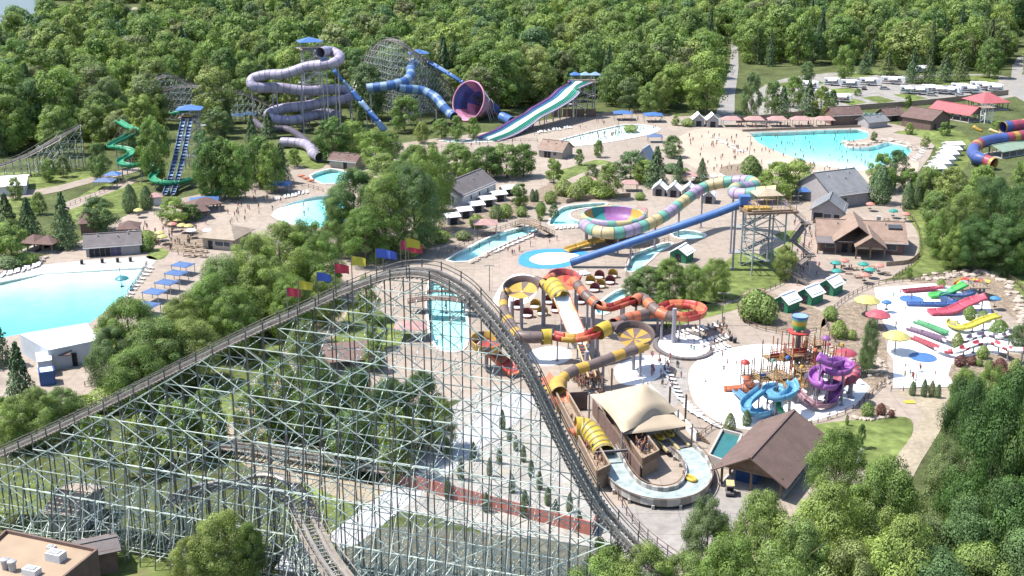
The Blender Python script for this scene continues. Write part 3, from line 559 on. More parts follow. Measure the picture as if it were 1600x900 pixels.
for pa in ([(512, 80, 30), (532, 90, 27), (480, 104, 24), (417, 117, 21), (393, 126, 19), (435, 137, 16), (510, 140, 14), (551, 148, 12), (515, 158, 10), (440, 170, 8), (420, 178, 6.6), (460, 188, 4.3), (531, 181, 4)], [(493, 79, 29), (550, 144, 14), (600, 204, 1)], [(648, 97, 21), (641, 118, 17), (612, 133, 15), (574, 138, 14)], [(622, 137, 14), (660, 142, 12), (692, 166, 8), (709, 182, 4)], [(725, 158, 8), (760, 170, 6), (795, 186, 2)],
           [(548, 150, 5), (575, 92, 20), (602, 62, 29), (640, 75, 27), (690, 120, 14), (715, 150, 6)], [(238, 150, 9), (295, 134, 14), (365, 142, 12), (430, 168, 4)], [(232, 128, 14), (275, 120, 15), (295, 130, 11)], [(-30, 265, 3), (40, 242, 6.5), (95, 212, 11), (125, 196, 14)], [(908, 127, 13), (877, 153, 9), (842, 174, 6), (790, 206, 1), (760, 218, .3)], [(184, 190, 10), (212, 205, 9), (172, 230, 7), (203, 240, 6.3), (189, 257, 5), (243, 263, 4), (243, 285, 2.6), (302, 281, 2)], [(294, 183, 17), (282, 240, 8.5), (264, 304, .5)], [(398, 190, 4), (448, 202, 2.6), (500, 240, 2)], [(440, 222, 2), (500, 246, 2)]):
    q = curve([P(*p) for p in pa], 3.0); AV += [(p.x, p.y) for p in q]; AV += [(p.x * (1 - 7 / p.y), p.y - 7) for p in q]
AV = np.array(AV)
wood = []; Y = 285.0
while Y < 1230:
    sp = 11.0 if Y < 600 else 12.5
    X = -Y * .52
    while X < Y * .52:
        x = X + rnd.uniform(-.42, .42) * sp; y = Y + rnd.uniform(-.42, .42) * sp; p = proj((x, y, 0)); X += sp
        if p[1] > lim(p[0]) or any(inside(p, c) for c in CLEAR): continue
        if y < 640 and ((AV - np.array([x, y])) ** 2).sum(1).min() < 42: continue
        if y < 640 and min([(x - a) ** 2 + (y - b) ** 2 for a, b in TREES_AT] or [99]) < 30: continue
        wood.append((x, y, p))
    Y += sp
wood.sort(key=lambda q: q[1])
def wood_kind(p):
    c = .08
    if 1180 < p[0] and p[1] < 115: c = .32
    elif 380 < p[0] < 520 and p[1] < 80: c = .35
    if rnd.random() < .06: return 'open'
    return 'con' if rnd.random() < c else ('bright' if rnd.random() < .18 else 'broad')
seen = [q for q in wood if -40 < q[2][0] < 1640]
first = seen[:165]; fs = set((q[0], q[1]) for q in first)
for x, y, p in first:
    k = wood_kind(p); h = rnd.uniform(11, 26); plant(k, Vector((x, y, 0)), h, h * (rnd.uniform(.36, .5) if k == 'con' else rnd.uniform(.68, 1.02)))
pts, scl, rot, idx = [], [], [], []
stock = bpy.data.collections.new('wood_stock'); keys = ['broad0', 'broad1', 'broad2', 'broad3', 'broad4', 'bright0', 'bright1', 'con0', 'con1', 'con2', 'open0', 'open1']
for i, k in enumerate(keys):
    tr = trunk_mb(40 + i) if k[0] == 'b' else trunk_mb(80 + i, .95, .016, 0); o = bpy.data.objects.new('stock_%02d' % i, None)
    if k[0] == 'o': tr = trunk_mb(70 + i, .85, .024, 16); po, no, cl = broad_points(170 + i, 2600, 40, .2, .8); me = leaf_mesh('wood_tree', po, no, .044, M_OLIVE, (tr.v, tr.f, M_BARK), 70 + i, cl)
    elif k[0] == 'b': po, no, cl = broad_points(140 + i, 6000, 44 + 3 * i, .06); me = leaf_mesh('wood_tree', po, no, .04, M_LEAFY if 'bright' in k else M_LEAF, (tr.v, tr.f, M_BARK), 40 + i, cl)
    else: po, no, cl = conifer_points(180 + i, 5000); me = leaf_mesh('wood_tree', po, no, .044, M_CON, (tr.v, tr.f, M_BARK), 80 + i, cl)
    o = bpy.data.objects.new('stock_%02d' % i, me); stock.objects.link(o)
for x, y, p in wood:
    if (x, y) in fs: continue
    k = wood_kind(p); h = rnd.uniform(12, 28); wd = h * (rnd.uniform(.36, .5) if k == 'con' else rnd.uniform(.68, 1.02))
    pts.append((x, y, 0)); scl.append((wd, wd, h)); rot.append((0, 0, rnd.uniform(0, 6.28))); idx.append({'broad': rnd.randrange(5), 'bright': 5 + rnd.randrange(2), 'con': 7 + rnd.randrange(3), 'open': 10 + rnd.randrange(2)}[k])
me = bpy.data.meshes.new('far_wood'); me.from_pydata(pts, [], [])
for nm, ty, dat in (('scl', 'FLOAT_VECTOR', scl), ('rot', 'FLOAT_VECTOR', rot)):
    a = me.attributes.new(nm, ty, 'POINT'); a.data.foreach_set('vector', np.array(dat, dtype=np.float32).ravel())
a = me.attributes.new('idx', 'INT', 'POINT'); a.data.foreach_set('value', np.array(idx, dtype=np.int32))
fw = link('far_wood', me); tag(fw, 'dense green wood stretching back to the lake behind the park', 'woodland', kind='stuff')
ng = bpy.data.node_groups.new('scatter', 'GeometryNodeTree'); ng.interface.new_socket('Geometry', in_out='INPUT', socket_type='NodeSocketGeometry'); ng.interface.new_socket('Geometry', in_out='OUTPUT', socket_type='NodeSocketGeometry')
N = ng.nodes.new; gi = N('NodeGroupInput'); go = N('NodeGroupOutput'); ip = N('GeometryNodeInstanceOnPoints'); ci = N('GeometryNodeCollectionInfo'); ci.inputs[0].default_value = stock; ci.inputs['Separate Children'].default_value = True; ci.inputs['Reset Children'].default_value = True
def na(nm, ty):
    q = N('GeometryNodeInputNamedAttribute'); q.data_type = ty; q.inputs[0].default_value = nm; return q.outputs[0]
L = ng.links.new; L(gi.outputs[0], ip.inputs['Points']); L(ci.outputs[0], ip.inputs['Instance']); ip.inputs['Pick Instance'].default_value = True
e2r = N('FunctionNodeEulerToRotation'); L(na('rot', 'FLOAT_VECTOR'), e2r.inputs[0])
L(na('idx', 'INT'), ip.inputs['Instance Index']); L(e2r.outputs[0], ip.inputs['Rotation']); L(na('scl', 'FLOAT_VECTOR'), ip.inputs['Scale']); L(ip.outputs[0], go.inputs[0])
fw.modifiers.new('scatter', 'NODES').node_group = ng
# ================================================================== wooden coaster on its steel frame
M_POST = mat('dark_steel', (.13, .12, .11), .7, .25, 1.2, rndv=.3)
M_GIRT = mat('galvanised_steel', (.50, .56, .50), .6, .25, .6, rndv=.25)
M_TRACKWOOD = mat('track_wood', (.23, .205, .18), .85, .3, 1.5, sc2=6, rndv=.1)
M_RAIL = mat('worn_rail', (.33, .31, .29), .45, .15, 3, metal=.5)
PXT = [(-40, 722), (2, 705), (80, 670), (180, 622), (269, 577), (400, 513), (464, 485), (544, 449), (600, 428), (631, 421.5), (661, 421.5), (687, 428), (725, 449), (751, 475), (780, 508), (815, 555), (838, 595), (861, 644), (900, 722), (942, 793), (996, 854), (1040, 890)]
A0 = at_y(85, 670, 150); B0 = at_y(640, 420, 133.5); D0 = Vector((B0.x - A0.x, B0.y - A0.y, 0)).normalized(); NR = Vector((D0.y, -D0.x, 0))   # NR points at the viewer
def on_line(px, py):
    d = ray(px, py); s = (A0.y * d.x - A0.x * d.y) / (D0.x * d.y - D0.y * d.x); q = A0 + D0 * s
    return s, CH + d.z * q.y / d.y
TR = [on_line(*p) for p in PXT]
def at_s(s, z, off=0.0): return Vector((A0.x + D0.x * s + NR.x * off, A0.y + D0.y * s + NR.y * off, z))
tp = curve([at_s(s, z) for s, z in TR], .6)
prof_s = [((p.x - A0.x) * D0.x + (p.y - A0.y) * D0.y, p.z) for p in tp]
def track_z(s):
    for (a, b), (c, d) in zip(prof_s, prof_s[1:]):
        if a <= s <= c: return b + (d - b) * (s - a) / max(1e-6, c - a)
    return prof_s[0][1] if s < prof_s[0][0] else prof_s[-1][1]
def split_parts(root, items, name, m, limit=300, w=.14, h=None):
    """items: (a, b) bars; the longest `limit` become parts of their own, the rest one joined part"""
    items = sorted(items, key=lambda q: -(q[1] - q[0]).length)
    for a, b in items[:limit]: MB().bar(a, b, w, h).build(name, m, root, True)
    if items[limit:]:
        mb = MB()
        for a, b in items[limit:]: mb.bar(a, b, w, h)
        tag(mb.build('cross_bracing' if name != 'tie' else 'tie_rows', m, root, True), kind='stuff')
wc = thing('wooden_coaster', 'tall wooden roller coaster hill on a lattice of steel posts and braces', 'coaster', at_s(0, 0))
for off in (-.75, .75):                           # laminated running rails with a steel cap
    MB().sweep([p + NR * off for p in tp], [(-.22, -.45), (.22, -.45), (.22, -.02), (-.22, -.02)]).build('rail_stack', M_TRACKWOOD, wc, True)
    MB().sweep([p + NR * off for p in tp], [(-.12, -.02), (.12, -.02), (.12, .06), (-.12, .06)]).build('running_rail', M_RAIL, wc, True)
MB().sweep([p + NR * 0 for p in tp if ((p.x - A0.x) * D0.x) < 44], [(-.3, -.3), (.3, -.3), (.3, -.1), (-.3, -.1)]).build('chain_trough', M_GIRT, wc, True)
ties = []; k = 0
for i in range(0, len(tp) - 1, 1):
    ties.append((tp[i] - NR * 1.9 + Vector((0, 0, -.52)), tp[i] + NR * 1.9 + Vector((0, 0, -.52))))
split_parts(wc, ties, 'tie', M_TRACKWOOD, 0, .22, .14)
M_WALK = mat('walkway_plank', (.22, .19, .16), .9, .25, 2)
top_i = [i for i, p in enumerate(tp) if p.z >= max(q.z for q in tp) - .01][0]
for off in (-1.55, 1.55): MB().sweep([p + NR * off for p in tp], [(-.28, -.42), (.28, -.42), (.28, -.36), (-.28, -.36)]).build('walkway', M_WALK, wc, True)
for off in (-1.85, 1.85):
    for hh in (.5, 1.0): MB().sweep([p + NR * off + Vector((0, 0, hh - .4)) for p in tp], [(-.04, -.05), (.04, -.05), (.04, .05), (-.04, .05)]).build('handrail', M_TRACKWOOD, wc, True)
posts, girts, diags, trans = [], [], [], []
BAY = 2.42; S0 = prof_s[0][0]; S1 = prof_s[-1][0]; ns = int((S1 - S0) / BAY); LV = 3.1
ss = [S0 + BAY * i for i in range(ns + 1)]
for s in ss:
    z = track_z(s)
    for off in (-1.85, 1.85): posts.append((at_s(s, -.3, off), at_s(s, z + .75, off)))
    if z > 9:
        for sg in (1,):
            zt = z * .62; posts.append((at_s(s, -.3, sg * (1.9 + zt * .16)), at_s(s, zt, sg * 1.9)))
    n = int(z / LV)
    for j in range(n + 1):
        zz = j * LV + 1.2
        if zz > z - .6: continue
        trans.append((at_s(s, zz, -1.85), at_s(s, zz, 1.85)))
        if zz + LV < z: trans.append((at_s(s, zz, -1.85 if j % 2 else 1.85), at_s(s, zz + LV, 1.85 if j % 2 else -1.85)))
        zt = z * .62
        if z > 9 and zz < zt - 1 and j % 2 == 0:
            for sg in (1,): e = 1.9 + (zt - zz) * .16; trans.append((at_s(s, zz, sg * 1.9), at_s(s, zz, sg * e))); e2 = 1.9 + max(0, zt - zz - 2 * LV) * .16; trans.append((at_s(s, zz, sg * e), at_s(s, min(zz + 2 * LV, zt), sg * 1.95)))
for off in (-1.93, 1.93):
    j = 0
    while j * LV + 1.2 < 44:
        zz = j * LV + 1.2; run = [s for s in ss if track_z(s) > zz + .3]
        if len(run) > 1: girts.append((at_s(run[0], zz, off), at_s(run[-1], zz, off)))
        if off > 0:
            run = [s for s in ss if track_z(s) * .62 > zz + .5 and track_z(s) > 9]
            if len(run) > 1 and j % 2 == 0:
                a, b = run[0], run[-1]; girts.append((at_s(a, zz, 1.95 + (track_z(a) * .62 - zz) * .16), at_s(b, zz, 1.95 + (track_z(b) * .62 - zz) * .16)))
        j += 1
    slope = LV / 2 / BAY                             # long diagonals: half a level for each bay
    for sg in (1, -1):
        q = S0 - 160
        while q < S1 + 160:
            seg = []
            s = q
            for i in range(90):
                s = q + i * BAY * .5; zz = 1.2 + slope * (s - q) if sg > 0 else 1.2 + slope * (q + 45 * BAY - s)
                ok = S0 <= s <= S1 and .8 < zz < track_z(s) - .4
                if ok: seg.append((s, zz))
                elif len(seg) > 3: break
                else: seg = []
            if len(seg) > 3: diags.append((at_s(seg[0][0], seg[0][1], off * 1.03), at_s(seg[-1][0], seg[-1][1], off * 1.03)))
            q += BAY * 4
split_parts(wc, posts, 'post', M_POST, 300, .14)
split_parts(wc, girts, 'girt', M_GIRT, 300, .075, .1)
split_parts(wc, diags, 'diagonal_brace', M_GIRT, 300, .075, .1)
split_parts(wc, trans, 'cross_brace', M_GIRT, 300, .065, .08)
# flags on the lift
FCOL = {'red': paint(235, 40, 70), 'yellow': paint(255, 232, 60), 'blue': paint(75, 110, 250)}
for cx, c, yt in ((460, 'red', 448), (478, 'yellow', 437), (508, 'blue', 424), (536, 'red', 411), (562, 'yellow', 399), (589, 'blue', 389), (600, 'blue', 387), (617, 'red', 375), (629, 'red', 379), (646, 'yellow', 371)):
    s, z0 = on_line(cx, 440); z = track_z(s); off = -1.95 if cx % 2 else 1.95
    b = at_s(s, z - .3, off); d = ray(cx, yt); ztop = CH + d.z * b.y / d.y; h = max(2.6, ztop - z)
    fl = thing('flag', '%s flag on a thin pole above the coaster lift hill' % c, 'flag', b)
    MB().cyl((0, 0, 0), (0, 0, h + .3), .07, .05, 6).build('pole', M_POST, fl)
    mb = MB(); n = 8; W_, H_ = 1.7, 1.1; grid = []
    for i in range(n + 1):
        u = i / n; y = .14 * math.sin(u * 7 + cx) * u; x = u * W_ * .96
        for v in (0, .5, 1): grid.append((x, y + .05 * math.sin(v * 3 + cx), h + .2 - v * H_ * (1 - .12 * u) - .3 * u * u))
    mb.add(grid, [(i * 3 + k, i * 3 + k + 1, i * 3 + k + 4, i * 3 + k + 3) for i in range(n) for k in (0, 1)]); mb.build('flag_cloth', FCOL[c], fl, smooth=True)
# ------------------------------------------------------------------ low wooden tracks
def low_track(name, label, path, legs=2.6, bank=0.0, wid=1.7, lv=2.6, splay=.12, roots=(-1, 1), dense=True, track=True):
    pts = curve([P(*p) for p in path], .8); base = P(path[len(path) // 2][0], path[len(path) // 2][1], path[len(path) // 2][2]); t = thing(name, label, 'coaster', (base.x, base.y, 0))
    n = len(pts); banks = []
    for i in range(n):
        a, b, c = pts[max(0, i - 4)], pts[i], pts[min(n - 1, i + 4)]; u = (b - a); v = (c - b); cr = u.x * v.y - u.y * v.x; banks.append(max(-.6, min(.6, -bank * cr / max(.1, u.length * v.length) * 3)))
    fr = frames(pts, None, banks)
    for off in (-.7, .7) if track else ():
        q = [f[0] + f[1] * off for f in fr]; MB().sweep(q, [(-.2, -.4), (.2, -.4), (.2, 0), (-.2, 0)], banks=banks).build('rail_stack', M_TRACKWOOD, t, True)
        MB().sweep(q, [(-.1, 0), (.1, 0), (.1, .06), (-.1, .06)], banks=banks).build('running_rail', M_RAIL, t, True)
    for off in (-wid, wid) if track else ():
        q = [f[0] + f[1] * off + Vector((0, 0, .7)) for f in fr]; MB().sweep(q, [(-.05, -.06), (.05, -.06), (.05, .06), (-.05, .06)]).build('handrail', M_TRACKWOOD, t, True)
        q = [f[0] + f[1] * off * .8 + f[2] * -.4 for f in fr]; MB().sweep(q, [(-.3, -.03), (.3, -.03), (.3, .03), (-.3, .03)], banks=banks).build('walkway', M_WALK, t, True)
    ties = [(f[0] - f[1] * wid - f[2] * .47, f[0] + f[1] * wid - f[2] * .47) for f in fr]
    if track: split_parts(t, ties, 'tie', M_TRACKWOOD, 0, .2, .14)
    posts, tr = [], []; step = max(1, int(legs / .8)); prev = None
    for i in range(0, n, step):
        p, x, y = fr[i]; x = Vector((x.x, x.y, 0)).normalized(); cur = []
        for sg in (-1, 1):
            top = p + x * wid * sg; top.z = p.z + fr[i][1].z * wid * sg + .75; foot = Vector((top.x, top.y, -.2)) ; posts.append((foot, top)); cur.append((foot, top))
            if splay and p.z > 4: f2 = p + x * (wid + p.z * splay + .6) * sg; f2.z = -.2; posts.append((f2, top - Vector((0, 0, 1.0 + p.z * .2))))
        m = int(p.z / lv)
        for j in range(m):
            z = 1 + j * lv
            if z > p.z - .5: continue
            a, b = [c[0].lerp(c[1], (z + .2) / (c[1].z + .2)) for c in cur]; tr.append((a, b))
            a2, b2 = [c[0].lerp(c[1], min(.97, (z + lv + .2) / (c[1].z + .2))) for c in cur]; tr.append((a, b2)) if j % 2 else tr.append((b, a2))
            if prev and z < prev[0][1].z - .5:
                for k in (0, 1):
                    c0, c1 = prev[k], cur[k]; u = c0[0].lerp(c0[1], (z + .2) / (c0[1].z + .2)); v = c1[0].lerp(c1[1], (z + .2) / (c1[1].z + .2)); tr.append((u, v))
                    if dense: v2 = c1[0].lerp(c1[1], min(.97, (z + lv + .2) / (c1[1].z + .2))); tr.append((u, v2))
        prev = cur
    split_parts(t, posts, 'post', M_POST if track else M_GIRT, 110, .11)
    split_parts(t, tr, 'brace', M_GIRT, 130, .075, .08)
    return t
low_track('return_track', 'banked wooden return track curving through the frame at lower left', [(262, 778, 7.5), (310, 763, 9), (356, 753, 10.5), (418, 749, 11.5), (460, 774, 11), (484, 820, 10.5), (508, 865, 10), (550, 925, 9)], bank=.5)
low_track('lower_frame', 'dense low steel bracing along the bottom edge', [(500, 872, 6), (600, 866, 6.5), (700, 870, 7), (800, 880, 7), (900, 894, 7), (1000, 915, 7)], dense=True, track=False)
low_track('middle_frame', 'dense steel bracing below the red board wall', [(560, 838, 7), (660, 838, 7.5), (760, 848, 8), (860, 862, 8), (950, 880, 8)], dense=True, track=False)
low_track('front_frame', 'dense steel bracing at the very bottom edge', [(540, 905, 6), (640, 908, 6), (740, 912, 6.5), (860, 925, 7)], dense=True, track=False)
low_track('side_frame', 'dense low steel bracing left of the return track', [(40, 800, 6), (120, 786, 7), (200, 772, 8), (270, 766, 9), (330, 772, 8)], dense=True, track=False)
low_track('ground_track', 'low wooden track behind the lift hill running left to right', [(330, 690, 2), (400, 698, 2.4), (460, 708, 2.6), (560, 722, 2.6), (650, 735, 2.4)], dense=False, splay=0)
# the far wooden coaster in the wood
low_track('far_coaster_hill', 'steep grey wooden coaster hill beside the lilac slide', [(548, 150, 5), (560, 120, 12), (575, 92, 20), (588, 72, 26), (602, 62, 29), (618, 62, 30), (640, 75, 27), (660, 92, 22), (690, 120, 14), (715, 150, 6)], legs=3, wid=2.2)
low_track('far_coaster_run', 'weathered wooden coaster arch left of the lilac slide', [(238, 150, 9), (260, 140, 12), (295, 134, 14), (330, 136, 14), (365, 142, 12), (395, 152, 9), (430, 168, 4)], legs=3, wid=2.2)
low_track('far_coaster_crest', 'short wooden coaster crest above the weathered arch', [(232, 128, 14), (255, 118, 16), (275, 120, 15), (295, 130, 11)], legs=3, wid=2.0)
low_track('coaster_ramp', 'pale wooden coaster ramp rising at far left', [(-30, 265, 3.2), (10, 254, 4.5), (40, 242, 6.5), (70, 226, 9), (95, 212, 11), (125, 196, 14)], legs=3, wid=2.0)
M_REDSTRIP = mat('red_boards', (.42, .16, .13), .8, .15, 1.0)
rw = thing('red_fence', 'long low red board wall on the gravel under the drop', 'fence', P(790, 800))
a, b, c = P(600, 752), P(700, 778), P(925, 838); d_ = P(940, 800)
for u, v in ((a, b), (b, c), (c, d_)):
    L_ = (v - u).length; n = int(L_ / 3)
    for i in range(n): s_, e_ = u.lerp(v, i / n), u.lerp(v, (i + .96) / n); MB().bar(s_ + Vector((0, 0, 1.1)), e_ + Vector((0, 0, 1.1)), .12, 2.2).build('board_panel', M_REDSTRIP, rw, True)
# ================================================================== rides
M_STEEL = mat('grey_steel', (.33, .33, .33), .5, .1, 1.5, metal=.3)
M_COLUMN = mat('support_column', (.27, .255, .28), .5, .1, 1)
M_WOOD = mat('brown_timber', (.17, .115, .08), .85, .25, 1.5)
M_TAN = mat('tan_timber', (.26, .195, .14), .85, .2, 1.5)
M_CONC = mat('cast_concrete', (.36, .33, .30), .85, .12, .5)
M_FRP_WHITE = mat('white_fibreglass', (.72, .72, .71), .35, .04, .5)
M_RUNWATER = mat('running_water', (.66, .73, .75), .12, .12, .9, bump=.3)
C = {k: paint(*v) for k, v in dict(lilac=(205, 194, 222), lilacd=(184, 172, 205), blue=(62, 118, 205), dblue=(62, 92, 185), sky=(150, 192, 235), pink=(255, 165, 210), purple=(165, 95, 175), teal=(45, 165, 160), mint=(115, 195, 170), green=(30, 165, 105), dgreen=(20, 110, 80), yellow=(245, 205, 50),
    gold=(235, 180, 60), cream=(245, 220, 150), brown=(128, 104, 96), dbrown=(95, 72, 66), orange=(250, 125, 75), red=(220, 60, 50), crimson=(195, 60, 85), navy=(50, 55, 120), tan=(225, 200, 165), mauve=(200, 175, 215), lime=(80, 200, 70), bluegrey=(95, 120, 170), rosewood=(165, 70, 75)).items()}
M_FLANGE = mat('flange_joint', (.12, .11, .12), .6, .15, 2)
def columns(root, pts, every, r=.22, drop=.8, m=None, skip=0):
    for i in range(skip, len(pts), every):
        p = pts[i]
        if p.z - drop < 1: continue
        mb = MB(); mb.cyl((p.x, p.y, -.2), (p.x, p.y, p.z - drop), r, r, 8); mb.box((p.x, p.y, p.z - drop), (r * 5, r * 2, .15)); mb.box((p.x, p.y, .1), (r * 4, r * 4, .3)); mb.build('support_column', m or M_COLUMN, root, True)
def tube(root, path, r, pattern, seg=3.0, step=.75, sup=0, name='tube_segment', smooth=True, n=14):
    pts = curve(pxs(path), step); k = max(1, int(seg / step)); i = j = 0
    while i < len(pts) - 1:
        e = min(len(pts) - 1, i + k); mb = MB(); mb.sweep(pts, circle(r, n), i0=i, i1=e)
        fl = [(math.cos(t) * q, math.sin(t) * q) for t in [2 * math.pi * x / n for x in range(n)] for q in (r * 1.0,)]
        o = mb.build(name, C[pattern[j % len(pattern)]] if isinstance(pattern[j % len(pattern)], str) else pattern[j % len(pattern)], root, True, smooth)
        fr = frames(pts)[e]; ring = MB(); q2 = [fr[0], fr[0] + (pts[e] - pts[e - 1]).normalized() * .14]; ring.sweep(q2, circle(r * 1.08, n), up=None); ring.build('flange', M_FLANGE, o, False)
        i = e; j += 1
    if sup: columns(root, pts, max(1, int(sup / step)), .25, r, skip=2)
    return pts
def flume(root, path, wd, hh, m, seg=4.0, step=.75, sup=0, water=None, name='trough_segment', world=True, pts=None, rim=None):
    pts = pts or curve(pxs(path), step); ms = m if isinstance(m, (list, tuple)) else [m]; k = max(1, int(seg / step)); i = j = 0; w = wd / 2
    prof = [(-w - .12, hh), (-w, hh), (-w * .92, hh * .35), (-w * .6, .02), (w * .6, .02), (w * .92, hh * .35), (w, hh), (w + .12, hh), (w * .98, -.1), (w * .6, -.22), (-w * .6, -.22), (-w * .98, -.1)]
    while i < len(pts) - 1:
        e = min(len(pts) - 1, i + k); mm = ms[j % len(ms)]; MB().sweep(pts, prof, i0=i, i1=e, caps=True).build(name, C[mm] if isinstance(mm, str) else mm, root, world, True); i = e; j += 1
    if water: MB().sweep(pts, [(-w * .8, .12), (w * .8, .12)], closed=False).build('water_film', M_RUNWATER, root, world)
    if sup: columns(root, pts, max(1, int(sup / step)), .15, .3, skip=2)
    return pts
def tower(root, base, top, wx, wy, rz=0.0, m=None, levels=None, stairs=True, deck=True, local=False):
    m = m or M_STEEL; b = Vector(base); q = Matrix.Rotation(rz, 3, 'Z'); cs = [b + q @ Vector((x * wx / 2, y * wy / 2, 0)) for x, y in ((-1, -1), (1, -1), (1, 1), (-1, 1))]
    for c in cs: MB().cyl(c + Vector((0, 0, -.2)), c + Vector((0, 0, top)), .2, .2, 8).build('column', m, root, True)
    lv = levels or max(1, int(top / 4)); br = []
    for j in range(lv):
        z0, z1 = top * j / lv, top * (j + 1) / lv
        for i in range(4):
            u, v = cs[i], cs[(i + 1) % 4]; MB().bar(u + Vector((0, 0, z1 - .15)), v + Vector((0, 0, z1 - .15)), .16).build('beam', m, root, True)
            s, e = (u, v) if (i + j) % 2 else (v, u); MB().bar(s + Vector((0, 0, z0 + .1)), e + Vector((0, 0, z1 - .2)), .11).build('brace', m, root, True)
    if deck:
        MB().box(b + Vector((0, 0, top + .12)), (wx + 2.0, wy + 2.0, .22), rz).build('deck', M_TAN, root, True)
        for i in range(4):
            f = 1.0 / max(wx, wy) + 1; u = b + (cs[i] - b) * f; v = b + (cs[(i + 1) % 4] - b) * f
            mb = MB(); mb.bar(u + Vector((0, 0, top + 1.25)), v + Vector((0, 0, top + 1.25)), .08); mb.bar(u + Vector((0, 0, top + .75)), v + Vector((0, 0, top + .75)), .06)
            for t in range(5): p = u.lerp(v, t / 4); mb.bar(p + Vector((0, 0, top + .2)), p + Vector((0, 0, top + 1.25)), .07)
            mb.build('railing', M_STEEL, root, True)
    if stairs:
        nf = max(1, int(top / 3)); 
        for j in range(nf):
            z0, z1 = top * j / nf, top * (j + 1) / nf; sg = 1 if j % 2 else -1; u = b + q @ Vector((-sg * wx * .45, wy / 2 + 1.2 + (.0 if j % 2 else 1.3), z0)); v = b + q @ Vector((sg * wx * .45, wy / 2 + 1.2 + (.0 if j % 2 else 1.3), z1)); mb = MB(); ns = 9
            for t in range(ns): p = u.lerp(v, (t + .5) / ns); mb.box(p, (wx * .9 / ns * 1.1, 1.2, .08), rz)
            for dy in (-.62, .62): o = q @ Vector((0, dy, 0)); mb.bar(u + o, v + o, .1, .3); mb.bar(u + o + Vector((0, 0, 1)), v + o + Vector((0, 0, 1)), .06)
            mb.build('stair_flight', M_STEEL, root, True)
            MB().box(v + q @ Vector((sg * .9, 0 if j % 2 else -.65, -.05)), (1.6, 2.8, .12), rz).build('landing', M_STEEL, root, True)
def hip_canopy(root, c, wx, wy, h, rise, m, rz=0.0, name='roof', world=True, post=None, pm=None, over=.0, ridge=0.0):
    """four-sided roof at height h over local centre c, ridge = length of the ridge"""
    q = Matrix.Rotation(rz, 3, 'Z'); c = Vector(c); k = [c + q @ Vector((x * wx / 2, y * wy / 2, h)) for x, y in ((-1, -1), (1, -1), (1, 1), (-1, 1))]
    t0, t1 = c + q @ Vector((-ridge / 2, 0, h + rise)), c + q @ Vector((ridge / 2, 0, h + rise))
    r_ = MB()
    if ridge > 0: fs = [[k[0], k[1], t1, t0], [k[1], k[2], t1], [k[2], k[3], t0, t1], [k[3], k[0], t0]]
    else: fs = [[k[0], k[1], t0], [k[1], k[2], t0], [k[2], k[3], t0], [k[3], k[0], t0]]
    for f in fs: r_.slab(f, .09)
    out = r_.build(name, m, root, world)
    if post:
        for x, y in ((-1, -1), (1, -1), (1, 1), (-1, 1)):
            p = c + q @ Vector((x * (wx / 2 - post), y * (wy / 2 - post), 0)); MB().cyl(p, p + Vector((0, 0, h + .25)), .09, .09, 6).build('post', pm or M_STEEL, root, world)
    return out
# ---- lilac tube slide with its tower
b = P(488, 200); t = thing('lilac_tube_slide', 'long winding lilac enclosed tube slide with tall grey tower', 'water slide', b)
tube(t, [(500, 82, 30), (516, 80, 29.5), (531, 88, 28), (524, 97, 26.5), (505, 101, 25.5), (480, 104, 24.5), (447, 115, 22), (417, 117, 21), (394, 124, 19.5), (398, 136, 17), (435, 137, 16), (480, 142, 14.5), (510, 140, 14), (540, 141, 13.2), (551, 148, 11.8), (540, 155, 10.5), (515, 158, 9.8), (480, 165, 8.8), (440, 170, 8), (420, 178, 6.6), (427, 186, 5), (460, 188, 4.3), (490, 180, 4.8), (512, 177, 4.8), (531, 181, 3.9)], 1.85, ['lilac', 'lilac', 'lilacd'], 2.6, .65, sup=11)
tube(t, [(398, 190, 4), (415, 202, 3), (448, 202, 2.6), (470, 214, 2.2), (500, 240, 1.9)], 1.3, [paint(90, 80, 95)], 3, .7)
tube(t, [(440, 222, 2), (470, 224, 2), (484, 230, 2), (489, 240, 2), (500, 246, 1.8)], 1.7, ['lilacd', 'lilac'], 3, .7)
tower(t, b + Vector((0, 4, 0)), 29, 6, 6, .3)
hip_canopy(t, b + Vector((0, 4, 29.3)), 9, 8, 2.6, 1.6, C['blue'], .3, 'sun_shade', post=.5)
t = thing('blue_body_slide', 'straight blue body slide running down from the lilac tower', 'water slide', P(598, 205))
flume(t, [(493, 79, 29), (520, 110, 22), (550, 144, 14), (580, 180, 6), (600, 204, 1)], 2.6, .7, ['blue', 'sky'], 5, 1.0, sup=9)
# ---- funnel slide
b = P(655, 178); t = thing('funnel_slide', 'giant pink and purple funnel slide fed by blue tubes', 'water slide', b)
tower(t, b + Vector((0, 3, 0)), 21, 6, 6, .2); hip_canopy(t, b + Vector((0, 3, 21.3)), 8, 7, 2.6, 1.5, C['blue'], .2, 'sun_shade', post=.5)
tube(t, [(648, 97, 21), (642, 106, 19.5), (641, 118, 17.5), (632, 127, 16), (612, 133, 15), (590, 136, 14.3), (574, 138, 13.8)], 1.75, ['sky', 'blue'], 2.6, .65, sup=8)
tube(t, [(622, 137, 14), (640, 139, 13.2), (660, 142, 12.2), (680, 152, 10.2), (692, 166, 7.6), (701, 176, 5.5), (709, 182, 4.5)], 1.75, ['sky', 'blue'], 2.6, .65, sup=8)
flume(t, [(665, 95, 21), (685, 107, 18.5), (705, 119, 16), (722, 130, 13.5)], 2.2, .7, ['blue'], 6, 1.0)
fc = P(733, 158, 7.6); ax = Vector((.58, .70, -.32)).normalized(); ux = ax.cross(Vector((0, 0, 1))).normalized(); uy = ux.cross(ax)
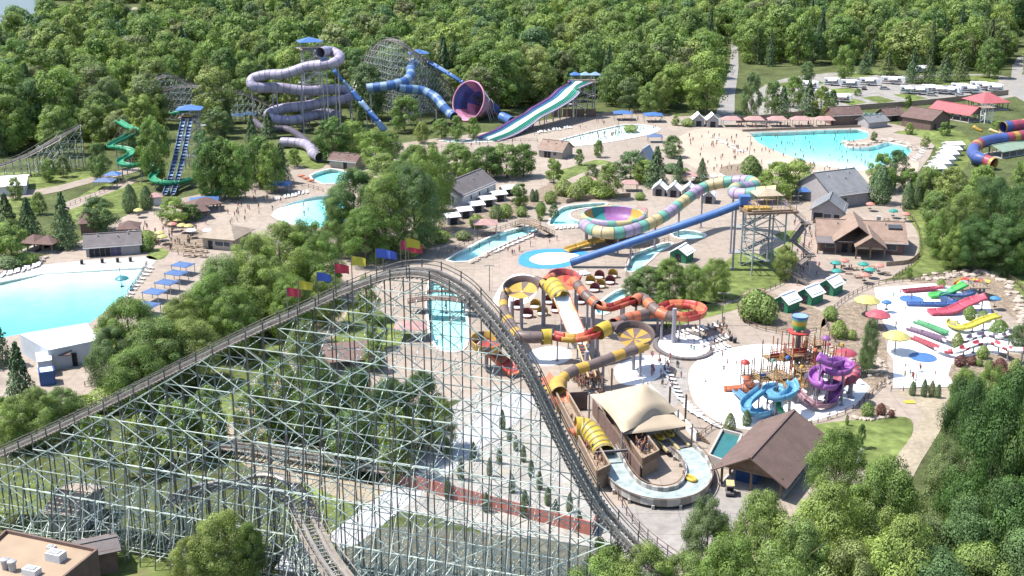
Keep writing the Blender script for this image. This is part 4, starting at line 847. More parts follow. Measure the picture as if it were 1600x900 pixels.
prf = [(7.9, -.4), (7.4, .5), (6.3, 2.6), (5.1, 5.2), (4.0, 8.2), (3.1, 11.5), (2.4, 14.5), (2.0, 17)]; FC = ['pink', 'pink', 'purple', 'pink', 'dblue', 'dblue', 'dblue', 'pink', 'pink', 'pink', 'pink', 'pink']; ns = 12
for s in range(ns):
    for c0, c1, col in ((0, 3, FC[s]), (2, 5, FC[(s + 1) % 12]), (4, 7, FC[(s + 5) % 12])):
        mb = MB(); rows = prf[c0:c1 + 1]; g_ = []
        for i in range(4):
            a = 2 * math.pi * (s + i / 3) / ns
            for r_, d in rows: g_.append(fc + ax * d + (ux * math.cos(a) + uy * math.sin(a)) * r_)
        k = len(rows); mb.add(g_, [(i * k + j, i * k + j + 1, (i + 1) * k + j + 1, (i + 1) * k + j) for i in range(3) for j in range(k - 1)]); mb.build('funnel_panel', C[col], t, True, True)
rim = [fc + ax * -.4 + (ux * math.cos(a) + uy * math.sin(a)) * 7.8 for a in [2 * math.pi * i / 32 for i in range(33)]]; MB().sweep(rim, circle(.32, 8)).build('rim', C['pink'], t, True, True)
for d, r_ in ((1.6, 7.0), (4, 5.9), (7.2, 4.6), (11, 3.5)):
    MB().sweep([fc + ax * d + (ux * math.cos(a) + uy * math.sin(a)) * r_ for a in [2 * math.pi * i / 24 for i in range(25)]], circle(.14, 6)).build('hoop', M_STEEL, t, True)
    for sg in (-1, 1): p = fc + ax * d + ux * r_ * sg; MB().bar(p, (p.x + sg * 2, p.y, -.2), .25).build('strut', M_STEEL, t, True); MB().bar(p + uy * r_ * .7, (p.x - sg * 4, p.y + 2, -.2), .18).build('strut', M_STEEL, t, True)
tube(t, [(783, 182, 2.4), (792, 186, 1.8), (800, 190, 1.4)], 1.9, ['blue'], 3, .7)
# ---- striped racer
b = P(905, 182); t = thing('racer_slide', 'wavy multi lane racer slide in navy, teal, white and green', 'water slide', b)
rp = curve(pxs([(908, 127, 13.6), (902, 130, 13.2), (890, 140, 11), (877, 153, 8.8), (858, 165, 7.2), (842, 174, 6.0), (818, 189, 3.3), (790, 206, 1.2), (760, 218, .35)]), .9); fr = frames(rp)
LN = ['purple', 'navy', 'blue', 'teal', None, None, None, 'green', 'teal', 'green', 'lilacd']; nl = len(LN); wl = 10.5 / nl
for i, c in enumerate(LN):
    o = (i - (nl - 1) / 2) * wl; MB().sweep([f[0] - f[1] * o for f in fr], [(-wl / 2 + .02, 0), (wl / 2 - .02, 0), (wl / 2 - .02, -.35), (-wl / 2 + .02, -.35)]).build('lane', C[c] if c else M_FRP_WHITE, t, True)
    MB().sweep([f[0] - f[1] * (o - wl / 2) for f in fr], [(-.06, 0), (.06, 0), (.06, .22), (-.06, .22)]).build('lane_divider', M_FRP_WHITE if c is None else C[c], t, True)
columns(t, [f[0] + f[1] * 3 for f in fr], 6, .2, .5); columns(t, [f[0] - f[1] * 3 for f in fr], 6, .2, .5)
tower(t, b + Vector((2, 6, 0)), 13, 8, 6, .1, levels=3)
for i, x in enumerate((-3.5, .5, 4.5)): hip_canopy(t, b + Vector((2 + x, 6, 13.3)), 4.2, 4.2, 2.4, 1.2, C['sky'] if i else C['blue'], .1, 'sun_shade', post=.3)
for x in range(4): MB().box(b + Vector((-9 + x * 4.5, -1, 1.6)), (4, .3, 3.2)).build('wall_panel', M_WOOD, t, True)
e0 = rp[-1]
for i, c in enumerate((None, 'mint', None, 'mint', None)):
    o = fr[-1][1] * (-(i - 2) * 1.7); a_ = e0 - o; d_ = Vector((-14, -2.5, 0)); MB().slab([a_ + Vector((0, -.8, -.2)), a_ + Vector((0, .8, -.2)), a_ + d_ + Vector((0, .8, -.2)), a_ + d_ + Vector((0, -.8, -.2))], .1).build('run_out', C[c] if c else M_FRP_WHITE, t, True)
# ---- green flume and twin speed slide
t = thing('green_flume', 'open green serpentine flume winding down from the trees', 'water slide', P(235, 300))
flume(t, [(184, 190, 10.5), (200, 200, 9.6), (212, 205, 9.1), (200, 214, 8.4), (180, 224, 7.7), (172, 230, 7.3), (185, 232, 7), (203, 236, 6.5), (203, 244, 6), (190, 251, 5.4), (189, 257, 5), (205, 260, 4.7), (228, 258, 4.5), (243, 263, 4), (243, 272, 3.5), (238, 280, 3), (248, 286, 2.6), (275, 287, 2.2), (302, 281, 2)], 2.1, .85, ['green'], 4, .6, sup=7)
for i in range(5): MB().bar(P(165 + 4 * i, 205 + 3 * i, 4), P(185 + 4 * i, 185 + 3 * i, 9), .2).build('timber_strut', M_TAN, t, True)
t = thing('green_flume_end', 'lower end of a green flume beside a blue shade', 'water slide', P(335, 312)); flume(t, [(348, 297, 2.6), (338, 304, 1.6), (322, 312, .5)], 2.0, .8, ['green'], 4, .6)
b = P(292, 250); t = thing('speed_slide', 'steep twin lane pale blue speed slide under a blue roof', 'water slide', b)
for dx in (-1.15, 1.15):
    sp_ = [p + Vector((dx, 0, 0)) for p in curve(pxs([(294, 183, 17), (289, 205, 13.5), (282, 240, 8.5), (272, 280, 3), (264, 304, .5)]), .8)]
    flume(t, None, 1.3, .5, ['bluegrey', 'sky'], 3, .8, pts=sp_)
    mb = MB(); 
    for p in sp_[::2]: mb.box(p + Vector((0, 0, .3)), (1.7, .25, .35))
    tag(mb.build('rung_rows', paint(30, 50, 80), t, True), kind='stuff')
q_ = P(294, 183, 17); tower(t, (q_.x, q_.y + 2.5, 0), 16.6, 4.5, 4.5, 0); hip_canopy(t, (q_.x, q_.y + 2.5, 17), 8, 7, 2.3, 1.3, C['blue'], .1, 'sun_shade', post=1.0)
MB().slab([(q_.x - 1.6, q_.y - 1, 17.6), (q_.x + 1.6, q_.y - 1, 17.6), (q_.x + 1.6, q_.y + 1.2, 17.8), (q_.x - 1.6, q_.y + 1.2, 17.8)], .3).build('start_tub', C['gold'], t, True)
flume(t, [(294, 173, 18.4), (280, 176, 17.9), (268, 178, 17.4)], 1.6, .6, ['green'], 4, .6)
# ---- bowl slide
bc = P(958, 347, 4.6); t = thing('bowl_slide', 'round bowl slide of yellow, mint and purple panels', 'water slide', (bc.x, bc.y, 0))
OUT = ['cream', 'cream', 'mint', 'mauve', 'mauve', 'mint', 'cream', 'cream', 'mint', 'mauve', 'mauve', 'mint'] * 2; INN = ['gold', 'gold', 'gold', 'teal', 'purple', 'purple', 'purple', 'purple', 'teal', 'gold', 'gold', 'teal'] * 2; RB = 7.9
for s in range(24):
    a0, a1 = 2 * math.pi * s / 24, 2 * math.pi * (s + 1) / 24
    MB().lathe([(RB - .5, 2.3), (RB - .1, 2.45), (RB + .35, 2.0), (RB + .55, 1.2), (RB + .4, .3), (RB - .2, -.5), (RB - 1.2, -.9)], bc, 3, a0, a1).build('rim_panel', C[OUT[s]], t, True, True)
    MB().lathe([(RB - .52, 2.3), (RB - .8, .9), (RB - 1.6, -.1), (RB - 3.4, -.8), (1.2, -1.5)], bc, 3, a0, a1).build('bowl_panel', C[INN[(s + 1) // 2 * 2 % 24]], t, True, True)
    if s % 2 == 0: MB().lathe([(RB + .38, 2.05), (RB + .62, 1.2), (RB + .45, .3)], bc, 1, a0 - .012, a0 + .012).build('seam', M_COLUMN, t, True)
for s in range(8): a = 2 * math.pi * s / 8; p = bc + Vector((math.cos(a) * 6.6, math.sin(a) * 6.6, 0)); MB().cyl((p.x, p.y, -.2), (p.x, p.y, bc.z - .7), .25, .25, 8).build('support_column', M_WOOD, t, True)
MB().cyl((bc.x, bc.y, -.1), (bc.x, bc.y, bc.z - 1.3), 3.6, 3.6, 16).build('drum_base', M_WOOD, t, True)
tube(t, [(1214, 299, 17.4), (1190, 301, 16.8), (1160, 304, 16), (1147, 301, 15.6), (1150, 294, 15), (1166, 293, 14.3), (1180, 289, 13.9), (1172, 283, 13.6), (1150, 283, 13), (1125, 286, 12.2), (1105, 291, 11.2), (1088, 300, 10.2), (1065, 317, 8.9), (1043, 334, 7.8), (1020, 347, 6.8), (995, 357, 6.0), (972, 363, 5.7), (947, 364, 5.6), (925, 359, 5.5), (912, 350, 5.4)], 1.5, ['cream', 'cream', 'mint', 'mauve', 'mauve', 'mint', 'cream', 'cream', 'mint', 'mauve', 'mauve', 'mint'], 2.4, .6, sup=12)
flume(t, [(945, 375, 2.0), (930, 378, 1.6), (905, 386, .8), (885, 392, .35)], 2.2, .7, ['gold'], 4, .6)
t = thing('blue_enclosed_slide', 'straight royal blue enclosed slide descending past the bowl', 'water slide', P(892, 412)); tube(t, [(1163, 316, 16.2), (1120, 333, 13.6), (1060, 354, 10.4), (1000, 374, 7), (950, 391, 4.2), (892, 410, 1.2)], .95, ['blue'], 6, 1.0, sup=26)
q_ = P(1160, 316, 16.4); MB().box(q_ + Vector((.5, 0, .5)), (2.4, 2.2, 2.2)).build('start_box', C['blue'], t, True)
b = P(1193, 428); t = thing('slide_tower', 'tall pale steel slide tower with timber deck and stairs', 'tower', b)
tower(t, b + Vector((0, 3, 0)), 15.6, 7.5, 8, .15, paint(175, 195, 190), levels=4)
MB().box(b + Vector((0, 3, 15.2)), (12, 11, .5), .15).build('timber_fascia', M_WOOD, t, True)
for dx, c in ((-3, 'gold'), (0, 'gold')): MB().box(b + Vector((dx - 1, -.5, 16.0)), (2.6, 2.6, .6), .15).build('start_tub', C[c], t, True)
hip_canopy(t, b + Vector((.5, 5, 15.7)), 6.5, 5.5, 2.4, 1.3, C['tan'], .15, 'sun_shade', post=.3)
for i in range(8): p = b + Vector((-5 + i * 1.4, -2.2 + (i % 3) * .7, 15.7)); MB().cyl(p, p + Vector((0, 0, 2.6 + (i % 2))), .06, .05, 6).build('banner_pole', C['gold'] if i % 2 else C['purple'], t, True)
M_SHINGLE0 = mat('weathered_deck', (.16, .14, .125), .9, .2, 1.5)
fl_ = [(5, 3, 15.6), (9.5, 2, 11.8), (6, -1, 8.4), (10, -2.5, 5.4), (4.5, -6, 2.6), (9, -9, 0)]
for (x0, y0, z0), (x1, y1, z1) in zip(fl_, fl_[1:]):
    u, v = b + Vector((x0, y0, z0)), b + Vector((x1, y1, z1)); d = (v - u); sd = Vector((-d.y, d.x, 0)).normalized() * .8; mb = MB()
    mb.slab([u - sd, u + sd, v + sd, v - sd], .25)
    for o in (-sd, sd): mb.bar(u + o + Vector((0, 0, .95)), v + o + Vector((0, 0, .95)), .07); mb.bar(u + o + Vector((0, 0, .5)), v + o + Vector((0, 0, .5)), .05)
    mb.build('stair_flight', M_SHINGLE0, t, True); MB().box(v + Vector((0, 0, -.1)), (2.2, 2.2, .2)).build('landing', M_SHINGLE0, t, True)
    if z1 > 1: MB().cyl((v.x, v.y, 0), v, .14, .14, 6).build('support_column', M_STEEL, t, True)
# ---- saucer slides (orange, brown, yellow)
def saucer(root, px, py, z, r, cols, rim, tilt=(0, 0), arc=(0, 2 * math.pi), hgt=1.3, k=12):
    c = P(px, py, z); q = Matrix.Rotation(tilt[0], 3, 'X') @ Matrix.Rotation(tilt[1], 3, 'Y')
    for s in range(k):
        a0, a1 = 2 * math.pi * s / k, 2 * math.pi * (s + 1) / k; mb = MB(); mb.lathe([(r, .12), (r * .55, -.1), (.2, -.2)], (0, 0, 0), 3, a0, a1); mb.v = [tuple(c + q @ Vector(v)) for v in mb.v]; mb.build('saucer_panel', C[cols[s % len(cols)]], root, True, True)
    n = 14
    for s in range(n):
        a0 = arc[0] + (arc[1] - arc[0]) * s / n; a1 = arc[0] + (arc[1] - arc[0]) * (s + 1) / n; mb = MB(); mb.lathe([(r * .98, .05), (r * 1.06, .3), (r * 1.12, hgt), (r * 1.2, hgt + .05), (r * 1.2, hgt - .15), (r * 1.1, -.1)], (0, 0, 0), 3, a0, a1); mb.v = [tuple(c + q @ Vector(v)) for v in mb.v]; mb.build('rim_panel', C[rim[s % len(rim)]], root, True, True)
    for a in (.6, 2.7, 4.7): p = c + q @ Vector((math.cos(a) * r * .7, math.sin(a) * r * .7, -.2)); MB().bar(p, (c.x, c.y, c.z - 2.2), .18).build('strut', M_COLUMN, root, True)
    MB().cyl((c.x, c.y, -.2), (c.x, c.y, c.z - .3), .35, .35, 10).build('support_column', M_COLUMN, root, True)
t = thing('saucer_slide_yellow', 'brown and yellow raft slide with tilted saucers and tubes', 'water slide', P(870, 560))
saucer(t, 815, 454, 8.2, 3.1, ['gold', 'gold', 'brown', 'gold'], ['dbrown'], (.25, -.1), (-.3, 3.6))
saucer(t, 991, 528, 6.4, 3.1, ['brown', 'gold'], ['dbrown'], (.28, .05), (-1.2, 3.0))
tube(t, [(789, 492, 5.4), (787, 478, 6.2), (788, 464, 7.2), (792, 455, 8.0)], .95, ['brown', 'gold'], 2.2, .55, sup=0)
tube(t, [(838, 438, 9.4), (846, 442, 9.3), (854, 449, 9.0), (860, 452, 8.8)], .95, ['brown', 'gold'], 1.8, .45)
tube(t, [(789, 492, 5.4), (796, 505, 5.1), (802, 516, 5.0), (812, 525, 5.0), (830, 527, 5.0), (846, 527, 5.0)], 1.15, ['brown', 'gold', 'brown'], 2.2, .55, sup=8)
tube(t, [(846, 527, 5.0), (856, 526, 5.0), (862, 526, 5)], 1.5, ['yellow'], 5, .55)
flume(t, [(862, 527, 4.6), (880, 531, 4.5), (900, 532, 4.6), (920, 528, 5.0), (935, 521, 5.4)], 2.2, 1.0, ['red', 'gold', 'orange'], 2.4, .6, sup=5)
tube(t, [(935, 520, 5.8), (945, 514, 6.1), (951, 512, 6.2)], 1.45, ['yellow'], 5, .55)
tube(t, [(951, 512, 6.2), (962, 511, 6.3), (974, 509, 6.5)], 1.0, ['brown'], 2.2, .55)
tube(t, [(1010, 539, 6.0), (1000, 543, 5.8), (975, 552, 5.4), (950, 561, 5.0), (925, 570, 4.6), (902, 577, 4.2), (884, 587, 3.8), (873, 600, 3.4)], .95, ['gold', 'brown', 'gold', 'brown', 'brown'], 2.6, .65, sup=9)
tube(t, [(873, 599, 3.4), (870, 608, 3.2), (874, 616, 3.0)], 1.5, ['gold'], 5, .5)
flume(t, [(845, 590, 4), (855, 603, 3.6), (868, 615, 3), (876, 628, 2.2), (882, 641, 1.4)], 2.9, 1.0, ['orange', 'gold'], 3.2, .6, sup=3)
saucer(t, 760, 541, 4.6, 2.6, ['red', 'rosewood'], ['gold', 'brown', 'gold'], (.15, .1), (0, 2 * math.pi), 1.5)
flume(t, [(765, 552, 3.4), (775, 560, 2.6), (790, 572, 1.6), (805, 585, .8)], 2.6, .8, ['orange', 'red'], 3, .6)
for cx, cy0, cy1 in ((849, 447, 509), (900, 461, 496), (926, 475, 512), (916, 549, 592), (973, 473, 498), (800, 470, 505), (932, 520, 560)):
    f_ = P(cx, cy1); d = ray(cx, cy0); z = CH + d.z * f_.y / d.y; MB().cyl(f_, (f_.x, f_.y, z), .45, .42, 12).build('steel_mast', M_COLUMN, t, True)
t = thing('saucer_slide_red', 'orange red raft slide with a saucer and wide loop', 'water slide', P(1000, 500))
saucer(t, 881, 442, 8.6, 3.0, ['orange', 'orange', 'red'], ['red', 'rosewood'], (.25, .1), (.2, 3.6))
tube(t, [(851, 441, 9.2), (856, 436, 9.4), (864, 433, 9.5)], .95, ['orange'], 2, .5)
tube(t, [(897, 438, 9.2), (905, 449, 8.6), (915, 461, 7.9), (925, 470, 7.3), (934, 477, 6.9)], 1.0, ['orange', 'brown', 'orange', 'brown'], 2.0, .5, sup=6)
flume(t, [(934, 478, 6.6), (948, 484, 6.2), (962, 481, 6.1), (978, 475, 6.3), (992, 471, 6.4)], 2.0, .9, ['orange', 'red'], 2.5, .6, sup=5)
tube(t, [(990, 472, 6.6), (998, 466, 6.9), (1006, 467, 6.7), (1015, 476, 6.2), (1026, 486, 5.7), (1040, 493, 5.3), (1055, 496, 5.1)], 1.1, ['orange', 'brown', 'orange', 'brown'], 2.2, .55, sup=9)
flume(t, [(1053, 497, 4.8), (1070, 499, 4.7), (1088, 496, 4.6), (1095, 489, 4.5), (1087, 482, 4.4), (1068, 479, 4.3), (1048, 480, 4.2), (1034, 486, 4.0)], 2.3, 1.1, ['orange', 'red'], 2.6, .6, sup=6)
tube(t, [(1034, 486, 4.4), (1020, 489, 4.6), (1000, 493, 4.8), (982, 497, 5.0), (966, 503, 5.2), (958, 506, 5.4)], 1.1, ['orange', 'orange', 'brown'], 2.2, .55, sup=8)
f_ = P(1052, 536); d = ray(1052, 482); MB().cyl(f_, (f_.x, f_.y, CH + d.z * f_.y / d.y), .45, .42, 12).build('steel_mast', M_COLUMN, t, True)
t = thing('plunge_chute', 'wide white and orange plunge chute under a yellow hood', 'water slide', P(905, 548))
tube(t, [(862, 446, 9.6), (868, 452, 9.3), (874, 461, 8.7), (877, 467, 8.3)], 1.9, ['yellow'], 1.6, .4)
flume(t, [(875, 464, 8.4), (883, 484, 7.2), (893, 508, 5.6), (903, 532, 3.8), (908, 544, 3.0)], 3.0, .8, [M_FRP_WHITE, C['cream'], M_FRP_WHITE], 3.2, .6, sup=6, water=True)
for sg in (-1, 1): MB().sweep([p + Vector((sg * 1.7, 0, .85)) for p in curve(pxs([(875, 464, 8.4), (893, 508, 5.6), (908, 544, 3)]), 1)], [(-.1, -.1), (.1, -.1), (.1, .1), (-.1, .1)]).build('red_rail', C['orange'], t, True)
cv = thing('conveyor_ramp', 'narrow cream conveyor ramp with rungs below the plunge chute', 'conveyor', P(925, 592)); pp = curve(pxs([(908, 540, 4.2), (916, 562, 3.4), (926, 590, 2.0)]), .6)
for sg in (-1, 1): MB().sweep([p + Vector((sg * .7, 0, 0)) for p in pp], [(-.1, -.2), (.1, -.2), (.1, .2), (-.1, .2)]).build('side_beam', C['cream'], cv, True)
for p in pp[::2]: MB().box(p, (1.4, .18, .12)).build('rung', C['orange'], cv, True)
columns(cv, pp, 5, .14, .2)
# ---- right edge tubes
t = thing('striped_tube_slide', 'blue, red and yellow striped tube slide at the right edge', 'water slide', P(1560, 255))
tube(t, [(1640, 205, 5.6), (1610, 210, 5.2), (1580, 215, 4.9), (1550, 219, 4.6), (1528, 226, 4.2), (1520, 237, 3.6), (1527, 246, 3.0), (1541, 251, 2.5), (1553, 256, 2.0)], 1.9, ['dblue', 'dblue', 'dblue', 'dblue', 'dblue', 'crimson', 'gold', 'crimson'], 2.6, .65, sup=7)
tube(t, [(1640, 188, 8), (1615, 192, 7.5), (1590, 196, 7.2), (1566, 199, 7)], 2.0, ['gold', 'crimson', 'crimson', 'dblue'], 2.6, .65, sup=7)
flume(t, [(1545, 203, 3.2), (1555, 207, 2.5), (1563, 209, 2.2)], 1.8, .6, ['cream'], 4, .6)
flume(t, [(1520, 198, 4), (1527, 203, 3), (1535, 206, 2.4)], 1.8, .6, ['gold'], 4, .6)
b = P(1540, 192); tower(t, b, 6, 3, 3, .2, M_FRP_WHITE, 2)
# ================================================================== buildings, shades, furniture
M_SHINGLE_G = mat('grey_shingles', (.135, .12, .12), .9, .14, .5, sc2=5)
M_SHINGLE_B = mat('brown_shingles', (.125, .085, .073), .9, .14, .5, sc2=5)
M_SHINGLE_T = mat('tan_shingles', (.28, .23, .18), .9, .14, .5, sc2=5)
M_SHINGLE_L = mat('light_brown_shingles', (.225, .16, .125), .9, .16, .5, sc2=5)
M_SHINGLE_D = mat('dark_brown_shingles', (.13, .085, .075), .9, .16, .5, sc2=5)
M_SHINGLE_S = mat('slate_shingles', (.16, .165, .175), .9, .14, .5, sc2=5)
M_REDROOF = mat('red_metal_roof', (.33, .095, .1), .5, .1, .6, sc2=4)
M_PINKROOF = mat('faded_pink_roof', (.33, .2, .185), .75, .14, .8, sc2=5)
M_WHITEROOF = mat('white_roof', (.80, .79, .78), .5, .04, .6)
M_WALL_G = mat('grey_siding', (.30, .28, .28), .8, .1, 1); M_WALL_B = mat('brown_siding', (.15, .10, .085), .85, .15, 1); M_WALL_T = mat('tan_siding', (.33, .28, .23), .85, .12, 1); M_WALL_GRN = mat('green_siding', (.03, .16, .085), .7, .1, 1); M_WALL_W = mat('pale_siding', (.5, .5, .5), .8, .08, 1)
M_DARK = mat('dark_opening', (.02, .02, .025), .6, .1); M_GLASS = mat('window_glass', (.06, .07, .08), .15, .1)
def frame_of(a, b):
    A, B = P(*a), P(*b); x = (B - A); w_ = x.length; rz = math.atan2(x.y, x.x); return A, B, w_, rz
def gable(name, label, cat, a, b, depth, wh, rh, ridge='x', wall=None, roof=None, over=.6, doors=(), windows=(), openw=False, hip=0.0, z0=0.0):
    A, B, w_, rz = frame_of(a, b); q = Matrix.Rotation(rz, 3, 'Z'); c = (A + B) / 2 + q @ Vector((0, depth / 2, 0)); t = thing(name, label, cat, c + Vector((0, 0, z0)), rz); hx, hy = w_ / 2, depth / 2
    wall = wall or M_WALL_G; roof = roof or M_SHINGLE_G
    if openw:
        n = max(2, int(w_ / 3.2)); m_ = max(2, int(depth / 3.2))
        for i in range(n + 1):
            for y in (-hy, hy): MB().box((-hx + w_ * i / n, y, wh / 2), (.3, .3, wh)).build('post', wall, t)
        for j in range(1, m_):
            for x in (-hx, hx): MB().box((x, -hy + depth * j / m_, wh / 2), (.3, .3, wh)).build('post', wall, t)
        MB().box((0, 0, .1), (w_ + .8, depth + .8, .2)).build('floor_slab', M_CONC, t)
        for y in (-hy, hy): MB().box((0, y, wh - .15), (w_ + .4, .32, .3)).build('beam', wall, t)
    else:
        for nm, cc, sz in (('front_wall', (0, -hy, wh / 2), (w_, .25, wh)), ('back_wall', (0, hy, wh / 2), (w_, .25, wh)), ('side_wall', (-hx, 0, wh / 2), (.25, depth - .26, wh)), ('side_wall', (hx, 0, wh / 2), (.25, depth - .26, wh))): MB().box(cc, sz).build(nm, wall, t)
    o = over
    if hip:
        rl = max(0.01, (w_ - 2 * hy * hip)) if ridge == 'x' else 0.01; k = [(-hx - o, -hy - o, wh), (hx + o, -hy - o, wh), (hx + o, hy + o, wh), (-hx - o, hy + o, wh)]; t0, t1 = Vector((-rl / 2, 0, wh + rh)), Vector((rl / 2, 0, wh + rh)); k = [Vector(x) for x in k]
        for f in ([k[0], k[1], t1, t0], [k[1], k[2], t1], [k[2], k[3], t0, t1], [k[3], k[0], t0]): MB().slab(f, .16).build('roof_slope', roof, t)
    elif ridge == 'x':
        e = rh / hy * o
        for sg in (-1, 1): MB().slab([(-hx - o, sg * (hy + o), wh - e), (hx + o, sg * (hy + o), wh - e), (hx + o, 0, wh + rh), (-hx - o, 0, wh + rh)], .18).build('roof_slope', roof, t)
        if not openw:
            for x in (-hx, hx): MB().add([(x - .1, -hy, wh), (x - .1, hy, wh), (x - .1, 0, wh + rh - .15), (x + .1, -hy, wh), (x + .1, hy, wh), (x + .1, 0, wh + rh - .15)], [(0, 1, 2), (5, 4, 3), (0, 3, 4, 1), (1, 4, 5, 2), (2, 5, 3, 0)]).build('gable_end', wall, t)
    else:
        e = rh / hx * o
        for sg in (-1, 1): MB().slab([(sg * (hx + o), -hy - o, wh - e), (sg * (hx + o), hy + o, wh - e), (0, hy + o, wh + rh), (0, -hy - o, wh + rh)], .18).build('roof_slope', roof, t)
        for y in (-hy, hy): MB().add([(-hx, y - .1, wh), (hx, y - .1, wh), (0, y - .1, wh + rh - .15), (-hx, y + .1, wh), (hx, y + .1, wh), (0, y + .1, wh + rh - .15)], [(0, 1, 2), (5, 4, 3), (0, 3, 4, 1), (1, 4, 5, 2), (2, 5, 3, 0)]).build('gable_end', wall, t)
    if not hip:
        if ridge == 'x': MB().box((0, 0, wh + rh + .03), (w_ + 2 * o, .45, .1)).build('ridge_cap', roof, t)
        else: MB().box((0, 0, wh + rh + .03), (.45, depth + 2 * o, .1)).build('ridge_cap', roof, t)
    if w_ > 6 and not openw and rh > 1.2:
        for u_, v_ in ((-.28, .25), (.1, .4), (.3, .2)):
            if ridge == 'x' and not hip: MB().cyl((w_ * u_, -hy * v_, wh + rh * (1 - v_) - .1), (w_ * u_, -hy * v_, wh + rh * (1 - v_) + .55), .18, .18, 8).build('roof_vent', M_STEEL, t)
        for sg in (-1, 1):
            if ridge == 'x' and not hip: MB().box((0, sg * (hy + o + .08), wh - rh / hy * o - .12), (w_ + 2 * o, .16, .16)).build('gutter', M_WALL_W, t)
    for d in doors:                                # (fraction along the front, width, height, material)
        x = -hx + w_ * d[0]; f = MB().box((x, -hy - .14, d[2] / 2 + .02), (d[1], .08, d[2])).build('door', d[3] if len(d) > 3 else M_DARK, t); MB().box((x + d[1] * .35, -hy - .2, d[2] * .48), (.08, .06, .2)).build('handle', M_STEEL, f)
    for wn in windows:                             # (fraction, z, width, height)
        x = -hx + w_ * wn[0]; f = MB().box((x, -hy - .14, wn[1]), (wn[2] + .2, .08, wn[3] + .2)).build('window', M_WALL_W, t); MB().box((x, -hy - .2, wn[1]), (wn[2], .05, wn[3])).build('pane', M_GLASS, f)
    return t
# --- left plaza
gable('bathhouse', 'long low bathhouse with grey roof and row of dark doors', 'building', (136, 402), (219, 396), 7, 2.9, 2.0, 'x', M_WALL_G, M_SHINGLE_G, .7, doors=[(.1 + .1 * i, 1.15, 2.2, M_DARK if i < 4 else paint(85, 70, 120)) for i in range(6)])
gable('brown_house', 'brown roofed house with vents behind a tall conifer', 'building', (128, 368), (154, 366), 9, 3.2, 2.6, 'x', M_WALL_B, M_SHINGLE_D, hip=1.0)
gable('snack_bar', 'snack bar with broad tan roof on the left plaza', 'building', (318, 388), (365, 392), 9.5, 3.0, 2.2, 'x', M_WALL_T, M_SHINGLE_T, .9, doors=[(.25, 1.2, 2.2)], windows=[(.55, 1.6, 2.2, 1.1), (.8, 1.6, 1.6, 1.1)], hip=.6)
for i, (a, b_, lab) in enumerate((((292, 346), (326, 342), 'dark brown hip roofed shelter beside the snack bar'), ((303, 336), (345, 330), 'rear dark brown hip roofed shelter behind the snack bar'), ((186, 372), (214, 371), 'small brown hip roofed kiosk behind the bathhouse'), ((55, 395), (82, 396), 'brown hip roofed kiosk left of the bathhouse'), ((33, 393), (55, 395), 'leftmost brown hip roofed kiosk under the conifers'))):
    gable('shelter', lab, 'shelter', a, b_, 5.5, 2.4, 1.5, 'x', M_WOOD, M_SHINGLE_D, .6, openw=True, hip=1.0)
gable('service_shed', 'tan shed with brown roof beside the small turquoise pool', 'building', (516, 262), (556, 266), 6, 3.0, 1.6, 'x', M_WALL_T, M_SHINGLE_D, .6, doors=[(.6, 1.4, 2.2)])
gable('white_roof_shed', 'low shed with flat white roof at the far left edge', 'building', (-20, 308), (40, 304), 14, 3, .8, 'x', M_WALL_W, M_WHITEROOF)
gable('small_booth', 'small pinkish booth below the speed slide', 'booth', (237, 322), (252, 321), 3, 2.6, 1.0, 'x', M_WALL_W, M_PINKROOF, hip=1.0)
gable('timber_arbour', 'long flat brown timber roof seen through the coaster frame', 'shelter', (512, 585), (590, 578), 9, 2.6, .5, 'x', M_WOOD, M_WALL_B, openw=True)
# --- centre
gable('grey_hall', 'long pale hall with dark grey gabled roof in the centre', 'building', (722, 328), (774, 305), 10, 4.2, 3.2, 'x', M_WALL_W, M_SHINGLE_G, .5, windows=[(.25, 2.6, .7, 1.2), (.5, 2.6, .7, 1.2), (.75, 2.6, .7, 1.2), (.42, .9, .6, .9)])
gable('brown_gable_house', 'light brown gabled house below the racer slide', 'building', (842, 245), (878, 249), 8, 3.0, 2.4, 'x', M_WALL_T, M_SHINGLE_L, .6, doors=[(.3, 1.1, 2.1), (.45, 1.1, 2.1)], windows=[(.7, 1.6, 1.2, 1)])
gable('blue_grey_house', 'steep blue grey gabled house among trees by the beach', 'building', (992, 266), (1015, 268), 7, 3.2, 4, 'y', M_WALL_G, mat('blue_grey_roof', (.24, .28, .32), .7, .1), .5)
gable('wood_cabin', 'tan roofed cabin in a clearing of the wood', 'building', (850, 122), (880, 124), 12, 3.5, 4.5, 'x', M_WALL_B, M_SHINGLE_T)
for i, (x, y) in enumerate(((709, 352), (728, 342), (747, 333), (764, 324), (782, 316), (797, 307))):
    gable('white_cabana', 'white flat roofed cabana in the row beside the grey hall', 'cabana', (x - 9, y), (x + 9, y - 2), 3.4, 2.3, .5, 'x', M_WALL_G, M_WHITEROOF, .45, doors=[(.5, 2, 2, M_DARK)])
for i, (x, y) in enumerate(((1030, 306), (1053, 308), (1076, 309), (1108, 318))):
    gable('gabled_cabana', 'grey cabana with white gabled roof behind the bowl slide', 'cabana', (x - 10, y), (x + 8, y + 1), 4.2, 2.5, 1.5, 'y', M_WALL_G, M_WHITEROOF, .45, doors=[(.5, 1.8, 2.1, M_DARK)])
for x, y in ((1092, 198), (1114, 199)): gable('beach_kiosk', 'beach kiosk with white gabled roof by the kiddie pool', 'kiosk', (x - 9, y), (x + 8, y), 4.5, 3.2, 1.8, 'y', M_WALL_G, M_WHITEROOF, .5, doors=[(.5, 2, 2.2)])
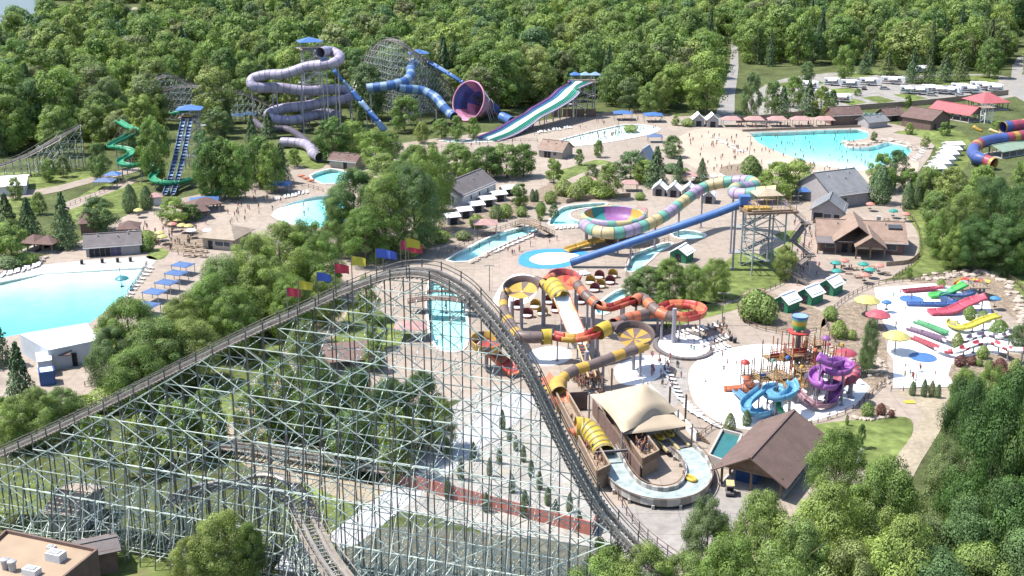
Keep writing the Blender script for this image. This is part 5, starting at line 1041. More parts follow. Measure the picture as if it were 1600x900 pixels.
for i, (x, y) in enumerate(((1494, 237), (1490, 245), (1485, 252), (1479, 260), (1472, 267), (1466, 275))):
    gable('pool_cabana', 'white roofed cabana in the stepped row right of the wave pool', 'cabana', (x - 12, y), (x + 11, y - 1), 4, 2.4, .6, 'x', M_WALL_W, M_WHITEROOF, .4, doors=[(.5, 2, 2)])
for (a, b_, lab) in (((1209, 484), (1231, 490), 'green cabin with white gabled roof, leftmost of three'), ((1246, 472), (1268, 478), 'green cabin with white gabled roof, middle of three'), ((1280, 458), (1302, 463), 'green cabin with white gabled roof, rightmost of three'), ((1047, 408), (1072, 412), 'green cabin with white roof beside the narrow river')):
    gable('green_cabin', lab, 'cabin', a, b_, 4.2, 2.5, 1.3, 'y', M_WALL_GRN, M_WHITEROOF, .5, doors=[(.5, 1.4, 2.1, M_DARK)])
for x, y, w_ in ((919, 292, 5.5), (984, 298, 5), (1075, 285, 6), (1000, 342, 4.2)): p = P(x, y); t = thing('pink_pavilion', 'open pavilion with faded pink roof near the bowl slide', 'pavilion', p); hip_canopy(t, (0, 0, 0), w_, w_ * .8, 2.4, 1.0, M_PINKROOF, 0, 'roof', False, .3, M_WOOD, ridge=w_ * .5)
for x in (1142, 1178, 1214, 1250, 1287): p = P(x, 197); t = thing('deck_pavilion', 'open deck pavilion with pink hip roof above the wave pool', 'pavilion', p); hip_canopy(t, (0, 0, 0), 7.6, 5, 2.6, 1.3, M_PINKROOF, 0, 'roof', False, .4, M_WOOD, ridge=4)
gable('filter_house', 'brown barn with brown roof behind the wave pool', 'building', (1302, 196), (1345, 194), 7, 4.2, 2.4, 'x', M_WALL_B, M_SHINGLE_D, doors=[(.3, 2, 2.6, M_WALL_B)])
gable('pump_house', 'grey brown gabled pump house beside the wave pool', 'building', (1357, 201), (1386, 198), 6, 2.8, 1.6, 'x', M_WALL_G, M_SHINGLE_S)
gable('brown_porch_house', 'small brown house with dark porch behind the wave pool', 'building', (1384, 190), (1411, 188), 6, 2.8, 2, 'x', M_WALL_B, M_SHINGLE_D, doors=[(.5, 3, 2.2)])
gable('brown_lodge', 'brown lodge with notched dark roof right of the wave pool', 'building', (1454, 204), (1483, 197), 12, 4, 2.8, 'y', M_WALL_B, M_SHINGLE_D, .7, doors=[(.2, 1.4, 2.2)])
gable('red_shed', 'long shed with bright red metal roof', 'building', (1513, 192), (1537, 188), 18, 3.2, 2.6, 'y', M_TAN, M_REDROOF, .7, openw=True)
gable('red_pavilion', 'wide pavilion with red hip roof behind the red shed', 'pavilion', (1535, 174), (1574, 172), 13, 3.2, 3.4, 'x', M_TAN, M_REDROOF, .8, openw=True, hip=.8)
t = thing('filter_tanks', 'row of teal filter tanks between the brown buildings', 'tank', P(1362, 188))
for i in range(6): MB().cyl((-5 + i * 2, 0, 0), (-5 + i * 2, 0, 2.4), .85, .85, 10).lathe([(.85, 2.4), (.6, 2.8), (.01, 2.95)], (-5 + i * 2, 0, 0), 10).build('tank', paint(80, 140, 135), t)
gable('green_shelter', 'pale green roofed shelter at the right edge', 'shelter', (1565, 248), (1610, 240), 8, 2.6, 1.4, 'x', M_WALL_T, paint(160, 190, 160), openw=True)
# --- grey hall and restaurant on the right
gable('slate_hall', 'large hall with slate grey roof behind the restaurant', 'building', (1300, 326), (1358, 318), 16, 4.2, 4.6, 'x', M_WALL_G, M_SHINGLE_S, .8, windows=[(.3, 2, 2, 1.4)])
gable('slate_wing', 'front wing of the slate hall with gable and porch', 'building', (1268, 345), (1316, 349), 9, 3.6, 2.8, 'y', M_WALL_G, M_SHINGLE_S, .7, doors=[(.2, 2.4, 2.4), (.8, 1.4, 2.2)], windows=[(.5, 1.7, 2.0, 1.2)])
t = gable('restaurant', 'restaurant with sprawling light brown shingle roof and gabled porch', 'building', (1280, 392), (1411, 398), 15, 3.4, 3.0, 'x', M_WALL_B, M_SHINGLE_L, .9, doors=[(.3, 1.4, 2.2), (.42, 1.4, 2.2)], windows=[(.85, 1.8, 2.6, 1.3), (.12, 1.8, 2, 1.2)])
hx = (P(1411, 398) - P(1280, 392)).length / 2
for sg in (-1, 1): MB().slab([(sg * 5.6 - 1.6, -11.4, 3.6), (sg * 5.6 - 1.6, 4, 3.6), (-1.6, 4, 7.8), (-1.6, -11.4, 7.8)], .18).build('roof_slope', M_SHINGLE_L, t)
for sg in (-1, 1): MB().slab([(sg * 3.8 + 1.5, -14.2, 3.2), (sg * 3.8 + 1.5, -2, 3.2), (1.5, -2, 5.9), (1.5, -14.2, 5.9)], .18).build('roof_slope', M_SHINGLE_L, t)
MB().add([(-2.0, -13.6, 3.2), (5.0, -13.6, 3.2), (1.5, -13.6, 5.6)], [(0, 1, 2)]).build('gable_end', M_WALL_B, t); MB().box((1.5, -12.6, 2.9), (7, .5, .9)).build('porch_beam', M_WALL_T, t)
for x in (-1.8, 1.5, 4.8): MB().box((x, -13.2, 1.5), (.35, .35, 3)).build('post', M_WOOD, t)
MB().box((4.6, 1.2, 6.2), (1.0, 1.0, 2.2)).build('chimney', M_CONC, t); MB().box((8.2, -2.6, 5.6), (3.2, 1.6, .5), 0, .35).build('skylight', M_GLASS, t)
MB().slab([(-hx - 1, -10.6, 3.0), (-hx + 4, -10.6, 3.0), (-hx + 4, -6.8, 3.7), (-hx - 1, -6.8, 3.7)], .15).build('porch_roof', M_SHINGLE_G, t)
for x in (-hx - .6, -hx + 3.6): MB().box((x, -10.2, 1.45), (.3, .3, 2.9)).build('post', M_WOOD, t)
# --- brown pavilion and pool house
A, B = P(1122, 757), P(1222, 768); dpt = (P(1264, 676, 4) - P(1222, 752, 4)).length
t = gable('brown_pavilion', 'large open pavilion with plain brown gabled roof', 'pavilion', (1127, 757), (1219, 780), dpt - .5, 3.4, 2.7, 'y', M_WOOD, M_SHINGLE_B, 1.3, openw=True)
M_BLUECAN = paint(40, 90, 170)
gable('blue_container', 'blue storage container under the brown pavilion', 'container', (1150, 752), (1180, 759), 4, 2.2, .1, 'x', M_BLUECAN, M_BLUECAN, .05)
def flat_block(name, label, px4, z, wall, roof, lip=.5):
    pts = [P(x, y, z) for x, y in px4]; c = sum(pts, Vector()) / len(pts); c.z = 0; t = thing(name, label, 'building', c); lo = [p - c for p in pts]
    n = len(lo)
    for i in range(n): a, b_ = lo[i], lo[(i + 1) % n]; MB().bar(Vector((a.x, a.y, z / 2)), Vector((b_.x, b_.y, z / 2)), .25, z).build('wall', wall, t)
    MB().prism([(p.x, p.y) for p in lo], z - .2, z + .05).build('roof', roof, t)
    for i in range(n): a, b_ = lo[i], lo[(i + 1) % n]; MB().bar(Vector((a.x, a.y, z + lip / 2)), Vector((b_.x, b_.y, z + lip / 2)), .3, lip).build('parapet', wall, t)
    return t
t = flat_block('pool_machine_house', 'white flat roofed machine house at the deep end of the left pool', [(76, 548), (153, 532), (135, 506), (32, 523)], 4, mat('pale_blue_wall', (.42, .46, .52), .7, .08), M_WHITEROOF, .15)
c = t.location; p = P(115, 571); MB().box((p.x - c.x, p.y - c.y - .3, 1.3), (1.8, .3, 2.6)).build('door', M_DARK, t); p = P(92, 575); MB().slab([(p.x - c.x - 2.5, p.y - c.y - 1, 2.8), (p.x - c.x + 2.5, p.y - c.y - .4, 2.8), (p.x - c.x + 2.5, p.y - c.y + 2, 3.6), (p.x - c.x - 2.5, p.y - c.y + 1.4, 3.6)], .15).build('lean_to_roof', M_SHINGLE_B, t)
flat_block('pool_annex', 'small white flat roofed annex below the machine house', [(60, 566), (80, 563), (78, 548), (56, 552)], 3, M_WALL_W, M_WHITEROOF, .1); flat_block('blue_annex', 'small blue walled shed below the white annex', [(62, 583), (84, 580), (82, 572), (60, 575)], 2.6, M_BLUECAN, M_WHITEROOF, .1)
M_TANROOF = mat('tan_membrane', (.31, .23, .16), .85, .1, .3, sc2=.06, dirt=((.25, .185, .13), .2, .58))
t = flat_block('tan_roof_building', 'tan flat roofed building with rooftop units in the bottom left corner', [(-40, 880), (10, 833), (152, 863), (100, 905), (60, 940), (-60, 920)], 6, M_WALL_B, M_TANROOF, .5); c = t.location
for nm, x, y, sz in (('air_unit', 88, 874, (2.2, 1.4, 1.1)), ('air_unit', 50, 896, (2.0, 1.2, .8)), ('hatch', 80, 856, (1.0, .8, .3)), ('exhaust_fan', 9, 888, (.9, .9, 1.0)), ('exhaust_fan', 20, 891, (.9, .9, 1.0))):
    p = P(x, y, 6.1) - c
    if nm == 'exhaust_fan': MB().cyl((p.x, p.y, 6), (p.x, p.y, 7.2), .45, .45, 10).lathe([(.6, 7.2), (.55, 7.4), (.01, 7.5)], (p.x, p.y, 0), 10).build(nm, M_STEEL, t)
    else: o = MB().box((p.x, p.y, 6.05 + sz[2] / 2), sz, -.35).build(nm, M_WALL_W, t); MB().box((p.x, p.y, 6.1 + sz[2]), (sz[0] * .6, sz[1] * .7, .08), -.35).build('grille', M_STEEL, o)
gable('lean_to', 'dark brown lean to roof beside the tan roofed building', 'shed', (130, 905), (185, 893), 4, 3.5, .6, 'x', M_WALL_B, M_SHINGLE_G)
gable('storage_shed', 'weathered grey storage shed under the coaster frame', 'shed', (78, 838), (122, 842), 8, 4, 1.2, 'x', M_WALL_G, M_SHINGLE_T); gable('service_shed', 'pale metal shed roof beside the return track', 'shed', (440, 905), (480, 912), 6, 2, .8, 'x', M_WALL_G, M_WHITEROOF)
# --- shades
def shade(px, py, w_, d_, h, col, label, rise=1.0, rz=0.0, ridge=0.0, m=None):
    t = thing('shade_pavilion', label, 'sun shade', P(px, py), rz); hip_canopy(t, (0, 0, 0), w_, d_, h, rise, m or C[col], 0, 'canopy', False, .25, M_STEEL, ridge=ridge); return t
shade(437, 300, 7, 5.5, 2.6, 'blue', 'blue hip shade beside the left river pool'); shade(320, 326, 8, 6, 2.6, 'blue', 'blue hip shade at the end of the green flume', rz=.2)
shade(371, 192, 6, 5, 3, 'sky', 'left one of two light blue shades below the far coaster'); shade(390, 190, 6, 5, 3, 'sky', 'right one of two light blue shades below the far coaster')
shade(165, 294, 6, 5, 2.4, 'bluegrey', 'pale blue shade near the green flume'); shade(178, 285, 5, 4, 2.6, 'blue', 'bright blue shade near the green flume')
for x, y in ((287, 428), (277, 441), (262, 456), (243, 471), (232, 492)): shade(x, y, 4.6, 3.6, 2.3, 'blue', 'flat blue shade over loungers right of the left wave pool', .25, -.4, 3.0, paint(75, 115, 185))
shade(973, 187, 7.5, 6, 2.8, 'blue', 'left blue hip shade above the kiddie pool'); shade(1020, 190, 7.5, 6, 2.8, 'blue', 'right blue hip shade above the kiddie pool'); shade(1023, 222, 5.5, 4, 2.2, 'bluegrey', 'faded blue shade on the beach side of the kiddie pool')
shade(1257, 312, 5, 4.5, 2.8, 'blue', 'blue shade beside the slate hall'); shade(759, 366, 6.2, 5.5, 3.2, 'tan', 'single faded pink shade beside the narrow river', 1.0, m=M_PINKROOF); shade(642, 528, 6.5, 5, 2.6, 'tan', 'faded pink canopy seen through the coaster frame', 1.0, m=M_PINKROOF)
shade(1028, 418 + 60, 4, 3, 2.4, 'blue', 'blue shade beneath the red loop slide', .5); shade(1022, 512, 6, 4.5, 2.2, 'dgreen', 'dark teal canopy beneath the red loop slide', .3, m=paint(70, 105, 115))
def umbrella(px, py, r, h, m, label, n=8, pole=None, rise=None, scallop=0):
    t = thing('patio_umbrella', label, 'umbrella', P(px, py)); mb = MB(); k = n * 2; rise = rise or r * .45
    for i in range(n):
        seg = MB(); a0, a1 = 2 * math.pi * i / n, 2 * math.pi * (i + 1) / n; pts = [(0, 0, h + rise)]
        for a in (a0, (a0 + a1) / 2, a1): f = 1 if a != (a0 + a1) / 2 else .965; pts.append((math.cos(a) * r * .55 * f, math.sin(a) * r * .55 * f, h + rise * .62))
        for a in (a0, (a0 + a1) / 2, a1): f = 1 if a != (a0 + a1) / 2 else .94; pts.append((math.cos(a) * r * f, math.sin(a) * r * f, h + (0 if f == 1 else .06)))
        pts += [(x * .985, y * .985, z - .22) for x, y, z in pts[4:7]]
        seg.add(pts, [(0, 1, 2), (0, 2, 3), (1, 4, 5, 2), (2, 5, 6, 3), (4, 7, 8, 5), (5, 8, 9, 6)])
        if r > 2: seg.build('canopy_panel', m, t)
        else:
            o = len(mb.v); mb.v += seg.v; [mb.face([x + o for x in f]) for f in seg.f]
    if r <= 2: mb.build('canopy', m, t)
    MB().cyl((0, 0, 0), (0, 0, h + rise), .06 if r < 2 else .16, None, 6).build('pole', M_STEEL, t)
    if r <= 2: MB().cyl((0, 0, .68), (0, 0, .74), .55, .55, 10).build('table_top', M_WOOD, t)
    return t
M_YEL = paint(240, 225, 120); M_REDU = paint(220, 85, 100); M_CORAL = paint(250, 150, 130); M_TEALU = paint(40, 165, 150)
umbrella(1353, 492, 2.75, 3.2, M_YEL, 'large yellow scalloped umbrella, farther of the two yellow ones', 12); umbrella(1398, 551, 2.7, 3.4, M_YEL, 'large yellow scalloped umbrella, nearer of the two yellow ones', 12); umbrella(1370, 512, 2.6, 2.8, M_REDU, 'large red umbrella between the two yellow ones', 12)
umbrella(1384, 488, 1.1, 2.3, paint(60, 130, 200), 'small blue umbrella on the white slide pad'); umbrella(1553, 484, 1.2, 2.6, paint(60, 140, 210), 'small blue umbrella stand behind the kiddie slides'); umbrella(192, 452, 1.6, 2.6, paint(40, 140, 150), 'teal lifeguard umbrella standing in the left wave pool')
for x, y, m, cn in ((255, 382, M_YEL, 'yellow'), (270, 362, M_CORAL, 'coral'), (279, 355, M_YEL, 'yellow'), (285, 364, M_YEL, 'yellow'), (296, 365, M_YEL, 'yellow'), (250, 376, M_YEL, 'yellow'), (217, 340, M_YEL, 'yellow')): umbrella(x, y, 1.35, 2.1, m, cn + ' table umbrella on the left plaza')
for x, y, m, cn in ((1359, 330, M_CORAL, 'coral'), (1312, 345, M_TEALU, 'teal'), (1395, 341, M_TEALU, 'teal'), (1414, 346, M_CORAL, 'coral')): umbrella(x, y, 1.3, 2.1, m, cn + ' table umbrella behind the restaurant')
for x, y, m, cn in ((1305, 424, M_TEALU, 'teal'), (1318, 420, M_CORAL, 'coral'), (1348, 426, M_TEALU, 'teal'), (1372, 428, M_CORAL, 'coral'), (1358, 435, M_TEALU, 'teal'), (1350, 443, M_CORAL, 'coral'), (1306, 437, M_TEALU, 'teal')): umbrella(x, y, 1.3, 2.1, m, cn + ' table umbrella in front of the restaurant')
for x, y in ((325, 372), (348, 378), (300, 372)): umbrella(x, y, 1.3, 2.1, M_WHITEROOF, 'white table umbrella beside the snack bar')
# ================================================================== raft ride station, play tower, kiddie slides
def wall_run(root, path, h, m, name='wall_panel', z=0.0, th=.18, seg=3.0, cap=None):
    pts = [P(x, y) for x, y in path]
    for a, b in zip(pts, pts[1:]):
        n = max(1, int((b - a).length / seg))
        for i in range(n): u, v = a.lerp(b, i / n), a.lerp(b, (i + .985) / n); MB().bar(u + Vector((0, 0, z + h / 2)), v + Vector((0, 0, z + h / 2)), th, h).build(name, m, root, True)
        if cap: MB().bar(a + Vector((0, 0, z + h + .05)), b + Vector((0, 0, z + h + .05)), th + .1, .1).build('cap_rail', cap, root, True)
M_CANVAS = mat('tan_canvas', (.40, .325, .235), .8, .06, .5)
def sail(root, corners, peak, ph, m, n=14, sc=.14, sharp=3.0):
    c = [Vector(q) for q in corners]; ctr = sum(c, Vector()) / 4; mb = MB(); g_ = []
    for i in range(n + 1):
        for j in range(n + 1):
            u, v = i / n, j / n; p = c[0] * (1 - u) * (1 - v) + c[1] * u * (1 - v) + c[2] * u * v + c[3] * (1 - u) * v
            eu, ev = 4 * u * (1 - u), 4 * v * (1 - v)
            pull = sc * (ev * (1 - eu) ** 2 + eu * (1 - ev) ** 2); q = p.lerp(ctr, pull); q.z = p.z - 1.0 * pull * 3
            d = ((u - peak[0]) ** 2 + (v - peak[1]) ** 2) ** .5; q.z += ph * math.exp(-d * sharp) * min(1, 4 * min(eu, ev) + .05) ; g_.append(q)
    mb.add(g_, [(i * (n + 1) + j, (i + 1) * (n + 1) + j, (i + 1) * (n + 1) + j + 1, i * (n + 1) + j + 1) for i in range(n) for j in range(n)])
    return mb.build('canvas', m, root, True, True)
t = thing('ride_canopy', 'tan peaked canvas canopy over the raft ride station', 'canopy', P(1000, 680))
k = [P(921, 616, 5.2), P(972, 677, 5.0), P(1060, 642, 5.4), P(1012, 600, 5.6)]; sail(t, [k[0], k[1], k[2], k[3]], (.62, .55), 4.6, M_CANVAS)
k2 = [P(972, 679, 4.4), P(1082, 664, 4.0), P(1050, 640, 5.2), P(985, 660, 5.0)]; sail(t, k2, (.5, .7), .8, M_CANVAS, sc=.08)
for p in k + k2[:2]: MB().cyl((p.x, p.y, 0), p + Vector((0, 0, .3)), .16, .13, 8).build('mast', M_STEEL, t, True)
pk_ = P(1004, 615, 6); MB().cyl((pk_.x, pk_.y, 0), (pk_.x, pk_.y, 8.5), .2, .15, 8).build('mast', M_STEEL, t, True)
s_ = thing('ride_station', 'raft ride station deck with brown timber queue walls', 'ride station', P(985, 700))
MB().prism([(p.x, p.y) for p in [P(930, 628), P(1015, 612), P(1072, 668), P(985, 690)]], 0, 1.6).build('station_floor', M_CONC, s_, True)
MB().prism([(p.x, p.y) for p in [P(940, 652), P(962, 645), P(1028, 735), P(1003, 748)]], 0, 2.4).build('queue_deck', M_TAN, s_, True)
MB().prism([(p.x, p.y) for p in [P(868, 640), P(884, 636), P(952, 758), P(932, 768)]], 0, 2.2).build('queue_deck', M_TAN, s_, True)
for pa in ([(884, 636), (952, 758)], [(868, 640), (932, 768), (952, 758)], [(930, 640), (1003, 748), (1028, 735)], [(962, 645), (1028, 735)]): wall_run(s_, pa, 1.1, M_WOOD, z=2.3, cap=M_TAN, seg=2.4)
wall_run(s_, [(926, 648), (1000, 756)], 3.0, M_WALL_B, seg=2.4); wall_run(s_, [(882, 642), (918, 640)], 3.4, M_WALL_B, seg=2.4)
wall_run(s_, [(1004, 690), (1022, 702), (1045, 700)], 1.8, M_FRP_WHITE, seg=3); wall_run(s_, [(1070, 668), (1088, 690)], 1.6, M_FRP_WHITE, seg=3)
for x, y in ((942, 640), (975, 690), (1045, 655), (1070, 668), (955, 625)): p = P(x, y); MB().box((p.x, p.y, 3), (.3, .3, 6)).build('post', M_WOOD, s_, True)
for (a_, b_) in (((1028, 680), (1052, 706)), ((1042, 674), (1068, 700))):
    u, v = P(*a_, 1.9), P(*b_, .8)
    MB().bar(u, v, 1.5, .25).build('launch_ramp', M_SHINGLE_G, s_, True)
    for sg in (-1, 1): o = Vector((sg * .95, sg * .3, .2)); MB().bar(u + o, v + o, .35, .4).build('ramp_curb', C['cream'], s_, True)
st = P(1088, 684)
for i in range(7): MB().box(st + Vector((-.5 + i * .28, -i * .32, 1.5 - i * .2)), (1.6, .34, .1), -.85).build('stair_tread', M_WOOD, s_, True)
t = thing('raft_channel', 'white raft channel bending round below the tan canopy', 'water slide', P(1050, 770))
cpts = curve(pxs([(944, 702, 1.7), (954, 722, 1.4), (966, 744, 1.1), (984, 763, .9), (1012, 775, .9), (1045, 778, .9), (1075, 770, .9), (1090, 752, .9), (1090, 732, .9), (1080, 715, .9), (1066, 702, .9)]), .7); cfr = frames(cpts); WH = 1.9
MB().sweep(cpts, [(-WH, -.1), (WH, -.1), (WH, -.35), (-WH, -.35)]).build('channel_floor', paint(215, 218, 214), t, True)
MB().sweep(cpts, [(-WH + .1, .08), (WH - .1, .08)], closed=False).build('water_film', mat('channel_water', (.30, .35, .34), .15, .25, .7, bump=.3), t, True)
i = 0; j = 0
while i < len(cpts) - 1:
    e = min(len(cpts) - 1, i + 2)
    for sg in (-1, 1): MB().sweep([f[0] + f[1] * sg * WH for f in cfr], [(-.12, -.35), (.12, -.35), (.12, .75), (-.12, .75)], i0=i, i1=e, caps=True).build('side_panel', paint(228, 226, 220) if j % 2 else paint(165, 158, 152), t, True)
    if j % 2: MB().sweep(cpts, [(-WH + .2, -.06), (-WH + 1.6, -.06)], closed=False, i0=i, i1=e).build('floor_stripe', paint(150, 150, 150), t, True)
    i = e; j += 1
for sg in (-1, 1): MB().sweep([f[0] + f[1] * sg * (WH + .25) + Vector((0, 0, .95)) for f in cfr], [(-.06, -.06), (.06, -.06), (.06, .06), (-.06, .06)]).build('handrail', M_WOOD, t, True)
for f in cfr[::4]:
    for sg in (-1, 1): p = f[0] + f[1] * sg * (WH + .2); MB().box((p.x, p.y, p.z / 2 - .2), (.4, .4, max(.3, p.z))).build('pier', M_CONC, t, True)
MB().bar(cpts[6] - cfr[6][1] * 2.6 + Vector((0, 0, 1.9)), cpts[6] + cfr[6][1] * 2.6 + Vector((0, 0, 1.9)), .35, .35).build('gantry', M_SHINGLE_G, t, True)
for sg in (-1, 1): p = cpts[6] + cfr[6][1] * 2.6 * sg; MB().box((p.x, p.y, 1.4), (.25, .25, 2.8)).build('gantry_post', M_SHINGLE_G, t, True)
t = thing('yellow_hood_tube', 'fat yellow ribbed tube feeding the white raft channel', 'water slide', P(925, 700))
tube(t, [(899, 668, 4.0), (912, 669, 3.9), (923, 676, 3.6), (932, 688, 3.0), (940, 702, 2.3), (944, 710, 2.0)], 1.75, ['yellow'], 1.1, .55, n=18)
flume(t, [(893, 670, 3.4), (905, 678, 3.0)], 2.2, .7, ['orange'], 4, .6)
def raft(px, py, z, label):
    t = thing('raft', label, 'raft', P(px, py, z), .5); mb = MB(); mb.sweep([Vector((math.cos(a) * .55, math.sin(a) * 1.05, .22)) for a in [2 * math.pi * i / 16 for i in range(17)]], circle(.24, 8)); mb.build('tube_ring', C['yellow'], t, False, True); MB().box((0, 0, .12), (.8, 1.7, .12)).build('raft_floor', C['gold'], t)
raft(1079, 749, 1.0, 'yellow raft floating in the bend of the white channel'); raft(1030, 684, 2.0, 'yellow raft waiting on the left launch ramp'); raft(1045, 679, 2.0, 'yellow raft waiting on the right launch ramp')
t = thing('concrete_tank', 'open concrete tank of dark teal water beside the pavilion', 'tank', P(1135, 700))
tk = [P(1107, 722), P(1128, 682), P(1158, 690), P(1140, 735)]
for a, b in zip(tk, tk[1:] + tk[:1]): MB().bar(a + Vector((0, 0, .7)), b + Vector((0, 0, .7)), .35, 1.4).build('tank_wall', M_CONC, t, True)
MB().prism([(p.x, p.y) for p in tk], .05, .9).build('water', mat('teal_water', (.03, .13, .13), .08, .1, 1, bump=.2), t, True)
# ---- play tower
PT = P(1240, 618); t = thing('play_tower', 'crowded water play tower with tipping bucket, decks and coloured posts', 'play structure', PT)
M_PTAN = paint(190, 150, 110); DK = []
for i, (x, y, z, w_) in enumerate(((1236, 622, 2.6, 4), (1256, 610, 4.4, 4), (1242, 600, 6.2, 4.2), (1214, 612, 3.2, 4), (1192, 608, 2.2, 3.2), (1276, 606, 5, 3.5), (1298, 596, 3.8, 3.2), (1172, 603, 1.7, 2.6), (1228, 592, 4.4, 4), (1272, 588, 6.6, 3), (1206, 596, 4.6, 3), (1256, 584, 3.2, 3.4))):
    p = P(x, y) - PT; col = ['gold', 'brown', 'orange', 'tan', 'gold', 'rosewood'][i % 6]
    d = MB().box((p.x, p.y, z), (w_, w_, .18), .3).build('deck', M_PTAN, t); q = Matrix.Rotation(.3, 3, 'Z'); top = z + 2.6 + (i % 3) * .5
    cs = [Vector((p.x, p.y, 0)) + q @ Vector((a * w_ / 2, b * w_ / 2, 0)) for a, b in ((-1, -1), (1, -1), (1, 1), (-1, 1))]
    for c in cs: MB().cyl(c, c + Vector((0, 0, top)), .1, .1, 6).build('post', C[['gold', 'dbrown', 'orange'][i % 3]], t)
    for a, b in zip(cs, cs[1:] + cs[:1]):
        mb = MB()
        for hh in (.45, .95): mb.bar(a + Vector((0, 0, z + hh)), b + Vector((0, 0, z + hh)), .07)
        for s in range(1, 5): c = a.lerp(b, s / 5); mb.bar(c + Vector((0, 0, z)), c + Vector((0, 0, z + .95)), .05)
        mb.build('railing', C[col], d)
    if i % 2 == 0: MB().box((p.x, p.y - w_ * .3, z + .75), (w_ * .6, .12, 1.0), .3).build('play_panel', C[['gold', 'red', 'blue', 'mint', 'orange', 'crimson'][i // 2]], t)
    DK.append((p, z))
for a, b in ((0, 1), (1, 2), (0, 3), (3, 4), (1, 5), (5, 6), (4, 7), (2, 8), (5, 9), (8, 10), (6, 11)):
    u, v = DK[a][0] + Vector((0, 0, DK[a][1])), DK[b][0] + Vector((0, 0, DK[b][1])); br = MB().bar(u, v, 1.2, .12).build('bridge', M_PTAN, t)
    sd = (v - u).cross(Vector((0, 0, 1))).normalized() * .6; mb = MB()
    for sg in (-1, 1): mb.bar(u + sd * sg + Vector((0, 0, .9)), v + sd * sg + Vector((0, 0, .9)), .06); [mb.bar(u.lerp(v, s / 5) + sd * sg, u.lerp(v, s / 5) + sd * sg + Vector((0, 0, .9)), .04) for s in range(6)]
    mb.build('bridge_rail', C['dbrown'], br)
bk = P(1242, 600) - PT
MB().cyl((bk.x, bk.y, 0), (bk.x, bk.y, 10.2), .45, .4, 10).build('mast', C['brown'], t)
for i, c in enumerate(('blue', 'mint', 'yellow', 'yellow', 'lime', 'green')): z = 13.2 - i * .42; MB().lathe([(1.5 - i * .06, 0), (1.44 - i * .06, -.42)], (bk.x, bk.y, z), 16).build('bucket_band', C[c], t, False, True)
MB().lathe([(1.44, -.05), (.02, -.2)], (bk.x, bk.y, 13.2), 16).build('bucket_water', C['sky'], t); MB().lathe([(1.14, 10.7), (.02, 10.3)], (bk.x, bk.y, 0), 16).build('bucket_base', C['green'], t)
MB().lathe([(2.0, 10.0), (2.05, 10.25), (1.1, 10.3), (1.1, 10.05), (2.0, 10.0)], (bk.x, bk.y, 0), 18).build('bucket_ring', C['red'], t)
for a in range(4): MB().bar((bk.x + math.cos(a * 1.57) * 1.7, bk.y + math.sin(a * 1.57) * 1.7, 6.2), (bk.x + math.cos(a * 1.57) * 1.7, bk.y + math.sin(a * 1.57) * 1.7, 10.1), .14).build('bucket_leg', C['brown'], t)
for x, y, z, c, r_ in ((1162, 603, 4.4, 'red', .9), (1318, 585, 4.2, 'crimson', 2.1), (1285, 596, 8.2, 'purple', .9)):
    p = P(x, y) - PT; MB().lathe([(r_, z), (r_ * .85, z + .35), (r_ * .3, z + .7), (.01, z + .75)], (p.x, p.y, 0), 14).build('dome_cap', C[c], t, False, True); MB().cyl((p.x, p.y, 0), (p.x, p.y, z + .3), .12, .12, 6).build('post', C['dbrown'], t)
for i in range(7): p = DK[i][0]; MB().cyl((p.x + 1.2, p.y - 1, DK[i][1]), (p.x + 1.2, p.y - 1, DK[i][1] + 3.6), .07, .07, 6).lathe([(.45, DK[i][1] + 3.6), (.3, DK[i][1] + 4.0), (.01, DK[i][1] + 4.1)], (p.x + 1.2, p.y - 1, 0), 8).build('spray_post', C[['gold', 'orange', 'red', 'blue', 'mint', 'crimson', 'gold'][i]], t)
def pslide(name, label, path, w_, h_, cols, sup=3, seg=2.5): s = thing(name, label, 'water slide', P(path[-1][0], path[-1][1])); flume(s, path, w_, h_, cols, seg, .4, sup=sup); return s
pslide('blue_spiral_slide', 'sky blue spiral slide in front of the play tower', [(1233, 596, 5.2), (1238, 604, 4.6), (1239, 613, 4.1), (1230, 620, 3.7), (1216, 624, 3.3), (1203, 621, 2.9), (1198, 614, 2.6), (1204, 609, 2.4), (1214, 608, 2.2), (1222, 614, 1.8)], 1.7, .9, [paint(90, 175, 225)])
pslide('blue_curved_slide', 'sky blue curved slide ending left of the play tower', [(1192, 611, 4.0), (1180, 620, 3.3), (1169, 629, 2.7), (1165, 638, 2.1), (1170, 646, 1.6), (1183, 649, 1.1), (1196, 646, .7), (1199, 640, .5)], 1.7, .9, [paint(90, 175, 225)])
pslide('blue_straight_slide', 'short straight blue slide left of the play tower', [(1168, 628, 1.9), (1158, 619, 1.3), (1149, 612, .5)], 1.1, .5, [paint(80, 160, 215)])
pslide('purple_spiral_slide', 'purple spiral slide winding down the right of the play tower', [(1276, 560, 8.6), (1286, 566, 8.0), (1298, 571, 7.4), (1312, 568, 7.0), (1324, 573, 6.6), (1320, 582, 6.2), (1305, 584, 5.8), (1290, 580, 5.4), (1277, 584, 5.0), (1272, 594, 4.5), (1281, 604, 4.0), (1296, 607, 3.5), (1306, 602, 3.1), (1306, 612, 2.4), (1302, 622, 1.4), (1297, 630, .5)], 1.9, 1.0, [paint(185, 95, 200)])
s = thing('pink_tube_slide', 'crimson and pink tube slide on the far right of the play tower', 'water slide', P(1330, 600)); tube(s, [(1300, 562, 6.4), (1316, 566, 6.0), (1330, 571, 5.4), (1337, 580, 4.6), (1333, 590, 3.8), (1320, 595, 3.2), (1306, 596, 2.6)], .9, [paint(225, 90, 130), 'crimson'], 1.2, .4, sup=3)
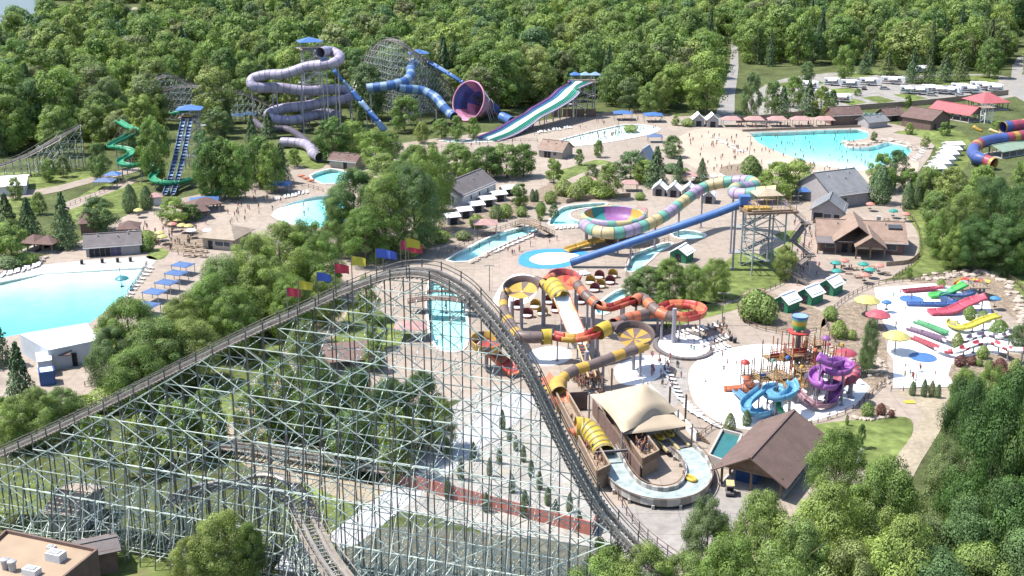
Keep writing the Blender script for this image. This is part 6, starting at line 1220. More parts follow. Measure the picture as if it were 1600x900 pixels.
s = thing('orange_tube_slide', 'short orange tube slide on the left of the play tower', 'water slide', P(1160, 606)); tube(s, [(1168, 588, 3.2), (1168, 596, 2.4), (1174, 602, 1.8), (1172, 606, 1.2), (1160, 607, .9)], .75, ['orange'], 1.0, .35); flume(s, [(1164, 606, .8), (1147, 608, .45), (1131, 609, .25)], 1.1, .5, ['orange'], 3, .5)
pslide('green_slide', 'small green slide in front of the play tower', [(1212, 628, 2.2), (1215, 637, 1.4), (1222, 645, .5)], 1.2, .5, ['green'])
pslide('maroon_curb_slide', 'low maroon curved slide around the foot of the purple spiral', [(1244, 612, 2.0), (1256, 624, 1.4), (1272, 634, 1.0), (1290, 635, .7), (1304, 630, .5)], 1.2, .7, [paint(165, 115, 130)], 4)
# ---- kiddie slide pad
def kslide(name, label, path, w_, cols, seg=3.0): pslide(name, label, path, w_, .5, cols, 3, seg)
kslide('crimson_lane', 'long flat crimson slide lane at the back of the pad', [(1474, 449, 1.2), (1455, 452, .4), (1412, 456, .25)], 1.3, [paint(180, 60, 80)])
kslide('lime_slide', 'bright green double slide on the white pad', [(1510, 444, 3.2), (1498, 450, 2.4), (1484, 457, 1.4), (1470, 461, .6), (1452, 463, .3)], 2.2, [paint(75, 215, 85), paint(60, 200, 110)])
kslide('navy_slide', 'dark blue curved slide beside the bright green one', [(1522, 457, 2.6), (1508, 462, 1.9), (1495, 462, 1.5), (1480, 461, 1.0), (1474, 466, .6), (1484, 472, .4)], 1.8, [paint(40, 75, 135)])
kslide('blue_lane', 'long flat blue slide lane in the middle of the pad', [(1500, 472, .8), (1480, 476, .4), (1417, 476, .25)], 1.4, [paint(60, 100, 180)])
kslide('crimson_wide_slide', 'wide crimson wavy slide with three lanes', [(1542, 464, 3.2), (1526, 469, 2.4), (1512, 474, 1.9), (1498, 481, 1.1), (1482, 487, .5), (1452, 489, .3)], 3.0, [paint(215, 70, 95)])
kslide('yellow_slide', 'yellow curved slide on the right of the pad', [(1562, 494, 2.8), (1546, 498, 2.4), (1530, 504, 1.9), (1516, 510, 1.3), (1500, 513, .9), (1486, 507, .5), (1490, 501, .3)], 1.8, [paint(235, 220, 60)])
kslide('green_lane', 'flat green slide lane at the front of the pad', [(1430, 503, .25), (1450, 510, .3), (1478, 521, .6)], 1.4, [paint(70, 165, 100)])
kslide('purple_lane', 'flat dusky purple slide lane at the front of the pad', [(1419, 514, .25), (1445, 522, .3), (1476, 532, .7)], 1.4, [paint(120, 85, 120)])
kslide('red_lane', 'flat red slide lane at the front of the pad', [(1424, 528, .25), (1442, 535, .3), (1464, 544, .7)], 1.2, [paint(185, 60, 75)])
kslide('chequered_flume', 'white and dark purple chequered flume behind the green lane', [(1476, 531, .8), (1490, 535, 1.0), (1505, 534, 1.2), (1520, 528, 1.5), (1540, 524, 1.8), (1560, 527, 2.1), (1575, 525, 2.4), (1588, 517, 2.8)], 1.4, [M_FRP_WHITE, paint(95, 80, 105)], 1.5)
kslide('red_white_flume', 'white and red chequered flume along the shrub bed', [(1464, 545, .8), (1480, 550, 1.0), (1496, 550, 1.2), (1512, 543, 1.5), (1530, 537, 1.8), (1550, 536, 2.0), (1568, 543, 2.2), (1585, 548, 2.5), (1620, 548, 3)], 1.4, [M_FRP_WHITE, M_FRP_WHITE, paint(205, 50, 70)], 1.5)
kslide('yellow_red_slide', 'yellow and red curved slide at the top of the pad', [(1545, 442, 3.2), (1528, 440, 2.8), (1512, 438, 2.4), (1500, 441, 2.0), (1495, 447, 1.4)], 1.3, [C['yellow'], C['red']], 1.6)
for x, y in ((1424, 468), (1442, 559)):
    a = MB(); c = P(x, y); a.prism([(c.x + math.cos(q * .5236) * 2.6, c.y + math.sin(q * .5236) * 2.6) for q in range(12)], .07, .16); tag(a.build('splash_disc', paint(60, 120, 205)), 'flat blue splash disc on the white pad, %s' % ('behind the blue lane' if y < 500 else 'nearest the gate'), 'splash pad')
t = thing('slide_stairs', 'grey stair stand behind the kiddie slides', 'stairs', P(1525, 470)); tower(t, P(1525, 466), 2.8, 2, 2, 0, paint(90, 110, 160), 1); 
t = thing('yellow_ride_stair', 'small grey stair beside the yellow slide', 'stairs', P(1487, 513))
for i in range(5): MB().box((0, -i * .3, 1.2 - i * .22), (1.2, .3, .08)).build('tread', M_STEEL, t)
for sg in (-1, 1): MB().bar((sg * .6, 0, 2.1), (sg * .6, -1.4, 1.1), .06).build('handrail', M_STEEL, t); MB().bar((sg * .6, 0, 0), (sg * .6, 0, 2.1), .06).build('post', M_STEEL, t)
# ---- splash ring, bridges, ring walk
t = thing('ring_wall', 'low grey ring wall around a round white pool near the red loop', 'wall', P(1068, 541)); c = P(1068, 541); ring = [c + Vector((math.cos(a) * 5.6, math.sin(a) * 7.5, .25)) for a in [2 * math.pi * i / 32 for i in range(33)]]
for i in range(32): MB().bar(ring[i], ring[i + 1], .9, .5).build('wall_segment', M_SHINGLE_G, t, True)
mb = MB(); mb.prism([(p.x, p.y) for p in ring[:-1]], .07, .12); mb.build('ring_floor', M_WHITE, t, True)
def footbridge(label, path, w_, z, m=None):
    pts = curve([P(x, y, zz) for x, y, zz in path], 1.0); t = thing('footbridge', label, 'bridge', P(path[0][0], path[0][1])); fr = frames(pts)
    for i in range(len(pts) - 1): MB().bar(pts[i], pts[i + 1].lerp(pts[i], .04), w_, .2).build('deck_board', m or M_TAN, t, True)
    for sg in (-1, 1):
        mb = MB(); q = [f[0] + f[1] * sg * w_ / 2 for f in fr]
        for a, b in zip(q, q[1:]): mb.bar(a + Vector((0, 0, 1)), b + Vector((0, 0, 1)), .1); mb.bar(a + Vector((0, 0, .5)), b + Vector((0, 0, .5)), .07)
        for a in q: mb.bar(a, a + Vector((0, 0, 1)), .08)
        mb.build('railing', M_WOOD, t, True)
    columns(t, pts, 4, .15, .1)
footbridge('timber footbridge with stairs arching over the narrow river', [(806, 352, .3), (818, 348, 1.6), (830, 350, 2.6), (842, 355, 2.6), (852, 361, 1.4), (862, 366, .2)], 2.6, 2)
footbridge('dark covered footbridge across the landing pool behind the coaster', [(640, 470, 2.4), (670, 466, 3.2), (700, 466, 3.4), (740, 472, 3.0)], 3.2, 3, M_WALL_B)
footbridge('second dark footbridge across the top of the landing pool', [(668, 455, 3.4), (700, 455, 3.4), (735, 461, 3.2)], 1.6, 3, M_WALL_B)
# ---- rockery and planters
def rocks(name, label, spots, rmin, rmax):
    t = thing(name, label, 'rocks', P(*spots[0])); protos = []
    for s in range(4):
        g_ = random.Random(s); bm = bmesh.new(); bmesh.ops.create_icosphere(bm, subdivisions=1, radius=1)
        for v in bm.verts: v.co *= g_.uniform(.75, 1.2); v.co.z *= .7
        me = bpy.data.meshes.new('rock'); bm.to_mesh(me); bm.free(); me.materials.append(M_ROCK); protos.append(me)
    for i, (x, y) in enumerate(spots):
        o = link('rock', protos[i % 4], t); p = P(x, y); o.location = p - t.location + Vector((0, 0, .15)); r_ = rnd.uniform(rmin, rmax); o.scale = (r_ * 1.3, r_, r_); o.rotation_euler = (0, 0, rnd.uniform(0, 6))
def along(path, n, jit=0.0): 
    L_ = [0]; 
    for a, b in zip(path, path[1:]): L_.append(L_[-1] + math.hypot(b[0] - a[0], b[1] - a[1]))
    out = []
    for k in range(n):
        s = L_[-1] * k / max(1, n - 1); i = max(j for j in range(len(L_) - 1) if L_[j] <= s + 1e-9); f = (s - L_[i]) / (L_[i + 1] - L_[i]); out.append((path[i][0] + (path[i + 1][0] - path[i][0]) * f + rnd.uniform(-jit, jit), path[i][1] + (path[i + 1][1] - path[i][1]) * f + rnd.uniform(-jit, jit) * .5))
    return out
rocks('rock_slope', 'pale boulder slope curving behind the kiddie slide pad', along([(1440, 436), (1490, 430), (1540, 427), (1570, 442), (1590, 475), (1605, 510)], 90, 9), .5, .95)
rocks('rock_edge', 'line of boulders along the bed between the two pads', along([(1302, 545), (1340, 570), (1362, 588), (1372, 560), (1385, 590), (1382, 602)], 60, 6), .3, .65)
rocks('rock_border', 'white boulders edging the bed above the lower lawn', along([(1338, 655), (1360, 656), (1390, 650), (1394, 642)], 16, 2), .4, .7)
rocks('pool_island_rocks', 'grey rock peninsula jutting into the far wave pool', along([(1322, 224), (1335, 227), (1350, 226), (1370, 222), (1387, 219), (1400, 222), (1420, 226), (1428, 234)], 42, 3), .7, 1.3)
rocks('river_rocks', 'brown rocks around the end of the narrow river', along([(735, 412), (750, 404), (764, 398)], 14, 3), .5, .9)
rocks('left_rocks', 'rocks and low planting left of the left wave pool', along([(0, 425), (30, 420), (60, 412), (68, 405)], 30, 4), .5, 1.0)
# ================================================================== people, loungers, fences, vehicles
SKIN = [mat('skin_light', (.42, .25, .17), .6, .05), mat('skin_tan', (.30, .17, .11), .6, .05), mat('skin_brown', (.14, .075, .05), .6, .05)]; HAIR = [mat('hair_dark', (.03, .022, .018), .7, .1), mat('hair_fair', (.24, .16, .08), .7, .1)]
CLO = [paint(40, 60, 120), paint(200, 50, 60), paint(60, 60, 65), paint(240, 240, 240), paint(60, 150, 160), paint(230, 120, 150), paint(110, 160, 80), paint(90, 70, 130)]
CLN = ['navy', 'red', 'dark grey', 'white', 'teal', 'pink', 'green', 'purple']
PEOPLE = {}
def person_mesh(pose, sk, hr, top, bot):
    key = (pose, sk, hr, top, bot)
    if key in PEOPLE: return PEOPLE[key]
    me = BODY[pose].copy(); me.materials.clear()
    for m in (SKIN[sk], HAIR[hr], SKIN[sk] if top is None else CLO[top], CLO[bot]): me.materials.append(m)
    dz = -.5 if pose == 'sit' else 0
    for p in me.polygons:
        c = p.center; z = c.z - dz; ax_ = abs(c.x)
        i = 0
        if z > 1.56 and (c.y > -.03 or z > 1.67): i = 1
        elif 1.02 < z < 1.45 and ax_ < .215: i = 2
        elif pose != 'sit' and .56 < z <= 1.02 and ax_ < .215 and (z > .75 or pose == 'stand'): i = 3
        elif pose == 'sit' and .36 < c.z <= .56 and ax_ < .2 and c.y > -.3: i = 3
        p.material_index = i
    me.polygons.foreach_set('use_smooth', [True] * len(me.polygons)); me.update(); PEOPLE[key] = me; return me
VAR = [(rnd.randrange(3), rnd.randrange(2), rnd.choice([None, None, 0, 1, 2, 3, 4, 5]), rnd.randrange(8)) for _ in range(14)]
def person(px, py, where, pose=None, z=0.0, h=None, rz=None, loc=None):
    pose = pose or rnd.choice(['stand', 'stand', 'walk', 'walk', 'wave']); sk, hr, tp, bt = rnd.choice(VAR); o = link('person', person_mesh(pose, sk, hr, tp, bt)); o.location = loc or P(px, py, z); s = (h or rnd.choice([1.45, 1.7, 1.75, 1.65, 1.25])) / 1.7; o.scale = (s,) * 3; o.rotation_euler = (0, 0, rnd.uniform(0, 6.28) if rz is None else rz)
    tag(o, 'person in %s %s %s' % (CLN[bt] + ' shorts' if tp is None else CLN[tp] + ' top', {'stand': 'standing', 'walk': 'walking', 'wave': 'waving', 'sit': 'sitting'}[pose], where), 'person'); return o
def scatter(poly, n, where, **k):
    xs, ys = [p[0] for p in poly], [p[1] for p in poly]; c = 0
    while c < n:
        x, y = rnd.uniform(min(xs), max(xs)), rnd.uniform(min(ys), max(ys))
        if inside((x, y), poly): person(x, y, where, **k); c += 1
scatter([(1200, 213), (1330, 206), (1335, 225), (1400, 238), (1350, 262), (1300, 256), (1230, 236)], 40, 'in the far wave pool', z=-.75)
scatter([(1175, 215), (1280, 256), (1340, 266), (1335, 276), (1270, 268), (1200, 240)], 22, 'at the beach waterline')
scatter([(1090, 205), (1160, 210), (1185, 240), (1130, 262), (1080, 240)], 18, 'on the sand beach')
scatter([(885, 218), (960, 203), (1010, 200), (1000, 208), (930, 222)], 22, 'in the kiddie pool', z=-.2); scatter([(930, 190), (1040, 184), (1045, 195), (980, 192), (880, 212)], 16, 'beside the kiddie pool')
scatter([(1150, 198), (1300, 192), (1300, 198), (1150, 204)], 14, 'on the wave pool deck')
scatter([(225, 345), (300, 330), (330, 340), (290, 400), (255, 400), (220, 385)], 26, 'on the left plaza'); scatter([(340, 315), (410, 300), (460, 300), (430, 330), (360, 345)], 18, 'near the left river pool'); scatter([(440, 328), (490, 322), (480, 340)], 4, 'in the left river pool', z=-.5)
scatter([(780, 400), (800, 375), (860, 368), (900, 385), (820, 390), (800, 420)], 10, 'by the blue ring'); scatter([(700, 405), (760, 374), (810, 358), (800, 372), (735, 404)], 8, 'floating in the narrow river', z=-.9)
scatter([(1240, 350), (1265, 350), (1275, 400), (1270, 440), (1245, 470), (1240, 420)], 14, 'before the restaurant'); scatter([(1290, 412), (1380, 418), (1350, 445), (1295, 440)], 8, 'among the restaurant umbrellas')
scatter([(1095, 565), (1140, 552), (1160, 570), (1130, 620), (1095, 610)], 6, 'on the white play pad'); scatter([(1380, 465), (1430, 455), (1410, 500), (1395, 520)], 7, 'on the white slide pad'); scatter([(1400, 570), (1470, 565), (1465, 600), (1400, 600)], 8, 'at the lower white pad')
scatter([(1005, 560), (1060, 560), (1075, 580), (1060, 610), (1030, 600)], 14, 'beside the play pad'); scatter([(1120, 505), (1150, 500), (1145, 530), (1120, 535)], 10, 'above the play pad'); scatter([(770, 470), (860, 470), (880, 500), (800, 500)], 4, 'under the saucers')
person(1296, 654, 'at the fence of the play pad', 'walk'); person(1240, 610, 'on the play tower', 'stand', 2.7); person(1258, 604, 'on the play tower', 'stand', 4.5); person(1214, 606, 'on the play tower', 'wave', 3.3); person(1160, 790, 'x', 'stand') if 0 else None
for i in range(5): q = P(1193, 428) + Vector((rnd.uniform(-4, 4), 3 + rnd.uniform(-3, 3), 15.85)); person(0, 0, 'on the slide tower deck', 'stand', loc=q)
# a tight queue nobody could count
cv_, cf_, cm_, mats_ = [], [], [], []
def crowd(name, label, spots):
    vs, fs, mi, ms = [], [], [], []
    for p in spots:
        sk, hr, tp, bt = rnd.choice(VAR); me = person_mesh(rnd.choice(['stand', 'walk']), sk, hr, tp, bt); q = Matrix.Rotation(rnd.uniform(0, 6.28), 3, 'Z'); s = rnd.uniform(.8, 1.02); o = len(vs); base = len(ms); ms += list(me.materials)
        vs += [tuple(p + q @ (v.co * s)) for v in me.vertices]
        for f in me.polygons: fs.append(tuple(i + o for i in f.vertices)); mi.append(base + f.material_index)
    um = list(dict.fromkeys(ms)); me = bpy.data.meshes.new(name); me.from_pydata(vs, [], fs)
    for m in um: me.materials.append(m)
    me.polygons.foreach_set('material_index', [um.index(ms[i]) for i in mi]); me.polygons.foreach_set('use_smooth', [True] * len(fs)); me.update(); tag(link(name, me), label, 'crowd', kind='stuff')
def strip(a, b, w_, n, z):
    A, B = P(*a), P(*b); d = (B - A); s = Vector((-d.y, d.x, 0)).normalized(); return [A.lerp(B, rnd.random()) + s * rnd.uniform(-w_, w_) + Vector((0, 0, z)) for _ in range(n)]
crowd('queue_crowd', 'tight queue of people on the timber decks of the raft ride', strip((952, 655), (1014, 735), .9, 60, 2.42) + strip((935, 640), (955, 655), .9, 18, 2.42) + strip((878, 646), (940, 758), .7, 18, 2.22))
crowd('waiting_crowd', 'tight crowd waiting above the tan canopy', strip((895, 598), (940, 592), 2.2, 70, .05) + strip((905, 606), (935, 610), 1.2, 18, .05))
def spots(poly, n, z=0.0):
    xs, ys = [p[0] for p in poly], [p[1] for p in poly]; out = []
    while len(out) < n:
        x, y = rnd.uniform(min(xs), max(xs)), rnd.uniform(min(ys), max(ys))
        if inside((x, y), poly): out.append(P(x, y, z))
    return out
crowd('scattered_bathers', 'many more bathers dotted over the plazas, beach and pools', spots([(1060, 215), (1160, 208), (1230, 250), (1340, 270), (1330, 284), (1200, 280), (1090, 265)], 60) + spots([(1200, 213), (1330, 206), (1335, 225), (1400, 238), (1350, 262), (1230, 236)], 30, -.75) + spots([(870, 222), (960, 200), (1030, 200), (950, 222)], 35, -.1) + spots([(225, 345), (330, 310), (420, 295), (430, 320), (300, 400), (250, 410)], 50) + spots([(700, 225), (800, 215), (830, 235), (740, 240)], 25) + spots([(1000, 560), (1060, 555), (1065, 610), (1030, 610)], 16) + spots([(1060, 515), (1135, 505), (1150, 540), (1080, 560)], 20) + spots([(1240, 345), (1275, 345), (1290, 440), (1245, 480)], 16) + spots([(1150, 198), (1300, 193), (1300, 200), (1150, 204)], 20))
# ---- loungers
def lounger_proto():
    t = thing('sun_lounger', 'x', 'sun lounger', (0, 0, 0)); TAGGED.remove(t); mb = MB(); mb.box((0, -.3, .33), (.62, 1.25, .07)); mb.build('bed', M_FRP_WHITE, t); MB().slab([(-.31, .33, .36), (.31, .33, .36), (.31, .85, .78), (-.31, .85, .78)], .07).build('backrest', M_FRP_WHITE, t)
    mb = MB(); [mb.box((x, y, .15), (.06, .06, .3)) for x in (-.27, .27) for y in (-.85, .25)]; mb.build('leg_frame', M_FRP_WHITE, t); return t
LP = lounger_proto()
def lounger(px, py, rz, where):
    global LP
    if LP is not None and not LP.get('used'): c = LP; LP['used'] = 1; c.location = P(px, py, .07); c.rotation_euler = (0, 0, rz); c['label'] = 'white sun lounger ' + where; TAGGED.append(c); return
    copy_tree(LP, P(px, py, .07), rz, label='white sun lounger ' + where)
def lrow(path, n, rz, where, jit=.8):
    for x, y in along(path, n, jit): lounger(x, y, rz + rnd.uniform(-.15, .15), where)
lrow([(775, 394), (838, 367)], 9, -.9, 'along the narrow river'); lrow([(870, 358), (908, 355)], 7, 0, 'beside the bowl slide river')
lrow([(1062, 524), (1126, 509)], 9, .5, 'in the row above the round pool'); lrow([(1098, 540), (1135, 528)], 7, .5, 'right of the round pool'); lrow([(1095, 556), (1135, 542)], 8, .4, 'between the round pool and play pad')
lrow([(1038, 575), (1062, 625), (1090, 648)], 14, 1.2, 'along the left rim of the play pad'); lrow([(1072, 640), (1120, 668)], 10, .8, 'near the concrete tank')
lrow([(236, 420), (210, 450), (200, 465)], 9, 1.2, 'on the deck right of the left wave pool'); lrow([(432, 312), (480, 302)], 9, .2, 'above the left river pool', 1.5)
lrow([(2, 432), (62, 416)], 12, .2, 'on the upper left pool deck', 2); lrow([(895, 432), (918, 428)], 6, .6, 'in the row beside the clamshell seats'); lrow([(1115, 215), (1160, 238)], 16, .9, 'on the sand beach', 5); lrow([(1200, 258), (1265, 270)], 17, .6, 'on the left half of the lower beach', 5); lrow([(1275, 272), (1345, 282)], 17, .6, 'on the right half of the lower beach', 5); lrow([(1085, 280), (1130, 275)], 10, .5, 'near the beach path', 3)
lrow([(1428, 252), (1445, 232)], 8, .9, 'right of the far wave pool', 2); lrow([(840, 208), (890, 200)], 12, .3, 'above the kiddie pool', 2)
# ---- clamshell seats, picnic tables, bins
def clam(px, py, c, where):
    t = thing('clamshell_seat', '%s clamshell seat with white cushion %s' % (c, where), 'seat', P(px, py), -.5); m = C['gold'] if c == 'yellow' else C['rosewood']
    MB().lathe([(1.15, .3), (1.2, .9), (1.0, 1.6), (.55, 2.0), (.02, 2.1)], (0, .2, 0), 10, -.2, math.pi + .2).build('hood', m, t, False, True); MB().cyl((0, 0, 0), (0, 0, .4), 1.0, 1.1, 12).build('base', m, t); MB().cyl((0, -.1, .4), (0, -.1, .55), .95, .95, 12).build('cushion', M_FRP_WHITE, t)
for x, y, c in ((836, 482, 'yellow'), (809, 483, 'maroon'), (824, 496, 'maroon'), (858, 475, 'maroon'), (869, 488, 'maroon'), (847, 493, 'yellow')): clam(x, y, c, 'under the saucer slides')
for x, y, c in ((922, 444, 'yellow'), (936, 436, 'maroon'), (957, 434, 'yellow'), (953, 444, 'maroon'), (938, 450, 'yellow'), (929, 456, 'maroon'), (913, 467, 'yellow'), (907, 475, 'maroon')): clam(x, y, c, 'beside the red saucer')
def table(px, py, where):
    t = thing('picnic_table', 'wooden picnic table ' + where, 'picnic table', P(px, py), rnd.uniform(-.2, .2))
    MB().box((0, 0, .74), (1.7, .75, .06)).build('table_top', M_TAN, t)
    for sg in (-1, 1): MB().box((0, sg * .68, .44), (1.7, .26, .05)).build('bench', M_TAN, t); MB().bar((sg * .6, -.6, 0), (sg * .6, .3, .72), .08).build('leg', M_WOOD, t); MB().bar((sg * .6, .6, 0), (sg * .6, -.3, .72), .08).build('leg', M_WOOD, t)
for i in range(12): table(295 + (i % 4) * 9 - (i // 4) * 2, 386 + (i // 4) * 7 + (i % 2) * 2, 'in the block below the snack bar')
for x, y in ((1325, 428), (1335, 422), (1385, 430), (1340, 434), (1362, 420)): table(x, y, 'in front of the restaurant')
for x, y in ((1385, 345), (1392, 352), (1378, 352), (1400, 348)): table(x, y, 'behind the restaurant')
def bin_(px, py, where): 
    t = thing('waste_bin', 'dark waste bin ' + where, 'bin', P(px, py)); MB().cyl((0, 0, 0), (0, 0, 1.0), .35, .38, 10).build('drum', M_DARK, t); MB().lathe([(.42, 1.0), (.35, 1.2), (.02, 1.25)], (0, 0, 0), 10).build('lid', M_SHINGLE_G, t)
for x, y in ((128, 413), (160, 411), (184, 410), (204, 409)): bin_(x, y, 'on the grey deck above the left wave pool')
for x, y in ((1142, 533), (1148, 536)): bin_(x, y, 'right of the round pool loungers')
# ---- fences
def fence(label, path, h=1.1, gap=2.2, m=None, solid=False, z=0.0, name='fence'):
    pts = [P(x, y, z) for x, y in path]; dense = curve(pts, gap) if len(pts) > 2 else [pts[0].lerp(pts[1], i / max(1, int((pts[1] - pts[0]).length / gap))) for i in range(max(1, int((pts[1] - pts[0]).length / gap)) + 1)]
    t = thing(name, label, 'fence', dense[0]); m = m or M_SHINGLE_D
    for p in dense: MB().box(p + Vector((0, 0, h / 2)), (.12, .12, h)).build('post', m, t, True)
    for a, b in zip(dense, dense[1:]):
        if solid: MB().bar(a + Vector((0, 0, h / 2)), b + Vector((0, 0, h / 2)), .08, h * .96).build('board_panel', m, t, True)
    if not solid:
        for hh in (h * .5, h * .96):
            mb = MB(); [mb.bar(a + Vector((0, 0, hh)), b + Vector((0, 0, hh)), .06, .08) for a, b in zip(dense, dense[1:])]; mb.build('rail', m, t, True)
fence('dark rail fence curving below the play pad', [(1127, 668), (1110, 672), (1095, 684)]); fence('dark rail fence along the lower right rim of the play pad', [(1244, 667), (1290, 657), (1335, 640), (1365, 615), (1388, 592)])
fence('dark rail fence closing the lower white pad', [(1392, 612), (1488, 609)]); fence('dark rail fence curving along the top of the slide pad', [(1298, 488), (1330, 464), (1375, 445), (1440, 438), (1500, 430), (1545, 424), (1590, 446), (1615, 490)])
fence('dark rail fence on the restaurant side of the lawn', [(1395, 438), (1432, 408), (1438, 380), (1430, 350), (1407, 325)]); fence('brown rail fence on the far bank of the narrow river', [(684, 404), (725, 384), (765, 366), (806, 352)]); fence('brown rail fence on the near bank of the narrow river', [(762, 400), (800, 382), (838, 366)])
fence('white pool fence right of the left wave pool', [(230, 415), (214, 441), (200, 460)], 1.2, 1.2, M_SHINGLE_G); fence('tall solid brown fence behind the wave pool', [(1150, 192), (1240, 183), (1340, 172), (1420, 166), (1500, 158), (1575, 148)], 2.2, 4, M_TAN, True)
fence('rail fence around the planting bed above the play pad', [(1152, 478), (1158, 500), (1185, 515), (1235, 524), (1275, 520)]); fence('rail fence beside the drop of the coaster', [(960, 770), (985, 815), (1020, 850), (1060, 880)], 1.6, 2.4); fence('rail fence along the bed between the two pads', [(1288, 500), (1300, 530), (1330, 560), (1345, 582)])
fence('brown rail fence beside the far kiddie pool', [(835, 212), (890, 196), (940, 182), (1040, 178)], 1.4, 3); fence('rail fence below the racer slide', [(690, 232), (740, 226), (800, 222), (840, 222)], 1.2, 3); fence('rail fence along the left plaza river', [(300, 322), (345, 305), (400, 292), (470, 292), (505, 300)], 1.2, 2.5)
fence('wooden rail fence on the left lawn path', [(110, 322), (150, 306), (200, 286), (222, 290)], 1.2, 2.5, M_TAN); fence('rail fence along the lower river bank', [(978, 432), (980, 412), (994, 394), (1045, 376)], 1.1, 2); fence('tan wall along the top edge of the far wave pool', [(1160, 206), (1230, 203), (1345, 199)], .9, 4, M_TAN, True)
fence('brown rail fence around the tower lawn', [(1060, 482), (1130, 476), (1200, 455), (1245, 432)], 1.1, 2.2); fence('wooden rail by the pool service yard', [(133, 605), (152, 600)], 1.1, 2, M_TAN); fence('tan slat fence along the terrace behind the bowl', [(885, 318), (915, 312), (985, 308)], 1.3, 2, M_TAN, True)
fence('low tan terrace wall at the right end of the restaurant', [(1385, 416), (1420, 412), (1436, 400)], 1.1, 2, M_TAN, True)
# ---- lamp posts
def lamp(px, py, h, label):
    t = thing('lamp_post', label, 'lamp post', P(px, py)); MB().cyl((0, 0, 0), (0, 0, h), .1, .07, 8).build('pole', M_SHINGLE_G, t); MB().bar((-.9, 0, h), (.9, 0, h), .09).build('arm', M_SHINGLE_G, t)
    for sg in (-1, 1): MB().box((sg * .9, 0, h - .05), (.6, .3, .16)).build('lamp_head', M_STEEL, t)
for x, y, h, l in ((1128, 508, 7, 'dark lamp post beside the path above the play pad'), (765, 455, 6, 'lamp post on the plaza behind the coaster crest'), (190, 450, 5, 'lamp post standing at the edge of the left wave pool'), (1243, 345, 7, 'lamp post beside the slide tower lawn'), (1255, 395, 5, 'lamp post on the path left of the restaurant'), (1171, 245, 7, 'lamp post on the sand beach'), (620, 262, 8, 'tall lamp post left of the central clump'), (966, 216, 7, 'lamp post at the kiddie pool'), (1430, 605, 3, 'thin spray post on the lower white pad')): lamp(x, y, h, l)
# ---- vehicles
M_TYRE = mat('tyre', (.02, .02, .02), .8, .1); M_RVW = mat('camper_white', (.72, .72, .71), .4, .04)
def wheel(root, x, y, r=.38):
    o = MB().cyl((x - .12, y, r), (x + .12, y, r), r, r, 12).build('tyre', M_TYRE, root); MB().cyl((x - .13, y, r), (x + .13, y, r), r * .5, r * .5, 8).build('rim', M_STEEL, o)
def camper(px, py, rz, label, L_=8.5, stripe=(120, 90, 80)):
    t = thing('camper_trailer', label, 'camper', P(px, py), rz); w_ = 1.25
    prof = [(-L_ / 2, .6), (L_ / 2 - .6, .6), (L_ / 2, 1.5), (L_ / 2 - .5, 3.0), (L_ / 2 - 1.4, 3.3), (-L_ / 2 + .2, 3.3), (-L_ / 2, 3.0)]
    n = len(prof); mb = MB(); mb.add([(x, y, z) for y in (-w_, w_) for x, z in prof], [tuple(range(n)), tuple(range(n, 2 * n))[::-1]] + [(i, i + n, (i + 1) % n + n, (i + 1) % n) for i in range(n)]); mb.build('body', M_RVW, t)
    MB().box((-.3, -w_ - .01, 1.3), (L_ * .8, .03, .45)).build('stripe', paint(*stripe), t); MB().box((0, 0, 3.42), (1.0, .9, .24)).build('roof_unit', M_WALL_W, t); MB().box((-L_ * .25, 0, 3.36), (.6, .6, .12)).build('roof_vent', M_WALL_G, t)
    for x in (-.3, .25): MB().box((L_ * x, -w_ - .02, 2.2), (1.4, .04, .7)).build('window', M_GLASS, t)
    MB().box((L_ * .02, -w_ - .02, 1.7), (.7, .04, 1.9)).build('door', M_WALL_W, t)
    for x in (-.6, .4):
        for y in (-w_ + .1, w_ - .1): o = MB().cyl((x - .4, y - .1, .38), (x - .4, y + .1, .38), .38, .38, 12).build('tyre', M_TYRE, t); MB().cyl((x - .4, y - .11, .38), (x - .4, y + .11, .38), .2, .2, 8).build('rim', M_STEEL, o)
    MB().slab([(-2, -w_ - 2.2, 2.5), (2, -w_ - 2.2, 2.5), (2, -w_ - .02, 3.0), (-2, -w_ - .02, 3.0)], .05).build('awning', M_WALL_W, t)
for i, (x, y, r_, L_) in enumerate(((1328, 136, -.25, 8.5), (1358, 133, -.3, 9), (1395, 131, -.35, 11), (1436, 147, -.2, 8), (1470, 146, -.5, 8.5), (1486, 147, -.55, 7.5), (1516, 145, -.1, 9), (1541, 141, -.3, 9), (1266, 138, -.4, 8), (1316, 159, -.35, 8), (1556, 143, -.3, 7), (1442, 113, .1, 7), (1300, 133, -.3, 7.5), (1420, 146, -.3, 8), (1500, 142, -.3, 8), (1452, 144, -.3, 7), (1286, 152, -.4, 7.5), (1530, 139, -.3, 8))): camper(x, y, r_, 'white camper trailer with awning in the gravel lot', L_, rnd.choice([(120, 90, 80), (60, 70, 100), (160, 60, 60)]))
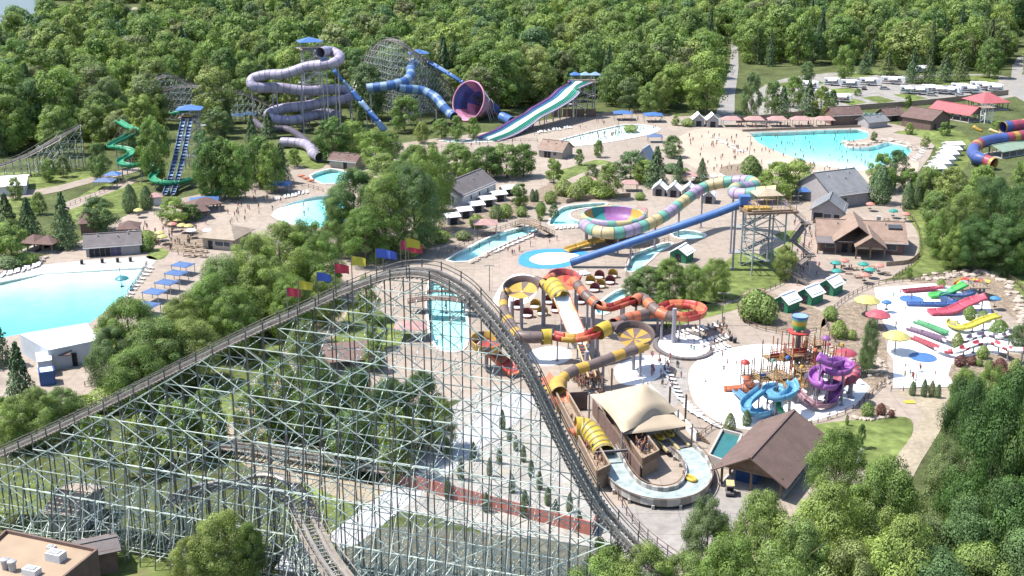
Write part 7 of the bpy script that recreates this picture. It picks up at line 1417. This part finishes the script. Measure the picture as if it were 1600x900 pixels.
def car(px, py, rz, col, label):
    t = thing('parked_car', label, 'car', P(px, py), rz); m = paint(*col, rough=.25); L_ = 4.6; w_ = .88
    def ext(prof, nm, mm, w_): n = len(prof); MB().add([(x, y, z) for y in (-w_, w_) for x, z in prof], [tuple(range(n)), tuple(range(n, 2 * n))[::-1]] + [(i, i + n, (i + 1) % n + n, (i + 1) % n) for i in range(n)]).build(nm, mm, t)
    ext([(-2.3, .35), (2.3, .35), (2.35, .7), (1.3, .95), (-2.2, 1.0), (-2.35, .7)], 'body', m, w_); ext([(-1.9, .98), (1.2, .94), (.6, 1.5), (-1.4, 1.52)], 'cabin_glass', M_GLASS, w_ * .9); ext([(-1.35, 1.5), (.55, 1.48), (.5, 1.56), (-1.3, 1.57)], 'roof', m, w_ * .86)
    for x in (-1.45, 1.45):
        for y in (-.8, .8): o = MB().cyl((x, y - .1, .33), (x, y + .1, .33), .33, .33, 12).build('tyre', M_TYRE, t); MB().cyl((x, y - .11, .33), (x, y + .11, .33), .18, .18, 8).build('rim', M_STEEL, o)
    for y in (-.6, .6): MB().box((2.33, y, .68), (.06, .4, .14)).build('headlight', M_FRP_WHITE, t)
for x, y, r_, c, l in ((1382, 140, -.2, (225, 225, 225), 'white car parked beside the longest camper'), (1350, 140, 1.2, (50, 50, 60), 'dark car parked between two campers'), (1501, 151, -.8, (200, 200, 205), 'silver car behind the brown fence'), (1527, 150, -.5, (60, 60, 65), 'dark grey car behind the brown fence'), (1294, 146, -.6, (45, 45, 50), 'black car at the left end of the lot'), (1456, 150, -.5, (190, 190, 190), 'pale grey car between two campers')): car(x, y, r_, c, l)
t = thing('golf_cart', 'tan roofed utility cart parked beside the brown pavilion', 'cart', P(1140, 772), 1.45)
MB().box((0, 0, .55), (2.4, 1.15, .35)).build('body', M_SHINGLE_G, t); MB().slab([(-1.0, -.6, 1.9), (.9, -.6, 1.9), (.9, .6, 1.9), (-1.0, .6, 1.9)], .08).build('roof', C['cream'], t); MB().box((-.2, 0, .85), (.5, 1.0, .25)).build('seat', M_DARK, t); MB().box((-.45, 0, 1.15), (.12, 1.0, .45)).build('seat_back', M_DARK, t)
for x in (-.95, .85):
    for y in (-.52, .52): MB().bar((x, y, .7), (x, y, 1.85), .05).build('roof_post', M_STEEL, t)
for x in (-.8, .8):
    for y in (-.5, .5): MB().cyl((x, y - .1, .25), (x, y + .1, .25), .25, .25, 10).build('wheel', M_TYRE, t)
t = thing('yellow_mat', 'flat yellow board lying on the path by the lower pad', 'board', P(1421, 629), .1); MB().box((0, 0, .12), (1.8, 1.3, .1)).build('board', C['yellow'], t); MB().box((0, 0, .05), (1.4, .9, .06)).build('skid', M_WOOD, t)
t = thing('white_pipe', 'white vent pipe standing at the edge of the lower lawn', 'pipe', P(1341, 725)); MB().cyl((0, 0, 0), (0, 0, 2.0), .3, .3, 10).build('pipe', M_FRP_WHITE, t); MB().cyl((0, 0, 1.9), (.5, 0, 2.6), .3, .3, 10).build('elbow', M_FRP_WHITE, t)
t = thing('tube_stack', 'row of orange inner tubes beside the small turquoise pool', 'inner tubes', P(480, 283))
for i in range(9): q = P(468 + i * 2.6, 276 + i * 1.2); mb = MB(); mb.sweep([Vector((math.cos(a) * .5, math.sin(a) * .5, .2 + .35 * (i % 3))) + q - t.location for a in [2 * math.pi * k / 12 for k in range(13)]], circle(.2, 6)); mb.build('inner_tube', C['orange'], t, False, True)
finish_labels()
